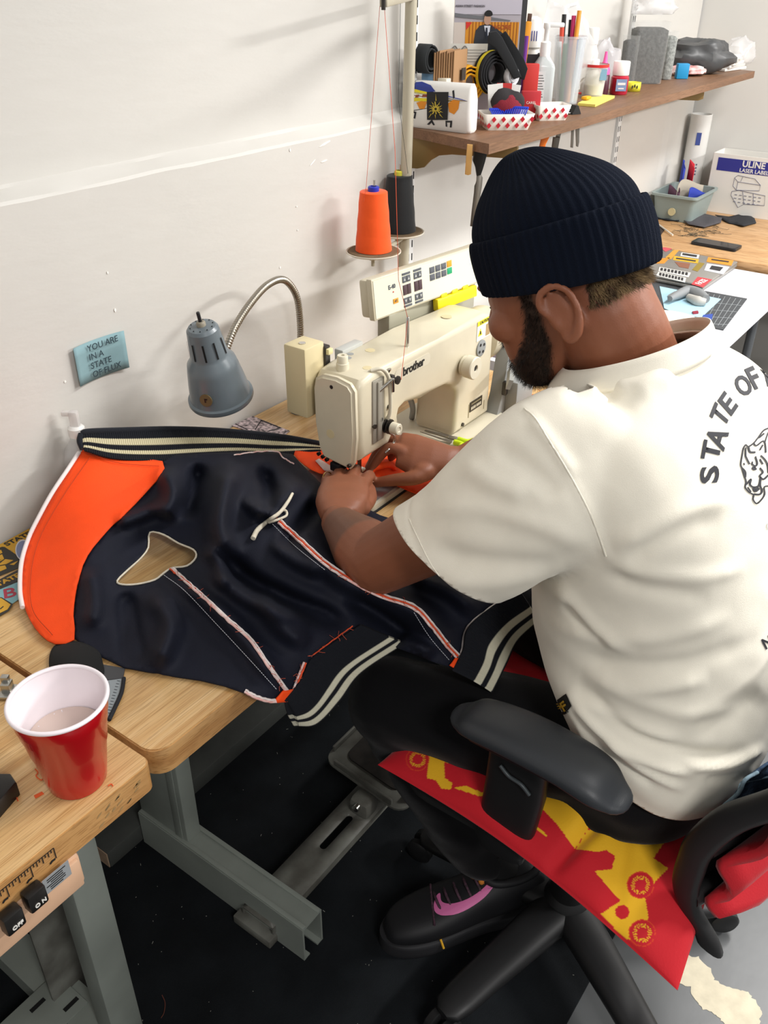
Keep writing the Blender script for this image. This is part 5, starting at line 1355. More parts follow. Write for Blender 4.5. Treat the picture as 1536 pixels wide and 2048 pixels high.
def shirt():
    st = [(.53, .628, -1.008, .200, .136, .38), (.578, .628, -1.008, .205, .142, .38), (.62, .624, -.998, .216, .160, .38), (.68, .620, -.986, .214, .174, .3), (.76, .614, -.970, .206, .176, .15), (.86, .604, -.962, .202, .166, .05), (.95, .600, -.952, .212, .158, .0), (1.03, .594, -.937, .222, .152, 0), (1.09, .590, -.922, .216, .143, .0), (1.135, .582, -.908, .190, .124, -.1), (1.165, .572, -.893, .146, .104, -.25), (1.185, .566, -.884, .108, .090, -.38), (1.20, .564, -.880, .090, .080, -.42)]
    P = spline(st, 5); rings = []
    for z, x, y, a, b, k in P:
        r = ell((x, y, z), (a, 0, 0), (0, b, 0), 64, 2.3); r[:, 2] += k*(r[:, 1]-(y-b*.6)); rings.append(r)
    bm = bmesh.new(); bm_loft(bm, rings)
    ends = []
    for path, rad in (([(.465, -.905, 1.080), (.418, -.868, 1.062), (.394, -.815, 1.005), (.382, -.772, .957), (.374, -.735, .921), (.368, -.705, .892)], [.098, .096, .088, .082, .079, .079]),
                      ([(.71, -.90, 1.085), (.765, -.855, 1.06), (.80, -.80, 1.005), (.825, -.75, .955), (.845, -.71, .915), (.86, -.68, .885)], [.098, .094, .086, .082, .080, .08])):
        Q = spline(path, 6); R = np.interp(np.linspace(0, 1, len(Q)), np.linspace(0, 1, len(rad)), rad); T = np.gradient(Q, axis=0); rr = []
        for q, r, tt in zip(Q, R, T):
            F3 = np.array(frame(tt, (1, 0, 0))); rr.append(ell(q, F3[:, 0]*r*.86, F3[:, 1]*r*1.10, 40, 2.1))
        bm_loft(bm, rr); ends.append((np.array(path[-2]), T[-1]/np.linalg.norm(T[-1]), rad[-1]))
    me = remesh_bm(bm, .0052, 10, .5)
    co = get_co(me); no = get_no(me)
    # drape folds: soft ridges that run where the cloth is pulled
    pv = px_of(co); vis = ((co-CAM)*no).sum(1) < 0
    def c7(l): return [(780+x/2.032, 620+y/2.032) for x, y in l]
    def c6(l): return [(1000+x/2.866, 1360+y/2.866) for x, y in l]
    folds = [(c6([(380, 40), (480, 180), (620, 330), (780, 430), (960, 500), (1130, 545)]), .011, 10), (c6([(420, 20), (560, 130), (760, 300), (1000, 400), (1250, 440), (1420, 400)]), -.010, 13),
             (c6([(600, 330), (760, 470), (900, 560), (1070, 640)]), .008, 9), (c6([(560, 380), (740, 520), (900, 620)]), -.006, 8),
             (c6([(450, 100), (600, 180), (820, 300), (1050, 350)]), .007, 12), (c6([(1170, 580), (1300, 570), (1440, 540)]), -.006, 9),
             (c6([(560, 20), (800, 120), (1100, 200), (1400, 160)]), .006, 16), (c6([(1100, 300), (1300, 200), (1500, 60)]), -.008, 22),
             (c6([(370, 60), (420, 200), (520, 400), (640, 560)]), .006, 9), (c6([(1050, 490), (1300, 480), (1520, 380)]), .010, 10),
             (c7([(660, 1100), (760, 1220), (860, 1320), (1000, 1400)]), .007, 14), (c7([(700, 1180), (800, 1290), (900, 1360)]), -.007, 10),
             (c7([(880, 1010), (1000, 1060), (1250, 1080), (1450, 1040)]), .006, 16), (c7([(870, 1080), (1050, 1140), (1300, 1160)]), -.005, 16), (c7([(900, 960), (1050, 900), (1200, 820), (1420, 740)]), .008, 22),
             (c7([(960, 1010), (1150, 900), (1330, 830)]), -.006, 20), (c7([(640, 1250), (800, 1320), (1100, 1330), (1400, 1240)]), .006, 18), (c7([(720, 1380), (900, 1440), (1200, 1440), (1500, 1330)]), -.007, 18),
             (c7([(780, 1480), (1000, 1540), (1300, 1500)]), .008, 16), (c7([(1150, 180), (1080, 260), (1000, 360)]), .006, 20), (c7([(900, 330), (1000, 300), (1180, 280)]), .008, 24), (c7([(1250, 60), (1300, 130), (1290, 220)]), .006, 20),
             (c7([(700, 330), (860, 350), (1010, 400)]), -.006, 20), (c7([(120, 830), (300, 800), (560, 860), (800, 960)]), .006, 22), (c7([(150, 980), (360, 1020), (620, 1040), (820, 990)]), -.008, 24), (c7([(200, 1090), (420, 1110), (640, 1060)]), .006, 18),
             (c7([(300, 620), (420, 700), (560, 760)]), .006, 22), (c7([(420, 540), (560, 640), (700, 760)]), -.006, 20), (c7([(560, 440), (640, 520), (760, 680)]), .005, 14)]
    disp = np.zeros(len(co))
    for p, h, w in folds:
        d, s = seg_dist(pv, spline(p, 5)); disp += h*np.exp(-(d/w)**2)*np.clip(np.minimum(s, 1-s)*6, 0, 1)*.8
    # armhole seam, set-in groove
    for p in (c7([(545, 400), (590, 440), (640, 520), (720, 650), (800, 800), (850, 920), (878, 1000)]),):
        d, s = seg_dist(pv, spline(p, 5)); disp += .0018*np.exp(-(d/9.0)**2)
    # sleeve hem stitching line
    c, ax, r = ends[0]; dd = np.abs((co-c)@ax+.022); near = np.linalg.norm(co-c, axis=1) < .12
    disp += np.where(near, -.0014*np.exp(-(dd/.003)**2), 0)
    wn = np.array([noise.noise(Vector((p[0]*9, p[1]*9, p[2]*16))) for p in co])
    wn2 = np.array([noise.noise(Vector((p[0]*26+p[2]*8, p[1]*26, p[2]*26))) for p in co])
    co = co + no*(np.where(vis, disp, 0)+.0045*wn+.0012*wn2)[:, None]
    set_co(me, co)
    # open the neck, hem and sleeve ends
    bmm = bmesh.new(); bmm.from_mesh(me)
    def cut(c, ax, rad):
        c, ax = Vector(c), Vector(ax)
        fs = [f for f in bmm.faces if (f.calc_center_median()-c).length < rad and abs((f.calc_center_median()-c).dot(ax)) < .045]
        g = list({v for f in fs for v in f.verts})+list({e for f in fs for e in f.edges})+fs
        bmesh.ops.bisect_plane(bmm, geom=g, plane_co=c, plane_no=ax, clear_outer=False, clear_inner=False)
        bmesh.ops.delete(bmm, geom=[f for f in bmm.faces if (f.calc_center_median()-c).length < rad and (f.calc_center_median()-c).dot(ax) > 0], context='FACES')
    for c, ax, r in ends:
        low = -Uv-ax*(-Uv@ax); low /= np.linalg.norm(low); n = ax+.40*low if c[0] < .6 else ax; c = c-ax*.016; cut(c, n/np.linalg.norm(n), r+.05)
    cut((.628, -1.008, .578+.38*(.142*.6)), Vector((0, .38, -1)).normalized(), .4)
    cut((.564, -.880, 1.176), Vector((0, .42, 1)).normalized(), .135)
    bmm.to_mesh(me); bmm.free()
    o = put('t_shirt', me, tee, PERSON, True, 180)
    bv = bvh_of(o)
    apply_mods(o, [('SOLIDIFY', dict(thickness=.0022, offset=-1))])
    # ribbed collar
    r = ell((.566, -.882, 1.180), (.099, 0, 0), (0, .087, 0), 90, 2.2); r[:, 2] += -.42*(r[:, 1]+.880)
    rings = []
    for a in np.linspace(0, 2*math.pi, 10, endpoint=False):
        k = 1+.024*math.cos(a)-.085*math.sin(a)
        q = r.copy(); q[:, :2] = (q[:, :2]-[.566, -.882])*k+[.566, -.882]; q[:, 2] += .0155*math.sin(a)-.003; rings.append(q)
    bm = bmesh.new(); bm_loft(bm, rings, False, True); from_bm('shirt_collar', bm, tee, o, True, 180)
    tube('sleeve_seam', [hit(bv, *q, .0002) for q in spline(c7([(545, 400), (590, 440), (640, 520), (720, 650), (800, 800), (850, 920), (878, 1000)]), 12)], .0011, tee, o, 6)
    tube('sleeve_stitch', [hit(bv, *q, .0001) for q in spline(c7([(78, 850), (115, 930), (165, 1030), (220, 1105), (280, 1168)]), 12)], .0008, tee, o, 6)
    # back print
    ink = mat('print_ink', '#2a2a30', rough=.7)
    def cz(x, y): return (1360+x/5.6875, 700+y/5.6875)
    L = [('S', 332, 1418, -215, 15, 10, -200), ('T', 350, 1148, -200, -50, 38, -215), ('A', 415, 998, -215, -108, 62, -222), ('T', 450, 745, -175, -150, 65, -165), ('E', 540, 610, -160, -180, 80, -118), ('O', 715, 405, -120, -215, 150, -75), ('F', 836, 320, -125, -235, 100, -42), ('F', 1015, 290, -60, -240, 110, -20), ('L', 1140, 275, -10, -245, 110, 5), ('U', 1275, 310, 60, -240, 120, 45), ('X', 1405, 400, 125, -215, 115, 85)]
    for ch, x, y, ux, uy, rx, ry in L:
        decal_letter('print_letter', ch, cz(x, y), (ux/5.6875, uy/5.6875), (rx/5.6875, ry/5.6875), bv, ink, o, bold=.03)
    decal_letter('print_letter', 'N', (1534, 1284), (-10, -20), (16, -10), bv, ink, o)
    lines = [([(1000, 890), (940, 920), (880, 1000), (830, 1060), (770, 1100), (740, 1080), (715, 1120), (700, 1200), (685, 1300), (700, 1350), (725, 1430), (745, 1500), (735, 1560), (760, 1600), (800, 1630), (830, 1650), (825, 1700), (860, 1745), (910, 1710), (955, 1640), (950, 1560), (1000, 1545)], 16),
             ([(1000, 890), (1100, 880), (1200, 960), (1240, 1100), (1210, 1250), (1150, 1400), (1080, 1520), (1000, 1545)], 16),
             ([(830, 1060), (860, 1090), (930, 1040), (960, 1060), (970, 1170)], 16), ([(1000, 930), (975, 1000), (960, 1050)], 12), ([(770, 1100), (790, 1160), (850, 1165)], 22), ([(740, 1110), (740, 1200), (755, 1240), (785, 1300)], 18), ([(718, 1285), (725, 1312)], 14),
             ([(850, 1210), (872, 1290), (850, 1320), (815, 1300), (815, 1270)], 18), ([(820, 1330), (838, 1350), (858, 1340)], 40), ([(910, 1200), (960, 1250), (990, 1310), (1000, 1400)], 18), ([(900, 1240), (935, 1300)], 18), ([(900, 1340), (935, 1390), (900, 1430), (940, 1470), (1000, 1420)], 20),
             ([(700, 1345), (735, 1390), (735, 1450)], 22), ([(745, 1530), (800, 1470), (790, 1530), (830, 1560), (890, 1540), (910, 1450), (905, 1540), (925, 1600), (900, 1640), (830, 1640)], 20), ([(830, 1560), (850, 1600), (890, 1570)], 34), ([(760, 1560), (800, 1615)], 18), ([(900, 1140), (935, 1080)], 18), ([(890, 1000), (950, 950)], 18),
             ([(1050, 1000), (1080, 1080), (1060, 1160)], 18), ([(1120, 980), (1140, 1080), (1120, 1180)], 18), ([(1060, 1240), (1120, 1280), (1080, 1360)], 18), ([(1020, 1400), (1080, 1440)], 16), ([(985, 1975), (978, 2000), (985, 2048)], 5)]
    bm = bmesh.new()
    for p, w in lines: decal_line(bm, [cz(*q) for q in p], w/5.6875, bv)
    e = from_bm('print_tiger_head', bm, ink, o, True, 180)
    tg = [(1107, 1405), (1134, 1387), (1145, 1411), (1122, 1437)]
    lt = decal('hem_label', tg, bv, mat('label_black', '#191713', .7), o, .0018, 5)
    gold = mat('label_gold', '#c59a2e', .6)
    decal_letter('label_letter', 'S', (1119, 1411), (-10, -8), (8, -6), bv, gold, o, .003); decal_letter('label_letter', 'F', (1131, 1411), (-9, -16), (8, -6), bv, gold, o, .003)
shirt()

def trousers():
    blk = mat('trouser_black', '#0e0e10', rough=.9, bump=.3, bscale=800, sheen=.1, spec=.2)
    bm = bmesh.new()
    rings = [ell((x, y, z), (a, 0, 0), (0, b, 0), 40, 2.4) for z, x, y, a, b in ((.475, .62, -.985, .17, .12), (.50, .62, -.99, .192, .132), (.56, .622, -.995, .196, .136), (.64, .622, -.992, .186, .136), (.68, .62, -.988, .178, .132))]
    bm_loft(bm, rings)
    for hp, kn, an in ((HIP, KNE, ANK), (HIP_R, KNE_R, ANK_R)):
        bm_limb(bm, [hp, hp.lerp(kn, .5)+Vector((0, 0, .006)), kn], [.090, .084, .070], 24)
        bm_limb(bm, [kn, kn.lerp(an, .4), kn.lerp(an, .8), an+Vector((0, 0, .035))], [.070, .065, .054, .047], 24)
    me = remesh_bm(bm, .0065, 8, .5); co = get_co(me); no = get_no(me)
    w = np.array([noise.noise(Vector((p[0]*14, p[1]*14, p[2]*22))) for p in co]); set_co(me, co+no*(.005*w)[:, None])
    put('trousers', me, blk, PERSON, True, 180)
trousers()

def shoe(name, heel, toe, main=True):
    t = PERSON
    d = (toe-heel); d.z = 0; L = d.length; d.normalize(); n = Vector((d.y, -d.x, 0))
    M = Matrix((n, d, Vector((0, 0, 1)))).transposed().to_4x4(); M.translation = heel
    blk = mat('shoe_black', '#17171a', rough=.6, bump=.1, bscale=500); sole = mat('shoe_sole', '#212124', rough=.7, bump=.1, bscale=300)
    k = L/.30
    # sole
    def ol(s): return [(x*s*1.14, y*k) for x, y in spline([(0, -.004), (.030, .012), (.036, .06), (.035, .12), (.043, .19), (.046, .235), (.036, .28), (.012, .304), (-.014, .302), (-.034, .275), (-.042, .23), (-.038, .18), (-.033, .12), (-.036, .06), (-.030, .012)], 5, True)]
    bm = bmesh.new(); rings = []
    for z, s in ((.0, .96), (.003, 1.0), (.012, 1.02), (.024, 1.0), (.031, .985), (.033, .93)): rings.append([M @ Vector((p[0], p[1], z)) for p in ol(s)])
    bm_loft(bm, rings); so = from_bm('shoe_sole', bm, sole, t, True, 50)
    # upper
    st = [(.004, .030, .070), (.015, .036, .104), (.04, .039, .116), (.075, .040, .108), (.11, .041, .098), (.15, .044, .083), (.19, .048, .068), (.23, .048, .057), (.265, .041, .048), (.288, .028, .036), (.297, .012, .020)]
    P = spline(st, 4); bm = bmesh.new()
    rings = [[M @ Vector(q) for q in ell((0, y*k, .026+h/2), (w, 0, 0), (0, 0, h/2), 28, 2.7)] for y, w, h in P]
    bm_loft(bm, rings); up = from_bm('shoe_upper', bm, blk, t, True, 60)
    # padded collar and sock
    cz = [M @ Vector(p) for p in spline([(0, .018*k, .136), (.022, .03*k, .133), (.029, .065*k, .128), (.023, .105*k, .128), (0, .120*k, .130), (-.023, .105*k, .128), (-.029, .065*k, .128), (-.022, .03*k, .133)], 5, True)]
    tube('shoe_collar', cz, .008, blk, t, 10, True)
    bm = bmesh.new(); bm_tube(bm, [M @ Vector((0, .068*k, .10)), (ANK if main else ANK_R)+Vector((0, 0, .05))], [.033, .041], 20); from_bm('sock', bm, mat('sock_black', '#0d0d0e', .95), t)
    return up, so, M, k
def shoes():
    up, so, M, k = shoe('shoe', Vector((.612, -.858, .006)), Vector((.352, -.664, .006)))
    shoe('shoe', Vector((.79, -.60, .006)), Vector((.86, -.32, .006)), False)
    bv = bvh_of(up)
    def c5(l): return [(720+x/2.648, 1360+y/2.648) for x, y in l]
    pk = mat('shoe_pink', '#d66fa6', .55)
    decal('shoe_side_mark', c5(spline([(425, 1130), (405, 1145), (392, 1185), (395, 1222), (415, 1242), (455, 1248), (520, 1236), (600, 1195), (680, 1130), (740, 1038), (700, 1058), (640, 1115), (570, 1160), (500, 1183), (455, 1184), (430, 1168)], 3, True)), bv, pk, up, .0012, 3)
    decal('heel_tab', c5([(705, 905), (722, 902), (770, 950), (795, 995), (785, 1025), (740, 1040), (665, 1058), (685, 990)]), bv, mat('shoe_purple', '#5a5fa5', .6), up, .0014, 4)
    decal('heel_tab_mark', c5(spline([(735, 925), (722, 955), (735, 1000), (752, 990), (748, 950), (742, 975), (735, 965)], 2, True)), bv, mat('shoe_gold', '#c9a24a', .5), up, .0024, 2.5)
    bm = bmesh.new(); p = onw(866, 1728, 1.66); 
    tn = M @ Vector((-.004, .122*k, .132)); bm_ellipsoid(bm, tn, (.013, .008, .020)); from_bm('shoe_tongue', bm, mat('shoe_orange', '#d98a35', .6), up)
    lc = mat('lace', '#2a2226', .8, var=.5, vscale=200, col2='#5c3a4c')
    lp = [hit(bv, *c5([q])[0], .003) for q in ((330, 960), (345, 1020), (375, 1090))] + [hit(bvh_of(so), *c5([q])[0], .004) for q in ((390, 1200), (400, 1290), (425, 1375))]
    tube('shoe_lace', lp, .0022, lc, up, 7, sm=5)
    tube('lace_tip', [hit(bvh_of(so), *c5([q])[0], .004) for q in ((425, 1378), (438, 1412))], .0023, mat('lace_tip', '#d9a52b', .5), up, 7)
    for j in range(5):
        y = (.13+j*.018)*k; z = .026+np.interp(y/k, [.11, .15, .19, .23], [.098, .083, .068, .057])+.002
        tube('shoe_lace', [M @ Vector((-.024, y, z-.008)), M @ Vector((0, y+.004, z+.002)), M @ Vector((.024, y, z-.008))], .0026, lc, up, 7, sm=4)
shoes()

# ------------------------------------------------------------------ things on the wall shelf
SZ = 1.2685
XR = Vector((Rv[0], Rv[1], 0)).normalized(); RZ = math.atan2(XR.y, XR.x)      # facing the room's camera side
GRP = 'sewing supplies on the wall shelf'
def sm(h, **k): return mat('c_'+h.strip('#')+'_'+'_'.join(str(v) for v in k.values()), h, **({'rough': .55} | k))
def clear(name='clear_plastic', col='#e9eef0', a=.35, rough=.15): return mat(name, col, rough=rough, alpha=a, spec=.6)
def sbox(name, lab, cat, x, y, z, w, d, h, m, rz=RZ, bev=.002):
    bm = bmesh.new(); bm_box(bm, (0, 0, h/2), (w, d, h), bev, xf((x, y, z), rz)); return tag(from_bm(name, bm, m), lab, cat)
def sthing(name, lab, cat, x, y, z): return thing(name, (x, y, z), lab, cat)

def shelf_items():
    def px_prism(name, pts, y, th, m, parent):
        """flat tool cut from sheet, hanging parallel to the view at depth y"""
        c = ony(*np.mean(pts, 0), y); n = -Vector((Fv[0], Fv[1], 0)).normalized(); X = XR
        Mx = plane_mtx(c, X, (0, 0, 1)); out = []
        for u, v in pts:
            d = Vector(ray(u, v)); s = (c-Vector(CAM)).dot(n)/d.dot(n); q = Vector(CAM)+d*s-c; out.append((q.dot(X), q.z))
        return prism(name, out, th, m, parent, Mx, -th/2, th*.2)
    # printed pouch in front
    t = sthing('fabric_pouch', 'white fabric pouch with bold colour shapes at the shelf end', 'pouch', 1.375, -.085, SZ)
    x0, x1, y0, y1, h = 1.342, 1.382, -.165, -.006, .098
    def pouch_pt(s, q, k): return None
    rings = []
    for z, sx, sy in ((0, .80, .96), (.006, .95, 1.0), (.035, 1.0, 1.0), (.065, .95, .99), (.088, .68, .96), (.098, .25, .93)):
        rings.append([(p[0], p[1], SZ+z+.003*math.sin(p[1]*60)*(z > .05)) for p in rrect((x1-x0)*sx, (y1-y0)*sy, .010*min(1, sx), 4, (x0+x1)/2, (y0+y1)/2)])
    bm = bmesh.new(); bm_loft(bm, rings); po = from_bm('pouch_body', bm, sm('#e8e6e2', rough=.7, bump=.1), t, True, 60); bv = bvh_of(po)
    P1 = lambda l: [(780+x/4.042, 0+y/4.042) for x, y in l]
    def dc(name, pts, c, sp=3, off=.0010): return decal(name, P1(pts), bv, sm(c), t, off, sp)
    dc('blue_panel', [(150, 715), (180, 668), (260, 662), (330, 690), (370, 740), (300, 742), (210, 720)], '#2a3a8c')
    dc('yellow_panel', [(150, 735), (210, 722), (300, 745), (300, 760), (200, 745), (150, 768)], '#e2cf1d'); dc('yellow_panel', [(150, 800), (200, 790), (300, 795), (298, 820), (200, 815), (155, 825)], '#e2cf1d')
    dc('brown_stripe', [(165, 775), (185, 768), (178, 790), (160, 792)], '#8a3f2c'); dc('brown_stripe', [(210, 768), (240, 765), (230, 788), (205, 790)], '#8a3f2c'); dc('brown_stripe', [(265, 765), (300, 762), (298, 785), (260, 786)], '#8a3f2c')
    dc('orange_panel', [(470, 835), (510, 808), (565, 815), (555, 880), (520, 925), (480, 905)], '#dd8a1e'); dc('orange_panel', [(215, 830), (260, 815), (300, 825), (280, 880), (240, 880)], '#dd8a1e')
    dc('black_line', [(505, 735), (520, 728), (525, 790), (512, 800)], '#1c1c22'); dc('black_line', [(300, 1005), (340, 965), (365, 1010), (350, 1012), (338, 990), (318, 1010)], '#1c1c22'); dc('black_line', [(450, 975), (505, 975), (500, 1030), (485, 1030), (488, 990), (462, 990), (465, 1025), (452, 1022)], '#1c1c22')
    dc('black_line', [(145, 880), (215, 905), (205, 960), (192, 955), (200, 915), (150, 895)], '#1c1c22')
    # black card with yellow bolts
    c = [P1([q])[0] for q in ((302, 745), (478, 745), (470, 968), (304, 968))]
    cd_ = decal('bolt_card', c, bv, sm('#17171a'), t, .0025, 4)
    bm = bmesh.new(); ctr = (376, 880); yl = sm('#cbb440')
    for ang, ln in ((90, 112), (60, 62), (30, 52), (5, 45), (-25, 58), (-50, 85), (-90, 70), (-128, 85), (-155, 55), (175, 45), (150, 55), (120, 60)):
        a = math.radians(ang); d = np.array((math.cos(a), -math.sin(a))); n = np.array((d[1], -d[0])); o = np.array(ctr)+d*10
        zz = [o-n*4, o+n*5, o+d*ln*.45+n*9, o+d*ln*.42+n*1, o+d*ln, o+d*ln*.5-n*7, o+d*ln*.52+n*0]
        try:
            vs = [bm.verts.new(hit(bv, *P1([q])[0], .0036)) for q in zz]; bm.faces.new(vs)
        except ValueError: pass
    tag(from_bm('bolt_emblem', bm, yl, t), kind='stuff')

    # small black organiser behind the sanitizer
    ox, oy = 1.735, -.085
    t = sthing('organizer_box', 'black open organiser box between the book and the sanitizer', 'box', ox, oy, SZ)
    MO = xf((ox, oy, SZ), RZ)
    boxes('box_walls', [((-.032, 0, .065), (.003, .05, .13)), ((.032, 0, .065), (.003, .05, .13)), ((0, -.025, .065), (.067, .003, .13)), ((0, .025, .065), (.067, .003, .13)), ((0, 0, .003), (.064, .05, .006))], sm('#1c1b1d'), t, 0, MO)
    def roll(name, lab, u, v, y, r, w, m, axis, r_in=.4, edge=None, spiral=3):
        """coil of strap standing on edge"""
        c = ony(u, v, y); ax = Vector(axis).normalized(); F3 = frame(ax, (0, 0, 1)); t = sthing(name, lab, 'strap roll', c.x, c.y, c.z-r)
        for k in range(spiral):
            rr = r*(1-(1-r_in)*k/max(1, spiral)); pts = []
            for i in range(57):
                a = 2*math.pi*i/56; q = rr*(1-.06*i/56)
                pts.append((q, a))
            V = []
            for q, a in pts:
                e = F3 @ Vector((math.cos(a)*q, math.sin(a)*q*.92, 0)); V += [c+e-ax*w/2, c+e+ax*w/2]
            f = [(2*i, 2*i+1, 2*i+3, 2*i+2) for i in range(len(pts)-1)]
            o = from_vf('coil', V, f, m, t, True, 180); apply_mods(o, [('SOLIDIFY', dict(thickness=.0032, offset=-1))])
            if edge:
                V2 = []
                for q, a in pts:
                    e = F3 @ Vector((math.cos(a)*(q+.0012), math.sin(a)*(q+.0012)*.92, 0)); V2 += [c+e-ax*w*.18, c+e+ax*w*.18]
                if k == 0: from_vf('centre_stripe', V2, f, edge, t, True, 180)
        return t
    ca = -Vector((Fv[0], Fv[1], 0)).normalized()
    roll('elastic_roll', 'wide black elastic roll standing behind the blue box', 852, 118, -.024, .030, .034, sm('#1f2224', rough=.9), ca*.6+XR*.8, .5, None, 2)
    roll('webbing_roll', 'yellow webbing strap rolled into a coil', 938, 166, -.065, .038, .030, sm('#e0a012', rough=.7, bump=.3, bscale=600), ca+XR*.35, .35, None, 3)
    roll('strap_roll', 'black strap coil with a yellow centre stripe', 985, 146, -.105, .046, .034, sm('#17171a', rough=.85), ca*.9+XR*.45, .4, sm('#d9c62a', rough=.8), 4)
    roll('white_tape_roll', 'small white tape roll beside the black strap coil', 1022, 152, -.140, .020, .020, sm('#dcdce0', rough=.7), ca+XR*.8, .3, None, 2)
    sbox('blue_box', 'small light blue carton behind the pouch', 'box', 1.405, -.024, SZ, .036, .036, .112, sm('#7ba0c0', rough=.6), 0)
    sbox('cream_box', 'small cream carton beside the kraft cards', 'box', 1.400, -.060, SZ, .022, .024, .100, sm('#d4cdbb', rough=.6), 0)
    # kraft cards
    p = ony(905, 103, -.055); t = sthing('kraft_cards', 'upright bundle of brown kraft cards', 'cards', p.x, p.y, SZ)
    for k in range(9):
        bm = bmesh.new(); bm_box(bm, (0, 0, 0), (.003, .07, p.z-SZ+.004*(k % 3)), .0005, xf((p.x-.030*.6+.0042*k*.8, p.y+.018-.0042*k, (p.z+SZ)/2), RZ-.5)); from_bm('kraft_card', bm, sm('#8d6a49' if k % 2 else '#a07b56', rough=.8), t)
    bm = bmesh.new(); bm_box(bm, (.0, .0, .0), (.002, .02, .025), 0, xf((p.x+.016, p.y-.022, p.z-.045), RZ-.5)); from_bm('card_window', bm, sm('#3b3430'), t)
    # paper with clips
    p = ony(938, 98, -.055); t = sthing('clipped_paper', 'white printed paper slip held by two wire clips', 'paper', p.x, p.y, p.z-.03)
    M = plane_mtx((p.x, p.y, p.z-.01), XR, (0, 0, 1)); box('paper_sheet', (0, -.01, 0), (.085, .062, .0006), sm('#d6d3cb', rough=.8), t, 0, M)
    boxes('print_line', [((.015, .008-.006*i, .0005), (.045, .0012, .0004)) for i in range(5)], sm('#8a8884'), t, 0, M)
    for dx in (-.033, -.01): tube('wire_clip', [M @ Vector(q) for q in ((dx-.004, -.012, .002), (dx-.006, .008, .003), (dx, .016, .003), (dx+.006, .008, .003), (dx+.004, -.012, .002))], .0012, sm('#a0a0a0', metal=.9, rough=.3), t, 6, sm=5)
    # black hook-and-loop bundle
    t = sthing('velcro_bundle', 'black folded hook-and-loop bundle leaning on the book', 'strap', *ony(1030, 130, -.14))
    P1v = lambda l: [(780+x/4.042, y/4.042) for x, y in l]
    px_prism('velcro_strip', P1v([(800, 262), (860, 250), (905, 300), (1000, 480), (1060, 620), (1000, 640), (930, 520), (850, 390), (790, 350)]), -.130, .012, sm('#232426', rough=.95), t)
    px_prism('velcro_strip', P1v([(890, 290), (935, 252), (1000, 350), (1080, 470), (1112, 555), (1085, 645), (1050, 635), (980, 500)]), -.142, .010, sm('#1a1b1d', rough=.95), t)
    # book standing at the back
    bw = .152; org = ony(908, 60, -.012); M = plane_mtx((org.x, org.y, SZ), XR, (0, 0, 1)); hgt = ony(960, -6, -.05).z-SZ
    t = sthing('photo_book', 'tall photo book with a suited man on an orange striped cover', 'book', org.x, org.y, SZ)
    bm = bmesh.new(); bm_box(bm, (bw/2, hgt/2, -.012), (bw, hgt, .022), .0008, M); from_bm('book_block', bm, sm('#dad6d2', rough=.6), t)
    def fl(name, pts, c, z=.0004): return prism(name, pts, .0004, sm(c, rough=.35), t, M, z)
    fl('cover_print', [(0, 0), (bw, 0), (bw, hgt), (0, hgt)], '#a9a3aa', -.0008)
    _z0, _z1 = ony(960, 0, -.05).z-SZ, ony(960, 100, -.05).z-SZ
    def bx_(cx_, cy_): return ((cx_-525)/(1030-525)*bw, min(hgt, _z0+(_z1-_z0)*(cy_/4.042)/100))
    fl('cover_sky', [bx_(*q) for q in ((525, -40), (1030, -40), (1030, 110), (525, 110))], '#b9b4bf')
    fl('cover_beach', [bx_(*q) for q in ((525, 175), (615, 175), (615, 400), (525, 400))], '#cbbfb6')
    fl('cover_treeline', [bx_(*q) for q in ((525, 100), (640, 115), (760, 125), (950, 155), (950, 162), (740, 150), (620, 140), (525, 130))], '#6a6b70', .0008)
    fl('cover_orange', [bx_(*q) for q in ((612, 170), (1018, 170), (1018, 460), (612, 460))], '#cf8a28', .0008)
    for k in range(16): fl('cover_stripe', [bx_(640+k*24+dx, yy) for dx, yy in ((0, 170), (7, 170), (7, 460), (0, 460))], '#9c5a16', .0013)
    fl('cover_red', [bx_(*q) for q in ((612, 172), (660, 175), (618, 235))], '#c8302a', .0014)
    fl('cover_suit', [bx_(*q) for q in ((680, 330), (690, 240), (720, 200), (755, 190), (800, 190), (850, 225), (900, 260), (910, 460), (680, 460))], '#2d3037', .002)
    fl('cover_collar', [bx_(*q) for q in ((752, 200), (800, 200), (795, 260), (780, 290), (760, 240))], '#c9ccd6', .0026)
    fl('cover_tie', [bx_(*q) for q in ((766, 215), (778, 215), (784, 285), (774, 295), (764, 280))], '#252a36', .003)
    fl('cover_face', [bx_(775+27*math.cos(a), 150+45*math.sin(a)) for a in np.linspace(0, 6.28, 18, endpoint=False)], '#b08b76', .0028)
    fl('cover_hair', [bx_(780+32*math.cos(a), 112+(36 if math.sin(a) < 0 else 14)*math.sin(a)) for a in np.linspace(0, 6.28, 16, endpoint=False)], '#1c1a1b', .0032)
    text('cover_title', 'ASIAN STREET FASHION', .0062, M @ Matrix.Translation((*bx_(640, 45), .002)), sm('#4b4750'), t); text('cover_title', 'NGORE', .013, M @ Matrix.Translation((*bx_(885, 212), .002)), sm('#a8481c'), t)
    fl('book_spine', [(bw, 0), (bw+.012, 0), (bw+.012, hgt), (bw, hgt)], '#3a3a3c', -.001)
    # glue bottle
    def vert(u, v, y): p = ony(u, v, y); return p.x, p.y, p.z-SZ
    x, y, h = vert(1070, 32, -.08); t = sthing('glue_bottle', 'white squeeze bottle with yellow label standing beside the book', 'bottle', x, y, SZ)
    lathe('bottle_body', [(.018, 0), (.019, .004), (.019, h*.62), (.016, h*.66)], sm('#e6e4de', rough=.4), t, xf((x, y, SZ)), 24)
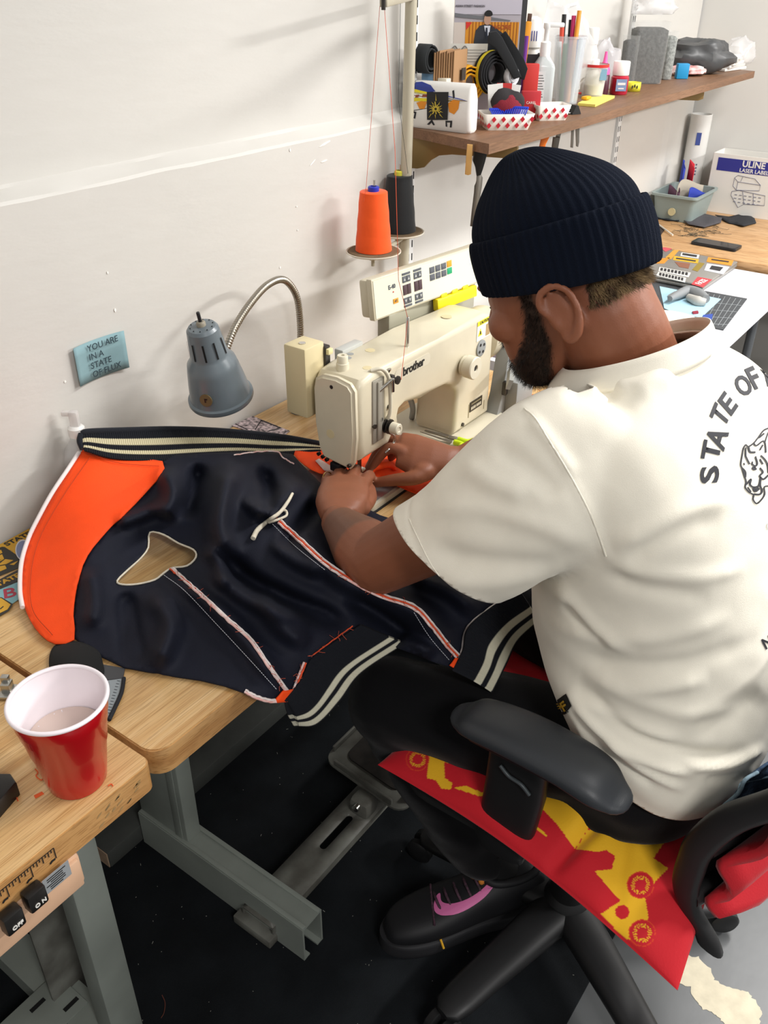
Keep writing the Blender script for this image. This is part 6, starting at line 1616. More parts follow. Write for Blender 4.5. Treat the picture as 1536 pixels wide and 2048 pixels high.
    lathe('bottle_cap', [(.017, h*.66), (.022, h*.68), (.022, h*.86), (.016, h*.97), (.006, h), (0, h)], sm('#eeeeea', rough=.35), t, xf((x, y, SZ)), 24)
    lathe('bottle_label', [(.0193, h*.30), (.0195, h*.31), (.0195, h*.50), (.0193, h*.51)], sm('#e8d62a', rough=.5), t, xf((x, y, SZ)), 24, False)
    q = M.to_3x3() @ Vector((0, 0, 1))
    boxes('cap_stripe', [((-.007+.006*i, h*.80, .0222), (.0022, .022, .0006)) for i in range(3)], sm('#323a86'), t, 0, plane_mtx((x, y, SZ), XR, (0, 0, 1)))
    x, y, h = vert(1048, 42, -.085)
    t = sthing('box_cutter', 'orange handled cutter leaning by the glue bottle', 'cutter', x, y, SZ)
    bm = bmesh.new(); bm_box(bm, (0, 0, h*.55), (.014, .012, h*.9), .003, xf((x, y, SZ), RZ, 0, .06)); from_bm('cutter_handle', bm, sm('#d78f1c'), t); bm = bmesh.new(); bm_box(bm, (0, 0, h*1.02), (.010, .006, h*.12), .001, xf((x, y, SZ), RZ, 0, .06)); from_bm('cutter_lock', bm, sm('#4a2d1c'), t)
    x, y, h = vert(1052, 72, -.095); tag(tube('purple_pen', [(x-.006, y, SZ), (x+.004, y, SZ+h)], .005, sm('#6a2f8c'), None, 12), 'purple pen standing beside the orange cutter', 'pen')
    # small red boxes
    x, y, h = vert(1064, 127, -.12); sbox('red_carton', 'small red carton behind the sanitizer', 'box', x, y, SZ, .035, .02, h, sm('#c0302a'))
    x, y, h = vert(1063, 182, -.165); t = sthing('red_card_box', 'flat red label box beside the paper tray', 'box', x, y, SZ); bm = bmesh.new(); bm_box(bm, (0, 0, h/2), (.045, .018, h), .001, xf((x, y, SZ), RZ)); from_bm('carton', bm, sm('#b3232c'), t); text('carton_lettering', 'CAREL', .008, plane_mtx(Vector((x, y, SZ+h*.6))+ca*.0095, XR, (0, 0, 1)), sm('#f0e6e0'), t)
    # hand sanitizer
    x, y, h = vert(1096, 40, -.135); t = sthing('sanitizer_bottle', 'clear hand sanitizer pump bottle with white pump', 'bottle', x, y, SZ); hb = h*.62
    cl = mat('sanitizer_clear', '#d7dfdf', rough=.12, alpha=.62, spec=.6)
    rr = [[(p[0], p[1], SZ+z) for p in [(x+XR.x*a-XR.y*b, y+XR.y*a+XR.x*b) for a, b in rrect(w_, d_, .012, 4)]] for z, w_, d_ in ((0, .050, .034), (.004, .054, .038), (hb*.8, .054, .038), (hb*.86, .050, .036), (hb, .026, .024))]
    bm = bmesh.new(); bm_loft(bm, rr); from_bm('bottle_body', bm, cl, t, True, 50)
    lathe('pump_collar', [(.0125, hb), (.0125, hb+.03), (.010, hb+.032), (.006, hb+.033), (.006, h*.9), (.009, h*.92), (.009, h*.97), (0, h*.98)], sm('#e8e8e6', rough=.4), t, xf((x, y, SZ)), 20)
    bm = bmesh.new(); bm_box(bm, (.018, 0, h*.95), (.045, .014, .010), .003, xf((x, y, SZ), RZ)); from_bm('pump_nozzle', bm, sm('#e8e8e6', rough=.4), t)
    bm = bmesh.new(); bm_box(bm, (-.010, -.0192, hb*.42), (.026, .0006, hb*.66), 0, xf((x, y, SZ), RZ)); from_bm('drug_label', bm, sm('#ced3d2'), t)
    boxes('label_print', [((-.010, -.0197, hb*.16+.006*i), (.022-.004*(i % 3), .0004, .0015)) for i in range(12)], sm('#4c5150'), t, 0, xf((x, y, SZ), RZ))
    # pen cup
    x, y, h = vert(1142, 72, -.105); t = sthing('pen_cup', 'clear plastic cup filled with markers', 'cup', x, y, SZ)
    bm = bmesh.new(); bm_lathe(bm, [(0, 0), (.034, 0), (.041, h), (.0435, h+.001), (.0425, h-.004), (.0395, h-.004), (.033, .003), (0, .003)], xf((x, y, SZ)), 32, False); from_bm('cup_wall', bm, clear('cup_clear', '#dbe2e6', .32), t)
    for k, (c, dx, dy, tx, ty, hh) in enumerate((('#1f6b3c', -.02, .0, -.03, 0, .9), ('#2c45b5', .012, -.012, .022, -.015, .95), ('#2c45b5', .02, .01, .034, .012, 1.0), ('#c8452e', -.005, .015, .004, .03, 1.15), ('#d98a1e', -.012, -.015, .035, .0, 1.35), ('#17171a', .0, .02, .01, .03, 1.3), ('#b5245c', .01, .0, .03, .012, 1.28), ('#c7cad0', .0, -.02, .004, -.028, .98), ('#101014', .018, .005, .032, .02, 1.22), ('#e4e4e8', -.015, .012, -.022, .02, .92))):
        tag(tube('marker', [(x+dx, y+dy, SZ+.004), (x+tx, y+ty, SZ+h*hh)], .0058, sm(c, rough=.4), None, 10), ('green marker in the clear cup', 'blue marker nearest the cup wall', 'blue marker at the right of the cup', 'red marker in the clear cup', 'orange cutter sticking out of the clear cup', 'tall black marker at the back of the cup', 'crimson marker in the clear cup', 'silver marker in the clear cup', 'black marker at the right of the cup', 'white marker in the clear cup')[k], 'marker', 'markers in the clear cup')
    # white pill bottles
    for u, v, yy, lab, r in ((1188, 55, -.06, 'tall white capped bottle behind the pen cup', .019), (1187, 118, -.10, 'short white capped bottle behind the measuring cup', .021)):
        x, y, h = vert(u, v, yy); t = sthing('white_bottle', lab, 'bottle', x, y, SZ)
        lathe('bottle_body', [(r, 0), (r+.001, .003), (r+.001, h*.62), (r*.75, h*.72), (r*.72, h*.76)], sm('#dcd9d2', rough=.4), t, xf((x, y, SZ)), 24); lathe('bottle_cap', [(r*.8, h*.75), (r*.85, h*.76), (r*.85, h*.98), (r*.75, h), (0, h)], sm('#ebeae6', rough=.4), t, xf((x, y, SZ)), 24)
    # pink dropper bottle
    x, y, h = vert(1213, 103, -.11); t = sthing('dye_bottle', 'bottle with bright pink pointed tip beside red dye jar', 'bottle', x, y, SZ)
    lathe('bottle_body', [(.017, 0), (.018, .003), (.018, h*.45), (.014, h*.5)], sm('#4b2230', rough=.3), t, xf((x, y, SZ)), 24); lathe('bottle_tip', [(.0165, h*.48), (.0165, h*.58), (.011, h*.7), (.006, h*.78), (.0035, h), (0, h)], sm('#ee5aa0', rough=.4), t, xf((x, y, SZ)), 20)
    # red dye jar
    p = onz(1236, 188, SZ); x, y = p.x, p.y; h = .085; t = sthing('dye_jar', 'small red dye jar with a white screw cap', 'jar', x, y, SZ)
    lathe('jar_body', [(.023, 0), (.025, .003), (.025, h*.52), (.019, h*.60)], sm('#b32238', rough=.25), t, xf((x, y, SZ)), 28); lathe('jar_cap', [(.0225, h*.58), (.0235, h*.6), (.0235, h*.97), (.022, h), (0, h)], sm('#eeece6', rough=.45), t, xf((x, y, SZ)), 32)
    boxes('jar_label', [((0, -.0256, h*.3), (.03, .0006, h*.36))], sm('#7d8fb0'), t, 0, xf((x, y, SZ), RZ)); boxes('label_print', [((0, -.0262, h*.34), (.022, .0004, .006)), ((0, -.0262, h*.2), (.016, .0004, .003))], sm('#f0dcd8'), t, 0, xf((x, y, SZ), RZ))
    # measuring cup with red frame on a yellow pad
    p = onz(1185, 196, SZ); x, y = p.x, p.y
    q = [onz(*k, SZ) for k in ((1155, 211), (1190, 214), (1229, 196), (1190, 192))]; prism('note_pad', [(k.x, k.y) for k in q], .006, sm('#e6d56a', rough=.8), None, None, SZ); tag(bpy.data.objects['note_pad'], 'yellow sticky note pad under the measuring cup', 'notepad')
    t = sthing('measuring_cup', 'clear plastic cup with red rim on the yellow pad', 'cup', x, y, SZ+.0065); h = .078
    bm = bmesh.new(); bm_lathe(bm, [(0, .0), (.026, 0), (.033, h), (.0345, h), (.0335, h-.003), (.0318, h-.003), (.025, .003), (0, .003)], xf((x, y, SZ+.0065)), 28, False); from_bm('cup_wall', bm, clear('cup_clear2', '#e6e6e2', .4), t)
    lathe('cup_contents', [(.0245, .004), (.027, .028), (0, .028)], sm('#e4ddc4', rough=.7), t, xf((x, y, SZ+.0065)), 24); lathe('cup_rim', [(.033, h-.006), (.0352, h-.006), (.0352, h+.001), (.033, h+.001)], sm('#c42a28', rough=.4), t, xf((x, y, SZ+.0065)), 32, False)
    tube('cup_handle', [Vector((x, y, SZ+.012))-XR*.033, Vector((x, y, SZ+.012))-XR*.056, Vector((x, y, SZ+h))-XR*.058, Vector((x, y, SZ+h))-XR*.033], .0032, sm('#c42a28', rough=.4), t, 8)
    boxes('cup_label', [((.016, -.030, .055), (.018, .0006, .028))], sm('#7ea6bd'), t, 0, xf((x, y, SZ+.0065), RZ))
    p = onz(1170, 205, SZ); tag(box('orange_eraser', (p.x, p.y-.002, SZ+.012), (.03, .018, .008), sm('#e8a61c'), None, .003), 'orange chalk block on the yellow pad', 'chalk')
    # tape measure
    p = onz(1265, 182, SZ); c = Vector((p.x, p.y, SZ+.021)); t = sthing('tape_measure', 'coil of yellow tape measure beside the dye jar', 'tape measure', p.x, p.y, SZ)
    V = []; n = 90
    for i in range(n):
        a = i/n*2*math.pi*2.6; r = .021-.004*i/n; e = Vector((math.cos(a)*r*1.1, math.sin(a)*r*1.1, 0)); V += [Vector((p.x, p.y, SZ+.0005))+e, Vector((p.x, p.y, SZ+.024))+e]
    o = from_vf('tape', V, [(2*i, 2*i+1, 2*i+3, 2*i+2) for i in range(n-1)], sm('#d9d43a'), t, True, 180); apply_mods(o, [('SOLIDIFY', dict(thickness=.0006))])
    boxes('tape_mark', [((-.008+.007*i, -.0236, .013+.003*(i % 2)), (.0035, .0005, .008)) for i in range(3)], sm('#23231c'), t, 0, xf((p.x, p.y, SZ), RZ))
    # stuffing canisters
    for (u, v, yy, w_, d_, c, lab) in ((1303, 42, -.085, .105, .085, '#474746', 'tall clear canister packed with dark grey stuffing'), (1266, 70, -.05, .05, .05, '#3c3c3d', 'narrow clear canister of dark scraps behind the dye jar'), (1343, 62, -.10, .035, .07, '#8f938e', 'slim frosted canister beside the stuffing canister')):
        x, y, h = vert(u, v, yy); t = sthing('plastic_canister', lab, 'canister', x, y, SZ); ml = xf((x, y, SZ), RZ)
        rr = [[(ml @ Vector((a, b, z))) for a, b in rrect(w_*s, d_*s, .012, 4)] for z, s in ((0, .92), (.004, .95), (h*.96, 1.0), (h, 1.03))]
        bm = bmesh.new(); bm_loft(bm, rr, False); bm.faces.new([v_ for v_ in bm.verts][:len(rr[0])]); from_bm('canister_wall', bm, clear('canister_clear', '#dfe2e0', .18, .25), t, True, 60)
        rr = [[(ml @ Vector((a, b, z))) for a, b in rrect(w_*s, d_*s, .011, 4)] for z, s in ((.003, .88), (h*.4, .92), (h*.86, .94), (h*.9, .7))]
        bm = bmesh.new(); bm_loft(bm, rr); o = from_bm('stuffing', bm, mat('stuffing_'+c[1:], c, rough=.95, var=.5, vscale=110, bump=1.0, bscale=220), t, True, 60)
    # crumpled bags
    def bag(name, lab, ctr, rx, ry, rz_, m, seed, cat='bag', base=SZ):
        bm = bmesh.new(); bm_ellipsoid(bm, (0, 0, 0), (1, 1, 1), None, 28)
        for v in bm.verts:
            d = v.co.normalized(); k = 1+.30*noise.noise(d*1.7+Vector((seed, 0, 0)))+.16*noise.noise(d*4+Vector((0, seed, 0)))+.07*abs(noise.noise(d*9+Vector((seed, 3, 1))))
            p = Vector((d.x*rx*k, d.y*ry*k, d.z*rz_*k)); w_ = xf(ctr, RZ) @ p; w_.z = max(w_.z, base); w_.y = min(w_.y, -.003); v.co = w_
        return tag(from_bm(name, bm, m, None, True, 40), lab, cat)
    cb = clear('bag_clear', '#e9e9ea', .42, .2)
    x, y, h = vert(1305, 30, -.08); bag('plastic_bag', 'clear crumpled bag on top of the stuffing canister', (x, y, SZ+h+.02), .065, .04, .035, cb, 1.3, base=SZ+h+.002)
    x, y, h = vert(1215, 80, -.05); bag('plastic_bag', 'clear crumpled bag standing behind the pink-tipped bottle', (x, y, SZ+h*.45), .045, .035, h*.5, clear('bag_clear2', '#dcdadd', .5, .25), 4.1)
    x, y, h = vert(1125, 20, -.035); bag('plastic_bag', 'large clear bag leaning on the wall behind the pens', (x, y, SZ+h*.5), .085, .025, h*.55, cb, 7.7)
    p = onz(1395, 150, SZ); bag('grey_bag', 'dark grey plastic bag of fabric near the shelf end', (p.x+.06, -.12, SZ+.05), .11, .07, .058, mat('grey_bag', '#4e4f50', rough=.35, var=.2, vscale=20), 2.2)
    p = onz(1440, 130, SZ); bag('zip_bag', 'clear zip bag beside the paper stack', (p.x-.02, -.16, SZ+.045), .055, .045, .05, cb, 5.5)
    x, y, h = vert(1370, 108, -.14); sbox('blue_block', 'bright blue block in front of the grey bag', 'block', x, y, SZ, .038, .025, h*.62, sm('#1f8fc4'))
    p = onz(1385, 152, SZ); bag('red_packet', 'red and white sachet lying at the shelf front', (p.x, p.y+.02, SZ+.016), .065, .035, .016, mat('red_white', '#e6dcd8', rough=.4, var=.6, vscale=30, col2='#c26a68'), 9.1, 'packet')
    q = onz(1468, 140, SZ); 
    for k in range(5):
        c = ('#dedad4', '#c9c7c3', '#ebe7e0', '#d2cfc9', '#e6e3dc')[k]
        tag(box('booklet', (0, 0, 0), (.15-.008*k, .11, .0085), sm(c, rough=.7), None, .001, xf((q.x+.004*k, q.y+.045, SZ+.0048+.0088*k), .12*k-.2)), ('lowest white booklet of the stack at the shelf end', 'second booklet from the bottom of the shelf-end stack', 'middle booklet of the shelf-end stack', 'booklet just below the top of the shelf-end stack', 'topmost white booklet of the stack at the shelf end')[k], 'booklet', 'booklets stacked at the shelf end')
    # paper food trays
    def tray(u, v, w_, d_, rz, lab):
        p = onz(u, v, SZ); t = sthing('paper_tray', lab, 'paper tray', p.x, p.y, SZ); ml = xf((p.x, p.y, SZ), rz); h = .034
        out = [[ml @ Vector((a*s, b*s2, z)) for a, b in rrect(w_, d_, .006, 2)] for z, s, s2 in ((0, .80, .72), (h, 1.0, 1.0))]
        bm = bmesh.new(); bm_loft(bm, out, False); bm.faces.new([v_ for v_ in bm.verts][:len(out[0])]); o = from_bm('tray_wall', bm, sm('#e6e0d6', rough=.7), t, True, 40); apply_mods(o, [('SOLIDIFY', dict(thickness=.0012, offset=1))])
        red = sm('#bf1f30', rough=.7); bm = bmesh.new()
        for side in range(2):
            for i in range(int(w_/.011)):
                for j in range(2):
                    if (i+j) % 2: continue
                    u0 = -w_/2*.82+i*.011; z = .010+j*.013; kk = (.72+.28*z/h)
                    if side == 0: c = Vector((u0*(.95+.05*z/h), -d_/2*kk-.0034, z)); X = (1, 0, 0); Yv = Vector((0, -.12, 1))
                    else:
                        if i > int(d_/.011)-1: continue
                        kk = (.80+.20*z/h); c = Vector((-w_/2*kk-.0034, -d_/2*.7+i*.011, z)); X = (0, -1, 0); Yv = Vector((-.12, 0, 1))
                    Mx = ml @ plane_mtx(c, X, Yv); vs = [bm.verts.new(Mx @ Vector(q)) for q in ((-.0055, 0, 0), (0, -.0065, 0), (.0055, 0, 0), (0, .0065, 0))]; bm.faces.new(vs)
        tag(from_bm('check_print', bm, red, t), kind='stuff'); return p, ml
    p, ml = tray(1010, 256, .115, .075, RZ+.12, 'red and white checked paper tray holding blue combs at the shelf corner')
    t = sthing('maroon_knit', 'maroon knit swatch in black mesh in the front tray', 'fabric', p.x+.01, p.y+.01, SZ+.02)
    bm = bmesh.new(); bm_ellipsoid(bm, (.005, .012, .042), (.034, .022, .026), ml, 24)
    for v in bm.verts: v.co += Vector((0, 0, .006*noise.noise(v.co*60)))
    from_bm('knit_bundle', bm, sm('#7c1f2c', rough=.95, bump=.5, bscale=400), t); bm = bmesh.new(); bm_ellipsoid(bm, (.006, .017, .052), (.040, .022, .026), ml, 20)
    for v in bm.verts: v.co += Vector((0, 0, .008*noise.noise(v.co*40)))
    from_bm('mesh_wrap', bm, sm('#2a2628', rough=.9), t)
    for k, (dx, dy, rz) in enumerate(((-.014, -.012, .2), (.018, -.020, -.5))):
        t = sthing('blue_comb', ('blue plastic comb at the left in the front tray', 'blue plastic comb lying across the front tray')[k], 'comb', *(ml @ Vector((dx, dy, .03))))
        mm = ml @ Matrix.Translation((dx, dy, .034+.004*k)) @ Matrix.Rotation(rz, 4, 'Z') @ Matrix.Rotation(.5, 4, 'X')
        box('comb_spine', (0, .012, 0), (.05, .006, .004), sm('#1f37b0', rough=.35), t, .001, mm); boxes('comb_tooth', [((-.023+.0046*i, 0, 0), (.0024, .022, .003)) for i in range(11)], sm('#1f37b0', rough=.35), t, 0, mm)
    sp = ml @ Vector((-.012, .03, .03)); t = sthing('white_leaflet', 'white leaflets standing behind the front tray', 'leaflet', sp.x, sp.y, SZ+.003)
    for k in range(3): bm = bmesh.new(); bm_box(bm, (-.01+.012*k, .045+.003*k, .045), (.035, .001, .085), 0, ml @ Matrix.Rotation(.12*k-.1, 4, 'Y')); from_bm('leaflet_sheet', bm, sm(('#e4e2de', '#b9302e', '#dcdad6')[k], rough=.6), t)
    p, ml = tray(1098, 238, .085, .06, RZ+.25, 'second checked paper tray with a white slip inside')
    box('paper_slip', (0, 0, .026), (.085, .05, .0008), sm('#e9e7df', rough=.7), None, 0, ml); tag(bpy.data.objects['paper_slip'], 'white paper slip lying in the second tray', 'paper')
    p = onz(1140, 226, SZ); t = sthing('binder_clip', 'black binder clip at the shelf front edge', 'clip', p.x, p.y, SZ); bm = bmesh.new(); bm_prism(bm, [(-.014, 0), (.014, 0), (.003, .02), (-.003, .02)], .026, xf((p.x, p.y, SZ), RZ+.5, 1.57)); from_bm('clip_body', bm, sm('#191919'), t); tube('clip_wire', [(p.x-.01, p.y-.01, SZ+.004), (p.x-.03, p.y-.012, SZ+.004), (p.x-.03, p.y+.004, SZ+.004), (p.x-.01, p.y, SZ+.004)], .0013, sm('#b0b0b0', metal=1, rough=.3), t, 6, sm=4)

    # ------------------------- tools hanging under the shelf
    K = lambda l: [(920+x/5.908, 250+y/5.908) for x, y in l]
    bp = sm('#17181a', rough=.35); st = mat('tool_steel', '#8d8880', rough=.35, metal=.75)
    c = ony(950, 380, -.20); t = thing('shears', (c.x, c.y, 1.11), 'large black handled shears hanging under the shelf end', 'scissors')
    px_prism('shear_blade', K([(195, 600), (245, 580), (270, 620), (260, 720), (230, 900), (210, 1060), (185, 1195), (150, 1195), (165, 1000), (185, 800)]), -.20, .004, st, t)
    px_prism('shear_blade', K([(185, 690), (170, 720), (165, 800), (140, 1000), (120, 1195), (150, 1198), (165, 1000), (190, 800), (200, 640)]), -.205, .004, mat('tool_steel_dark', '#5e5952', rough=.4, metal=.7), t)
    px_prism('shear_handle', K([(170, 250), (320, 250), (318, 340), (295, 420), (265, 520), (245, 585), (195, 600), (180, 500), (150, 420), (165, 330)]), -.20, .014, bp, t)
    c = ony(936, 320, -.21); t0 = thing('wood_stick', (c.x, c.y, 1.17), 'pale wooden stick hanging beside the shears', 'stick'); px_prism('stick_body', K([(85, 228), (150, 232), (130, 580), (95, 592), (58, 582)]), -.21, .006, sm('#c79a5a', rough=.7), t0)
    t = thing('orange_scissors', tuple(ony(1085, 290, -.24)), 'orange handled scissors hanging under the shelf', 'scissors'); px_prism('scissor_handle', K([(935, 110), (1080, 70), (1050, 150), (1010, 230), (995, 330), (985, 400), (925, 400), (935, 270), (955, 180)]), -.24, .010, sm('#e0721e', rough=.4), t); px_prism('scissor_blade', K([(930, 395), (985, 395), (975, 520), (950, 640), (935, 520)]), -.24, .003, st, t)
    t = thing('pliers', tuple(ony(1110, 290, -.235)), 'steel folding tool with blue handle under the shelf', 'tool'); px_prism('tool_handle', K([(1140, 60), (1260, 30), (1250, 70), (1180, 85)]), -.235, .012, sm('#4f86a8'), t); px_prism('tool_shank', K([(1130, 145), (1150, 90), (1200, 85), (1180, 150)]), -.235, .004, st, t); px_prism('tool_body', K([(1100, 145), (1182, 145), (1160, 260), (1150, 400), (1075, 400), (1085, 260)]), -.235, .008, mat('tool_steel_dark', '#5e5952', rough=.4, metal=.7), t)
    t = thing('steel_tweezers', tuple(ony(1150, 275, -.235)), 'pair of steel tweezers hanging at the shelf edge', 'tweezers')
    for a in ([(1320, -10), (1350, -10), (1340, 200), (1335, 270), (1305, 265)], [(1365, -10), (1412, -10), (1408, 200), (1395, 260), (1370, 250)]): px_prism('tweezer_arm', K(a), -.235, .004, st, t)
shelf_items()

# ------------------------------------------------------------------ far tables and what lies on them
def far_tables():
    t = thing('folding_table', (2.0, -.40, .006), 'white plastic folding table beyond the sewing table', 'table')
    wp = mat('white_plastic', '#d6d6da', rough=.5, bump=.1, bscale=300)
    bm = bmesh.new(); bm_prism(bm, rrect(1.17, .62, .03, 6, 1.99, -.345), .045, None, .69, .006); from_bm('tabletop', bm, wp, t)
    for x in (1.55, 2.45):
        for y in (-.60, -.12):
            bm = bmesh.new(); cyl_between(bm, (x, y, .006), (x, y, .69), .014, None, 14); from_bm('leg', bm, mat('leg_grey', '#6d7073', .4, .5), t)
    box('table_stripe', (1.452, -.32, .7352), (.05, .50, .0008), mat('stripe_maroon', '#6a3445', .6, var=.3, vscale=8, col2='#5d5961'), t)
    t = thing('oak_desk', (2.95, -.6, .006), 'light oak desk against the end wall with the label box', 'desk')
    bm = bmesh.new(); bm_box(bm, (2.957, -.65, .742), (.735, 1.29, .036), .008); from_bm('desktop', bm, _M['desk_oak'], t)
    for y in (-.05, -1.25):
        for x in (2.64, 3.28): box('leg', (x, y, .365), (.05, .05, .718), _M['desk_oak'], t, .003)
    # dark stool beyond the folding table
    t = thing('dark_stool', (2.45, -.95, .006), 'dark upholstered stool at the edge beyond the folding table', 'stool')
    bm = bmesh.new(); bm_lathe(bm, [(0, .52), (.17, .52), (.185, .54), (.185, .575), (.17, .595), (0, .6)], xf((2.45, -.95, 0)), 32); from_bm('seat', bm, mat('stool_black', '#1d1e20', .6), t)
    for k in range(4):
        a = k*1.57+.7; bm = bmesh.new(); cyl_between(bm, (2.45+.12*math.cos(a), -.95+.12*math.sin(a), .52), (2.45+.2*math.cos(a), -.95+.2*math.sin(a), .006), .012, None, 10); from_bm('leg', bm, mat('stool_black', '#1d1e20', .6), t)
far_tables()

def desk_items():
    DZ = .7605
    # label box
    t = thing('label_box', (3.255, -.35, DZ), 'open white cardboard carton with blue printed band on the oak desk', 'box')
    cw = mat('carton_white', '#e0ded8', rough=.7, bump=.05); y0, y1, x0, x1, h = -.150, -.56, 3.20, 3.322, .215
    boxes('carton_walls', [((x0, (y0+y1)/2, DZ+h/2), (.004, y0-y1, h)), ((x1, (y0+y1)/2, DZ+h/2), (.004, y0-y1, h)), (((x0+x1)/2, y0, DZ+h/2), (x1-x0, .004, h)), (((x0+x1)/2, y1, DZ+h/2), (x1-x0, .004, h)), (((x0+x1)/2, (y0+y1)/2, DZ+.002), (x1-x0, y0-y1, .004))], cw, t)
    M = plane_mtx((x0-.0024, 0, DZ), (0, -1, 0), (0, 0, 1)); bl = mat('carton_blue', '#2c2f86', rough=.6); gr = mat('carton_ink', '#6a6c80', rough=.7)
    box('blue_band', (.375, .178, 0), (.41, .046, .0008), bl, t, 0, M)
    text('brand_lettering', 'ULINE', .031, M @ Matrix.Translation((.305, .187, .0008)), cw, t, bold=.0008); text('band_lettering', 'LASER LABELS', .019, M @ Matrix.Translation((.315, .164, .0008)), cw, t, bold=.0003)
    bm = bmesh.new()
    for l in ([(.245, .135), (.255, .145), (.32, .14), (.345, .12), (.345, .10), (.26, .092), (.245, .105), (.245, .135)], [(.245, .135), (.26, .122), (.345, .12)], [(.26, .122), (.26, .092)], [(.27, .125), (.275, .143)], [(.245, .085), (.27, .092), (.37, .085), (.375, .05), (.30, .045), (.28, .03), (.245, .07), (.245, .085)], [(.285, .09), (.30, .045)], [(.325, .088), (.335, .047)]):
        bm_tube(bm, [M @ Vector((a, b, .0006)) for a, b in l], .0008, 4)
    tag(from_bm('printer_sketch', bm, gr, t), kind='stuff')
    boxes('label_sketch', [((.262+.018*i, .075-.013*j, .0006), (.010, .002, .0006)) for i in range(6) for j in range(3)], gr, t, 0, M); tag([c for c in t.children if c.name.startswith('label_sketch')][0], kind='stuff')
    bm = bmesh.new(); bm_box(bm, (x0+.03, y0+.03, DZ+h+.005), (.055, .002, .10), 0, None); 
    for v in bm.verts: pass
    bm.free()
    # mailing tube
    t = thing('mailing_tube', (3.275, -.05, DZ), 'tall translucent poster tube standing in the room corner', 'tube')
    lathe('tube_wall', [(.040, 0), (.040, .335), (.037, .335), (.037, .004), (0, .004)], mat('tube_white', '#d5d4d0', rough=.35), t, xf((3.277, -.052, DZ)), 32, False)
    box('tube_label', (0, -.0405, .25), (.018, .0008, .045), mat('tube_blue', '#3a4a8a', .5), t, 0, xf((3.277, -.052, DZ), RZ-.25)); boxes('tube_mark', [((.0, -.0405, .12+.012*i), (.006, .0006, .006)) for i in range(4)], gr, t, 0, xf((3.277, -.052, DZ), RZ))
    # grey bin
    t = thing('grey_bin', (3.06, -.10, DZ), 'open grey plastic bin of fabric swatches on the oak desk', 'bin'); gm = mat('bin_grey', '#8a9794', rough=.45); h = .088
    ml = xf((3.062, -.108, DZ), 0.0); w_, d_ = .235, .17
    o1 = [[ml @ Vector((a, b, z)) for a, b in rrect(w_*s, d_*s, .02, 4)] for z, s in ((.0, .84), (h, .97), (h, 1.06), (h+.008, 1.06), (h+.008, .96), (.004, .82))]
    bm = bmesh.new(); bm_loft(bm, o1, True); from_bm('bin_body', bm, gm, t, True, 40)
    bm = bmesh.new(); cyl_between(bm, ml @ Vector((-w_*.46, .0, .035)), ml @ Vector((-w_*.46-.006, 0, .035)), .014, None, 16); from_bm('bin_sticker', bm, mat('sticker_cream', '#bdb48d', .6), t)
    for k, (c, dx, dy, hh, ww, rz, lab) in enumerate((('#27389a', .03, .045, .17, .05, .3, 'blue fabric swatch standing highest in the grey bin'), ('#b5202e', .045, .015, .175, .025, .3, 'narrow red swatch standing in the grey bin'), ('#a49c8e', .0, -.015, .115, .13, .25, 'beige fabric swatch curving across the grey bin'), ('#2a3c9c', .02, -.045, .09, .09, .5, 'blue fabric roll at the front of the grey bin'), ('#4a2c3c', -.06, -.01, .10, .03, .1, 'dark patterned swatch at the left in the grey bin'))):
        V = []; n = 14
        for i in range(n+1):
            s = i/n-.5
            for j in range(5):
                z = .008+hh*j/4+(.012*math.sin(s*5+k))*(j/4); V.append(ml @ (Matrix.Rotation(rz-.6, 4, 'Z') @ Vector((dx+s*ww, dy+.02*math.sin(s*4+k), z))))
        o = from_vf('fabric_swatch', V, [(i*5+j, (i+1)*5+j, (i+1)*5+j+1, i*5+j+1) for i in range(n) for j in range(4)], mat('swatch_'+c[1:], c, rough=.8, bump=.2), None, True, 180); apply_mods(o, [('SOLIDIFY', dict(thickness=.0022, offset=0))]); tag(o, lab, 'fabric swatch', 'fabric swatches in the grey bin')
    # cloth scraps lying on the desk
    def flat(name, lab, px, c, z, amp=.006, cat='fabric scrap', sp=5, m=None):
        v, f = cdt_mesh(densify(px, sp), [], sp); P = []
        for a in v: P.append(onz(a[0], a[1], DZ+z+amp*max(0, noise.noise((a[0]*.05, a[1]*.07, z*300))+.3)))
        o = from_vf(name, P, f, m or mat('scrap_'+c[1:], c, rough=.9, bump=.3, bscale=500), None, True, 180); me = o.data
        if sum(p.normal.z for p in me.polygons) < 0: me.flip_normals()
        apply_mods(o, [('SOLIDIFY', dict(thickness=.002, offset=-1))]); return tag(o, lab, cat)
    Q = lambda l: [(1180+x/4.315, 200+y/4.315) for x, y in l]
    flat('fabric_scrap', 'black and navy fabric scrap below the grey bin', Q([(440, 945), (560, 940), (640, 885), (690, 960), (760, 1000), (770, 1045), (640, 1030), (500, 1000)]), '#1f2228', .003, .01)
    flat('fabric_scrap', 'charcoal fabric piece with frayed edge on the oak desk', Q([(700, 960), (860, 950), (1140, 1015), (1130, 1055), (990, 1095), (850, 1070), (780, 1010)]), '#4a484c', .006, .006)
    flat('fabric_scrap', 'pointed black fabric piece in front of the label box', Q([(1080, 990), (1200, 1005), (1290, 985), (1340, 970), (1420, 1020), (1435, 1060), (1330, 1085), (1200, 1060), (1110, 1005)]), '#26272b', .003, .005)
    flat('product_card', 'dark printed card with white string beside the beanie', Q([(500, 1020), (560, 1040), (650, 1110), (610, 1165), (540, 1140), (480, 1100)]), '#33261f', .002, .001, 'card')
    tag(tube('white_string', [onz(*q, DZ+.006) for q in Q([(490, 1000), (560, 1050), (640, 1110), (715, 1165)])], .003, sm('#d6d2c6', rough=.8), None, 6, sm=4), 'white string tie lying across the dark card', 'string')
    bm = bmesh.new()
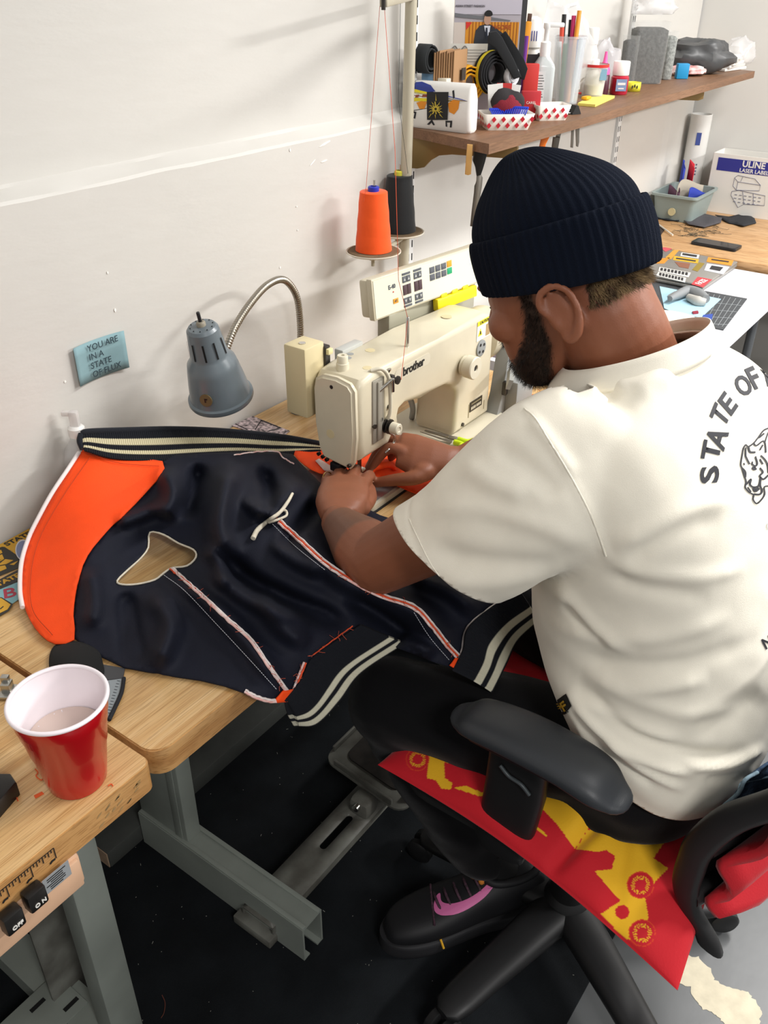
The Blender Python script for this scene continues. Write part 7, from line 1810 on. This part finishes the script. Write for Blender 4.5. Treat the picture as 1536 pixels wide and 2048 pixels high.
    for k in range(60):
        u, v = Q([(rng.uniform(760, 1130), rng.uniform(1060, 1180))])[0]; P = [onz(u, v, DZ+.002)]
        for j in range(4): P.append(P[-1]+Vector((rng.normal(0, .012), rng.normal(0, .012), 0)))
        bm_tube(bm, P, .0006, 3)
    tag(from_bm('thread_tangle', bm, sm('#33342c', rough=.9)), 'dark frayed threads strewn in front of the charcoal fabric', 'threads', kind='stuff')
    # phone
    a, b = onz(1388, 484, DZ), onz(1477, 500, DZ); d = (b-a); t = thing('smartphone', tuple((a+b)/2), 'black smartphone lying on the oak desk', 'phone'); M = plane_mtx((a+b)/2+Vector((0, 0, .0)), d, (1, 0, 0)); s = 1 if M.col[2].z > 0 else -1
    prism('phone_body', rrect(d.length, .072, .010, 5), .009*s, sm('#17181b', rough=.3), t, M, .0, .0015); prism('phone_screen', rrect(d.length-.008, .064, .007, 5), .0006*s, sm('#050608', rough=.08), t, M, .0092*s)
    # laptop
    WZ = .7355; t = thing('laptop', (2.424, -.34, WZ), 'closed silver laptop covered in stickers on the folding table', 'laptop'); lm = mat('laptop_silver', '#a6a49f', rough=.35, metal=.55)
    L0 = xf((2.424, -.348, WZ+.004), -.02)
    box('laptop_base', (0, 0, .006), (.315, .255, .011), lm, t, .003, L0); box('laptop_lid', (0, 0, .0155), (.315, .255, .007), lm, t, .003, L0)
    boxes('laptop_foot', [((sx*.12, sy*.10, -.002), (.03, .012, .004)) for sx in (-1, 1) for sy in (-1, 1)], blackpl, t, 0, L0)
    def stick(px, c, name='sticker', z=.0196):
        P = [onz(*q, WZ+.004+z) for q in Q(px)]; return prism(name, [(p.x, p.y) for p in P], .0006, sm(c, rough=.45), t, None, WZ+.0232)
    stick([(610, 1275), (700, 1265), (705, 1285), (650, 1310)], '#c9525c'); stick([(720, 1295), (770, 1295), (700, 1375), (650, 1360)], '#d09a3a'); stick([(580, 1370), (690, 1360), (640, 1410), (570, 1410)], '#d98d2c')
    stick([(790, 1315), (945, 1335), (935, 1368), (780, 1345)], '#e2e0da'); stick([(725, 1345), (940, 1375), (930, 1410), (715, 1380)], '#d9a92a'); stick([(730, 1395), (865, 1410), (850, 1455), (770, 1440)], '#8b5a44')
    stick([(940, 1400), (990, 1410), (930, 1480), (880, 1465)], '#8f7a2c'); stick([(1020, 1355), (1240, 1385), (1220, 1430), (1005, 1395)], '#e0912a'); stick([(1010, 1410), (1205, 1440), (1150, 1505), (985, 1470)], '#c9cacf')
    stick([(600, 1440), (870, 1490), (850, 1530), (590, 1475)], '#dad8d2'); stick([(590, 1480), (830, 1535), (820, 1575), (570, 1515)], '#cfcfcb')
    r = stick([(930, 1525), (1055, 1550), (975, 1617), (875, 1590)], '#cf4248')
    bk = sm('#2d2d30'); 
    for px in ([(800, 1322), (925, 1340), (920, 1358), (795, 1338)], [(745, 1362), (915, 1386), (910, 1396), (740, 1372)], [(1050, 1372), (1200, 1393), (1195, 1403), (1045, 1382)], [(1050, 1430), (1150, 1446), (1120, 1478), (1030, 1460)]):
        P = [onz(*q, WZ+.0236) for q in Q(px)]; prism('sticker_print', [(p.x, p.y) for p in P], .0004, bk, t, None, WZ+.0240)
    for row, (ax, ay, bx, by, n) in enumerate(((610, 1458, 855, 1502, 8), (600, 1500, 815, 1548, 8))):
        for i in range(n):
            f0, f1 = i/n, (i+.7)/n; px = [(ax+(bx-ax)*f0, ay+(by-ay)*f0-10), (ax+(bx-ax)*f1, ay+(by-ay)*f1-10), (ax+(bx-ax)*f1-5, ay+(by-ay)*f1+14), (ax+(bx-ax)*f0-5, ay+(by-ay)*f0+14)]
            P = [onz(*q, WZ+.0236) for q in Q(px)]; prism('sticker_letter', [(p.x, p.y) for p in P], .0004, bk, t, None, WZ+.0240)
    c = onz(*Q([(963, 1570)])[0], WZ+.0245); a = onz(*Q([(930, 1590)])[0], WZ+.0245); b = onz(*Q([(1000, 1550)])[0], WZ+.0245)
    text('sticker_lettering', 'FAZE', .026, plane_mtx(c+Vector((0, 0, .0002)), (a-b)*-1, (0, 1, 0)) @ Matrix.Identity(4), sm('#f2ecea'), t, thick=.0002, bold=.0006)
    # cutting mat, blue paper, cutter
    def zslab(name, px, z0, th, m, parent=None): P = [onz(*q, z0) for q in px]; return prism(name, [(p.x, p.y) for p in P], th, m, parent, None, z0)
    t = thing('cutting_mat', (2.1, -.5, WZ), 'dark grey gridded cutting mat under the blue paper', 'cutting mat')
    zslab('mat_sheet', Q([(520, 1570), (1355, 1720), (1150, 1990), (420, 1830)]), WZ, .0025, sm('#46494c', rough=.7), t)
    gl = sm('#8b9092', rough=.7)
    for k in range(7):
        f = .08+.14*k; A = np.array((1020+330*0, 1660.)); 
        a = np.array((1000, 1665))*(1-f)+np.array((1330, 1725))*f; b = np.array((900, 1900))*(1-f)+np.array((1160, 1960))*f
        tube('grid_line', [onz(*Q([a])[0], WZ+.0028), onz(*Q([b])[0], WZ+.0028)], .0008, gl, t, 4)
    for f in (.15, .4, .65, .9):
        a = np.array((960, 1700))*(1-f)+np.array((830, 1950))*f; b = np.array((1330, 1740))*(1-f)+np.array((1170, 1960))*f
        tube('grid_line', [onz(*Q([a])[0], WZ+.0028), onz(*Q([b])[0], WZ+.0028)], .0008, gl, t, 4)
    tag(zslab('blue_paper', Q([(600, 1610), (1130, 1720), (960, 1880), (760, 1850), (640, 1800)]), WZ+.003, .0012, sm('#a9cfe0', rough=.7)), 'light blue paper sheet on the cutting mat', 'paper')
    tag(zslab('blue_card', Q([(975, 1860), (1060, 1850), (1050, 1900), (970, 1890)]), WZ+.0032, .002, sm('#2f4a9c')), 'small dark blue card at the mat edge', 'card')
    tag(zslab('red_clip', Q([(880, 1835), (930, 1828), (935, 1845), (890, 1850)]), WZ+.0045, .004, sm('#8c2436')), 'tiny dark red clip on the blue paper', 'clip')
    t = thing('hot_knife', tuple(onz(1375, 592, WZ+.005)), 'grey curved cutter tool on the blue paper', 'cutter'); g1 = sm('#85888a', rough=.5)
    P = [onz(*q, WZ+.022) for q in Q([(690, 1715), (760, 1680), (850, 1650), (940, 1680), (1000, 1720)])]; tube('cutter_body', P, [.008, .013, .017, .018, .013], g1, t, 14, sm=6)
    P = [onz(*q, WZ+.016) for q in Q([(850, 1700), (930, 1735), (1000, 1745)])]; tube('cutter_grip', P, [.010, .015, .010], sm('#b9b7b0', rough=.5), t, 12, sm=5)
    zslab('cutter_shoe', Q([(670, 1695), (730, 1660), (750, 1690), (690, 1730)]), WZ+.0045, .004, g1, t)
desk_items()

# ------------------------------------------------------------------ small things on the sewing tables
def cup():
    zb = .7705; b = onz(156, 1556, zb); x, y = b.x, b.y; h = .128; rb, rt = .0335, .0535
    t = thing('plastic_cup', (x, y, zb), 'red plastic party cup with milky drink on the table corner', 'cup'); red = mat('cup_red', '#b50c16', rough=.22, coat=.3); wh = mat('cup_white', '#efe6ea', rough=.35)
    out = [(0, .002), (rb-.003, .002), (rb-.001, 0), (rb, .002)]
    for z, dr in ((.02, 0), (.06, 0), (.062, .0008), (.090, .0006), (.092, .0014), (.104, .0012), (.106, .002), (h-.004, .001)): out.append((rb+(rt-rb)*z/h*.93+dr, z))
    bm = bmesh.new(); bm_lathe(bm, out, xf((x, y, zb)), 72, False); from_bm('cup_shell', bm, red, t, True, 30)
    ins = [(r-.0012, z) for r, z in out if z > .003]; ins = [(0, .004)]+[(rb-.002, .004)]+ins
    ins[-1] = (ins[-1][0], h-.002)
    bm = bmesh.new(); bm_lathe(bm, ins, xf((x, y, zb)), 72, False); from_bm('cup_lining', bm, wh, t, True, 30)
    r = out[-1][0]; pts = [(x+(r+.0005)*math.cos(a), y+(r+.0005)*math.sin(a), zb+h-.001) for a in np.linspace(0, 2*math.pi, 72, endpoint=False)]; tube('cup_rim', pts, .0026, wh, t, 10, True)
    zl = .074; rl = rb+(rt-rb)*zl/h*.93-.002; lathe('milky_drink', [(rl, zl-.004), (rl, zl), (0, zl)], mat('drink', '#d9c5ba', rough=.15), t, xf((x, y, zb)), 48)
    bm = bmesh.new()
    for k in range(16):
        a = rng.uniform(0, 6.28); rr = rl*rng.uniform(.85, .97); bm_ellipsoid(bm, (x+rr*math.cos(a), y+rr*math.sin(a), zb+zl), (.0009, .0009, .0005), None, 8)
    tag(from_bm('drink_bubble', bm, wh, t), kind='stuff')
cup()

def table_items():
    NZ = .7703
    # thread scraps by the cup
    for k, px in enumerate(([(70, 1538), (76, 1545), (72, 1552), (82, 1560), (88, 1555)], [(20, 1582), (26, 1578), (30, 1586), (36, 1602)], [(216, 1572), (222, 1568), (226, 1572)])):
        tag(tube('orange_thread', [onz(*q, NZ+.001) for q in px], .0007, sm('#d95a2a', rough=.9), None, 5, sm=4), ('orange thread scrap just left of the red cup', 'orange thread scrap near the black table clamp', 'tiny orange thread scrap right of the red cup')[k], 'thread')
    P = [onz(*q, NZ) for q in ((68, 1592), (84, 1584), (88, 1588), (71, 1597))]; tag(prism('orange_snip', [(p.x, p.y) for p in P], .001, sm('#e0571c'), None, None, NZ), 'orange fabric snippet lying below the red cup', 'snippet')
    # little metal presser foot
    c = onz(17, 1388, NZ); t = thing('presser_attachment', tuple(c), 'small steel presser foot lying left of the cup', 'presser foot')
    boxes('foot_sole', [((0, 0, .004), (.026, .018, .004)), ((.002, .0, .012), (.014, .012, .014))], mat('bright_steel', '#b9b9b4', .3, 1.0), t, .001, xf(c, .6)); box('foot_clamp', (0.006, .002, .022), (.008, .010, .008), mat('bright_steel', '#b9b9b4', .3, 1.0), t, .001, xf(c, .6))
    # black clamp at the picture edge
    c = onz(-2, 1570, NZ); t = thing('black_clamp', tuple(c), 'black angular tool at the left end of the near table', 'tool')
    bm = bmesh.new(); bm_prism(bm, [(-.05, -.03), (-.005, -.032), (.004, -.018), (.000, -.004), (.008, .012), (.004, .03), (-.012, .034), (-.05, .02)], .022, xf(c, .35), 0, .003); from_bm('tool_body', bm, sm('#1a1715', rough=.3), t); bm = bmesh.new(); bm_box(bm, (.0, .022, .025), (.02, .018, .012), .003, xf(c, .35)); from_bm('tool_lever', bm, sm('#211d1a', rough=.3), t)
    # black eye-mask shaped pad and tape behind the cup
    v = spline([(98, 1318), (108, 1292), (135, 1282), (165, 1285), (195, 1300), (205, 1322), (204, 1352), (150, 1362), (105, 1350)], 4, True)
    vv, f = cdt_mesh(densify(v, 6), [], 7); cc = np.mean(v, 0); P = []
    for a in vv: P.append(onz(a[0], a[1], TZ+.004+.016*max(0, 1-np.linalg.norm((a-cc)/(58, 42))**2)))
    o = from_vf('black_pad', P, f, sm('#191919', rough=.95), None, True, 180); apply_mods(o, [('SOLIDIFY', dict(thickness=.003, offset=-1))]); tag(o, 'black padded fabric cap piece tucked beside the cup', 'fabric pad')
    P = [onz(*q, TZ+.001) for q in ((204, 1330), (250, 1338), (246, 1358), (205, 1362))]; tag(prism('grey_cloth', [(p.x, p.y) for p in P], .002, sm('#4a4a4c', rough=.9), None, None, TZ+.0006), 'grey cloth corner behind the red cup', 'fabric scrap')
    t = thing('ruler_strip', tuple(onz(232, 1380, TZ)), 'grey printed ruler strip behind the red cup', 'ruler')
    P = [onz(*q, TZ+.001) for q in ((215, 1362), (246, 1358), (240, 1400), (218, 1440), (208, 1420))]; prism('strip_sheet', [(p.x, p.y) for p in P], .0012, sm('#8f979c', rough=.4), t, None, TZ+.0008)
    for k in range(12):
        f0 = k/12; a = np.array((240, 1362))*(1-f0)+np.array((218, 1432))*f0; tube('ruler_tick', [onz(a[0], a[1], TZ+.0024), onz(a[0]-6, a[1]-1, TZ+.0024)], .0004, sm('#40464a'), t, 4)
    tag(tube('dark_strap', [onz(*q, TZ+.003) for q in ((248, 1356), (243, 1385), (230, 1415), (218, 1440))], .0028, sm('#22242a', rough=.9), None, 6, sm=5), 'thin dark strap curling along the ruler strip', 'strap')
    # art card by the wall
    t = thing('art_card', tuple(onz(520, 858, TZ)), 'small black and pink ornamental art card on the table by the wall', 'card')
    K = lambda l: [(440+x/7.68, 820+y/7.68) for x, y in l]
    P = [onz(*q, TZ+.001) for q in K([(500, 95), (1075, 325), (880, 470), (180, 245)])]; cdm = mat('card_ornament', '#d8c4c6', rough=.6, var=.9, vscale=140, col2='#3a3337'); prism('card_sheet', [(p.x, p.y) for p in P], .0012, cdm, t, None, TZ+.0006)
    for l in ([(630, 160), (540, 300)], [(630, 155), (930, 275)], [(930, 275), (730, 330)], [(240, 215), (420, 300)]): tube('card_line', [onz(*q, TZ+.0022) for q in K(l)], .0012, sm('#2b2528'), t, 4)
    # stickers along the wall at the far left
    K2 = lambda l: [(x/9.308, 1040+y/9.308) for x, y in l]
    yl, bk, tb = sm('#c9992c', rough=.5), sm('#2b2823', rough=.5), sm('#7fb0b8', rough=.5)
    def sl(name, px, m, parent, k): P = [onz(*q, TZ+.0006+.0003*k) for q in K2(px)]; return prism(name, [(p.x, p.y) for p in P], .0003, m, parent, None, TZ+.0006+.0003*k)
    def lt(s, a, b, size, m, parent, k): A, B = (onz(*K2([q])[0], TZ+.0008+.0003*k) for q in (a, b)); return text('sticker_lettering', s, size, plane_mtx((A+B)/2, B-A, (-.2, 1, 0)), m, parent, thick=.0001, bold=.0006)
    t = thing('sticker', tuple(onz(20, 1080, TZ)), 'yellow boxed lettering sticker against the wall', 'sticker', 'stickers by the wall'); sl('sticker_sheet', [(-400, 640), (60, 425), (540, 160), (700, 330), (330, 700), (200, 560)], yl, t, 0); lt('STATE', (150, 440), (520, 260), .017, bk, t, 1.2); lt('', (0, 0), (10, 10), .01, bk, t, 1) if False else None
    t = thing('sticker', tuple(onz(10, 1120, TZ)), 'black sticker with a yellow winged emblem beside the orange facing', 'sticker', 'stickers by the wall'); sl('sticker_sheet', [(-350, 620), (40, 500), (90, 505), (380, 700), (430, 860), (0, 1040), (-350, 1150)], bk, t, 1.5)
    for px in ([(-200, 780), (80, 725), (0, 770), (-200, 900)], [(100, 730), (250, 750), (120, 820), (-50, 850)], [(-100, 880), (95, 845), (125, 905), (-100, 1000)], [(-50, 600), (20, 555), (45, 610), (-50, 660)], [(-60, 680), (40, 640), (75, 720), (-60, 780)], [(180, 830), (340, 760), (260, 840)]): sl('emblem_wing', px, yl, t, 2.6)
    t = thing('sticker', tuple(onz(20, 1155, TZ)), 'narrow black sticker with yellow capitals below the winged emblem', 'sticker', 'stickers by the wall'); sl('sticker_sheet', [(-350, 1290), (400, 890), (420, 1100), (-350, 1480)], bk, t, 3); lt('STATE', (-120, 1240), (330, 1030), .016, yl, t, 4.2)
    t = thing('sticker', tuple(onz(20, 1180, TZ)), 'pale blue sticker with a large red letter', 'sticker', 'stickers by the wall'); sl('sticker_sheet', [(-350, 1440), (420, 1120), (420, 1430), (200, 1580), (-20, 1450)], tb, t, 4.5); lt('B', (20, 1400), (330, 1330), .036, sm('#a8364a'), t, 5.6)
    t = thing('sticker', tuple(onz(5, 1215, TZ)), 'yellow sticker with a black border at the near end', 'sticker', 'stickers by the wall'); sl('sticker_border', [(-350, 1440), (30, 1440), (240, 1565), (170, 1690), (-350, 1990)], bk, t, 6); sl('sticker_sheet', [(-350, 1460), (20, 1455), (200, 1575), (140, 1665), (-350, 1900)], yl, t, 7); sl('sticker_bar', [(0, 1650), (60, 1600), (70, 1615), (10, 1665)], bk, t, 8)
    t = thing('sticker', tuple(onz(44, 1098, TZ)), 'round slate blue sticker half hidden by the facing', 'sticker', 'stickers by the wall'); sl('sticker_border', [(430+145*math.cos(a), 560+195*math.sin(a)) for a in np.linspace(0, 6.28, 28, endpoint=False)], sm('#c9c9cf'), t, 7); sl('sticker_sheet', [(430+125*math.cos(a), 560+170*math.sin(a)) for a in np.linspace(0, 6.28, 28, endpoint=False)], sm('#7f89ab'), t, 8)
    # clear spray bottle behind the jacket
    c = ony(148, 850, -.030); t = thing('spray_bottle', (c.x, -.034, TZ), 'clear plastic bottle with white nozzle behind the jacket collar', 'bottle')
    x, y = c.x, -.034; cl = clear('bottle_clear', '#dcdfe2', .22, .1)
    lathe('bottle_body', [(.028, 0), (.030, .004), (.030, .10), (.026, .12), (.014, .138), (.012, .148)], cl, t, xf((x, y, TZ)), 32, True); lathe('bottle_collar', [(.014, .145), (.014, .160), (.010, .164), (0, .164)], sm('#e6e4e0', rough=.4), t, xf((x, y, TZ)), 24)
    bm = bmesh.new(); bm_box(bm, (0, 0, .176), (.016, .014, .03), .004, xf((x, y, TZ), RZ)); bm_box(bm, (-.010, 0, .186), (.02, .010, .009), .003, xf((x, y, TZ), RZ)); from_bm('spray_nozzle', bm, clear('nozzle_frost', '#e2dedb', .6, .4), t)
    # neon scissors on the machine bed
    t = thing('neon_scissors', tuple(onz(930, 875, .775)), 'neon yellow handled scissors lying on the machine bed', 'scissors'); K3 = lambda l: [(840+x/9.035, 820+y/9.035) for x, y in l]; ny = sm('#c3dc1c', rough=.4); st = mat('tool_steel', '#8d8880', rough=.35, metal=.75)
    def sb(name, px, z, th, m): P = [onz(*q, z) for q in K3(px)]; return prism(name, [(p.x, p.y) for p in P], th, m, t, None, z, .0004)
    BZ = TZ+.0140
    sb('scissor_blade', [(80, 378), (110, 372), (400, 440), (680, 500), (660, 540), (560, 520), (350, 450)], BZ, .0018, st); sb('scissor_blade', [(0, 400), (60, 415), (400, 520), (590, 560), (570, 605), (330, 520)], BZ+.002, .0018, st)
    lathe('pivot_screw', [(.003, 0), (.003, .0015), (0, .002)], chrome, t, xf(onz(*K3([(495, 485)])[0], BZ+.004)), 12)
    for px in ([(690, 530), (850, 575), (980, 550), (1090, 515), (1200, 535), (1300, 565)], [(850, 580), (960, 620), (1080, 660), (1200, 680), (1290, 620), (1310, 570)], [(620, 580), (720, 610), (800, 650), (880, 690), (1000, 710), (1080, 690)], [(740, 640), (745, 700), (760, 760), (800, 770), (830, 730), (860, 690)]):
        tube('scissor_handle', [onz(*q, BZ+.006) for q in K3(px)], .0058, ny, t, 10, sm=5)
    # orange thread nest at the table end
    bm = bmesh.new()
    for k in range(46):
        c = Vector((1.19+rng.normal(0, .035), -.49+rng.normal(0, .03), TZ+.003)); P = [c]; a = rng.uniform(0, 6.28)
        for j in range(7): a += rng.normal(0, .8); P.append(P[-1]+Vector((math.cos(a)*.010, math.sin(a)*.010, rng.normal(0, .0012)))); P[-1].z = max(P[-1].z, TZ+.001)
        P = [Vector((min(p.x, 1.29), max(min(p.y, -.35), -.56), p.z)) for p in P]; bm_tube(bm, P, .0005, 3)
    tag(from_bm('thread_nest', bm, sm('#d5602c', rough=.9)), 'loose nest of orange thread ends at the table end', 'threads', kind='stuff')
table_items()

# repeats of one kind share a group
for _n, _g in (('plastic_canister', 'clear canisters on the wall shelf'), ('plastic_bag', 'crumpled clear bags on the wall shelf'), ('white_bottle', 'white capped bottles on the wall shelf'), ('paper_tray', 'checked paper trays on the shelf'),
               ('blue_comb', 'blue combs in the front tray'), ('thread_cone', 'thread cones on the stand'), ('orange_thread', 'orange thread scraps by the cup'), ('fabric_scrap', 'fabric scraps on the oak desk'), ('shelf_standard', 'slotted standards under the shelf'), ('sewing_table', 'sewing tables along the wall')):
    for _o in COL.objects:
        if _o.parent is None and _o.name.split('.')[0] == _n: _o['group'] = _g
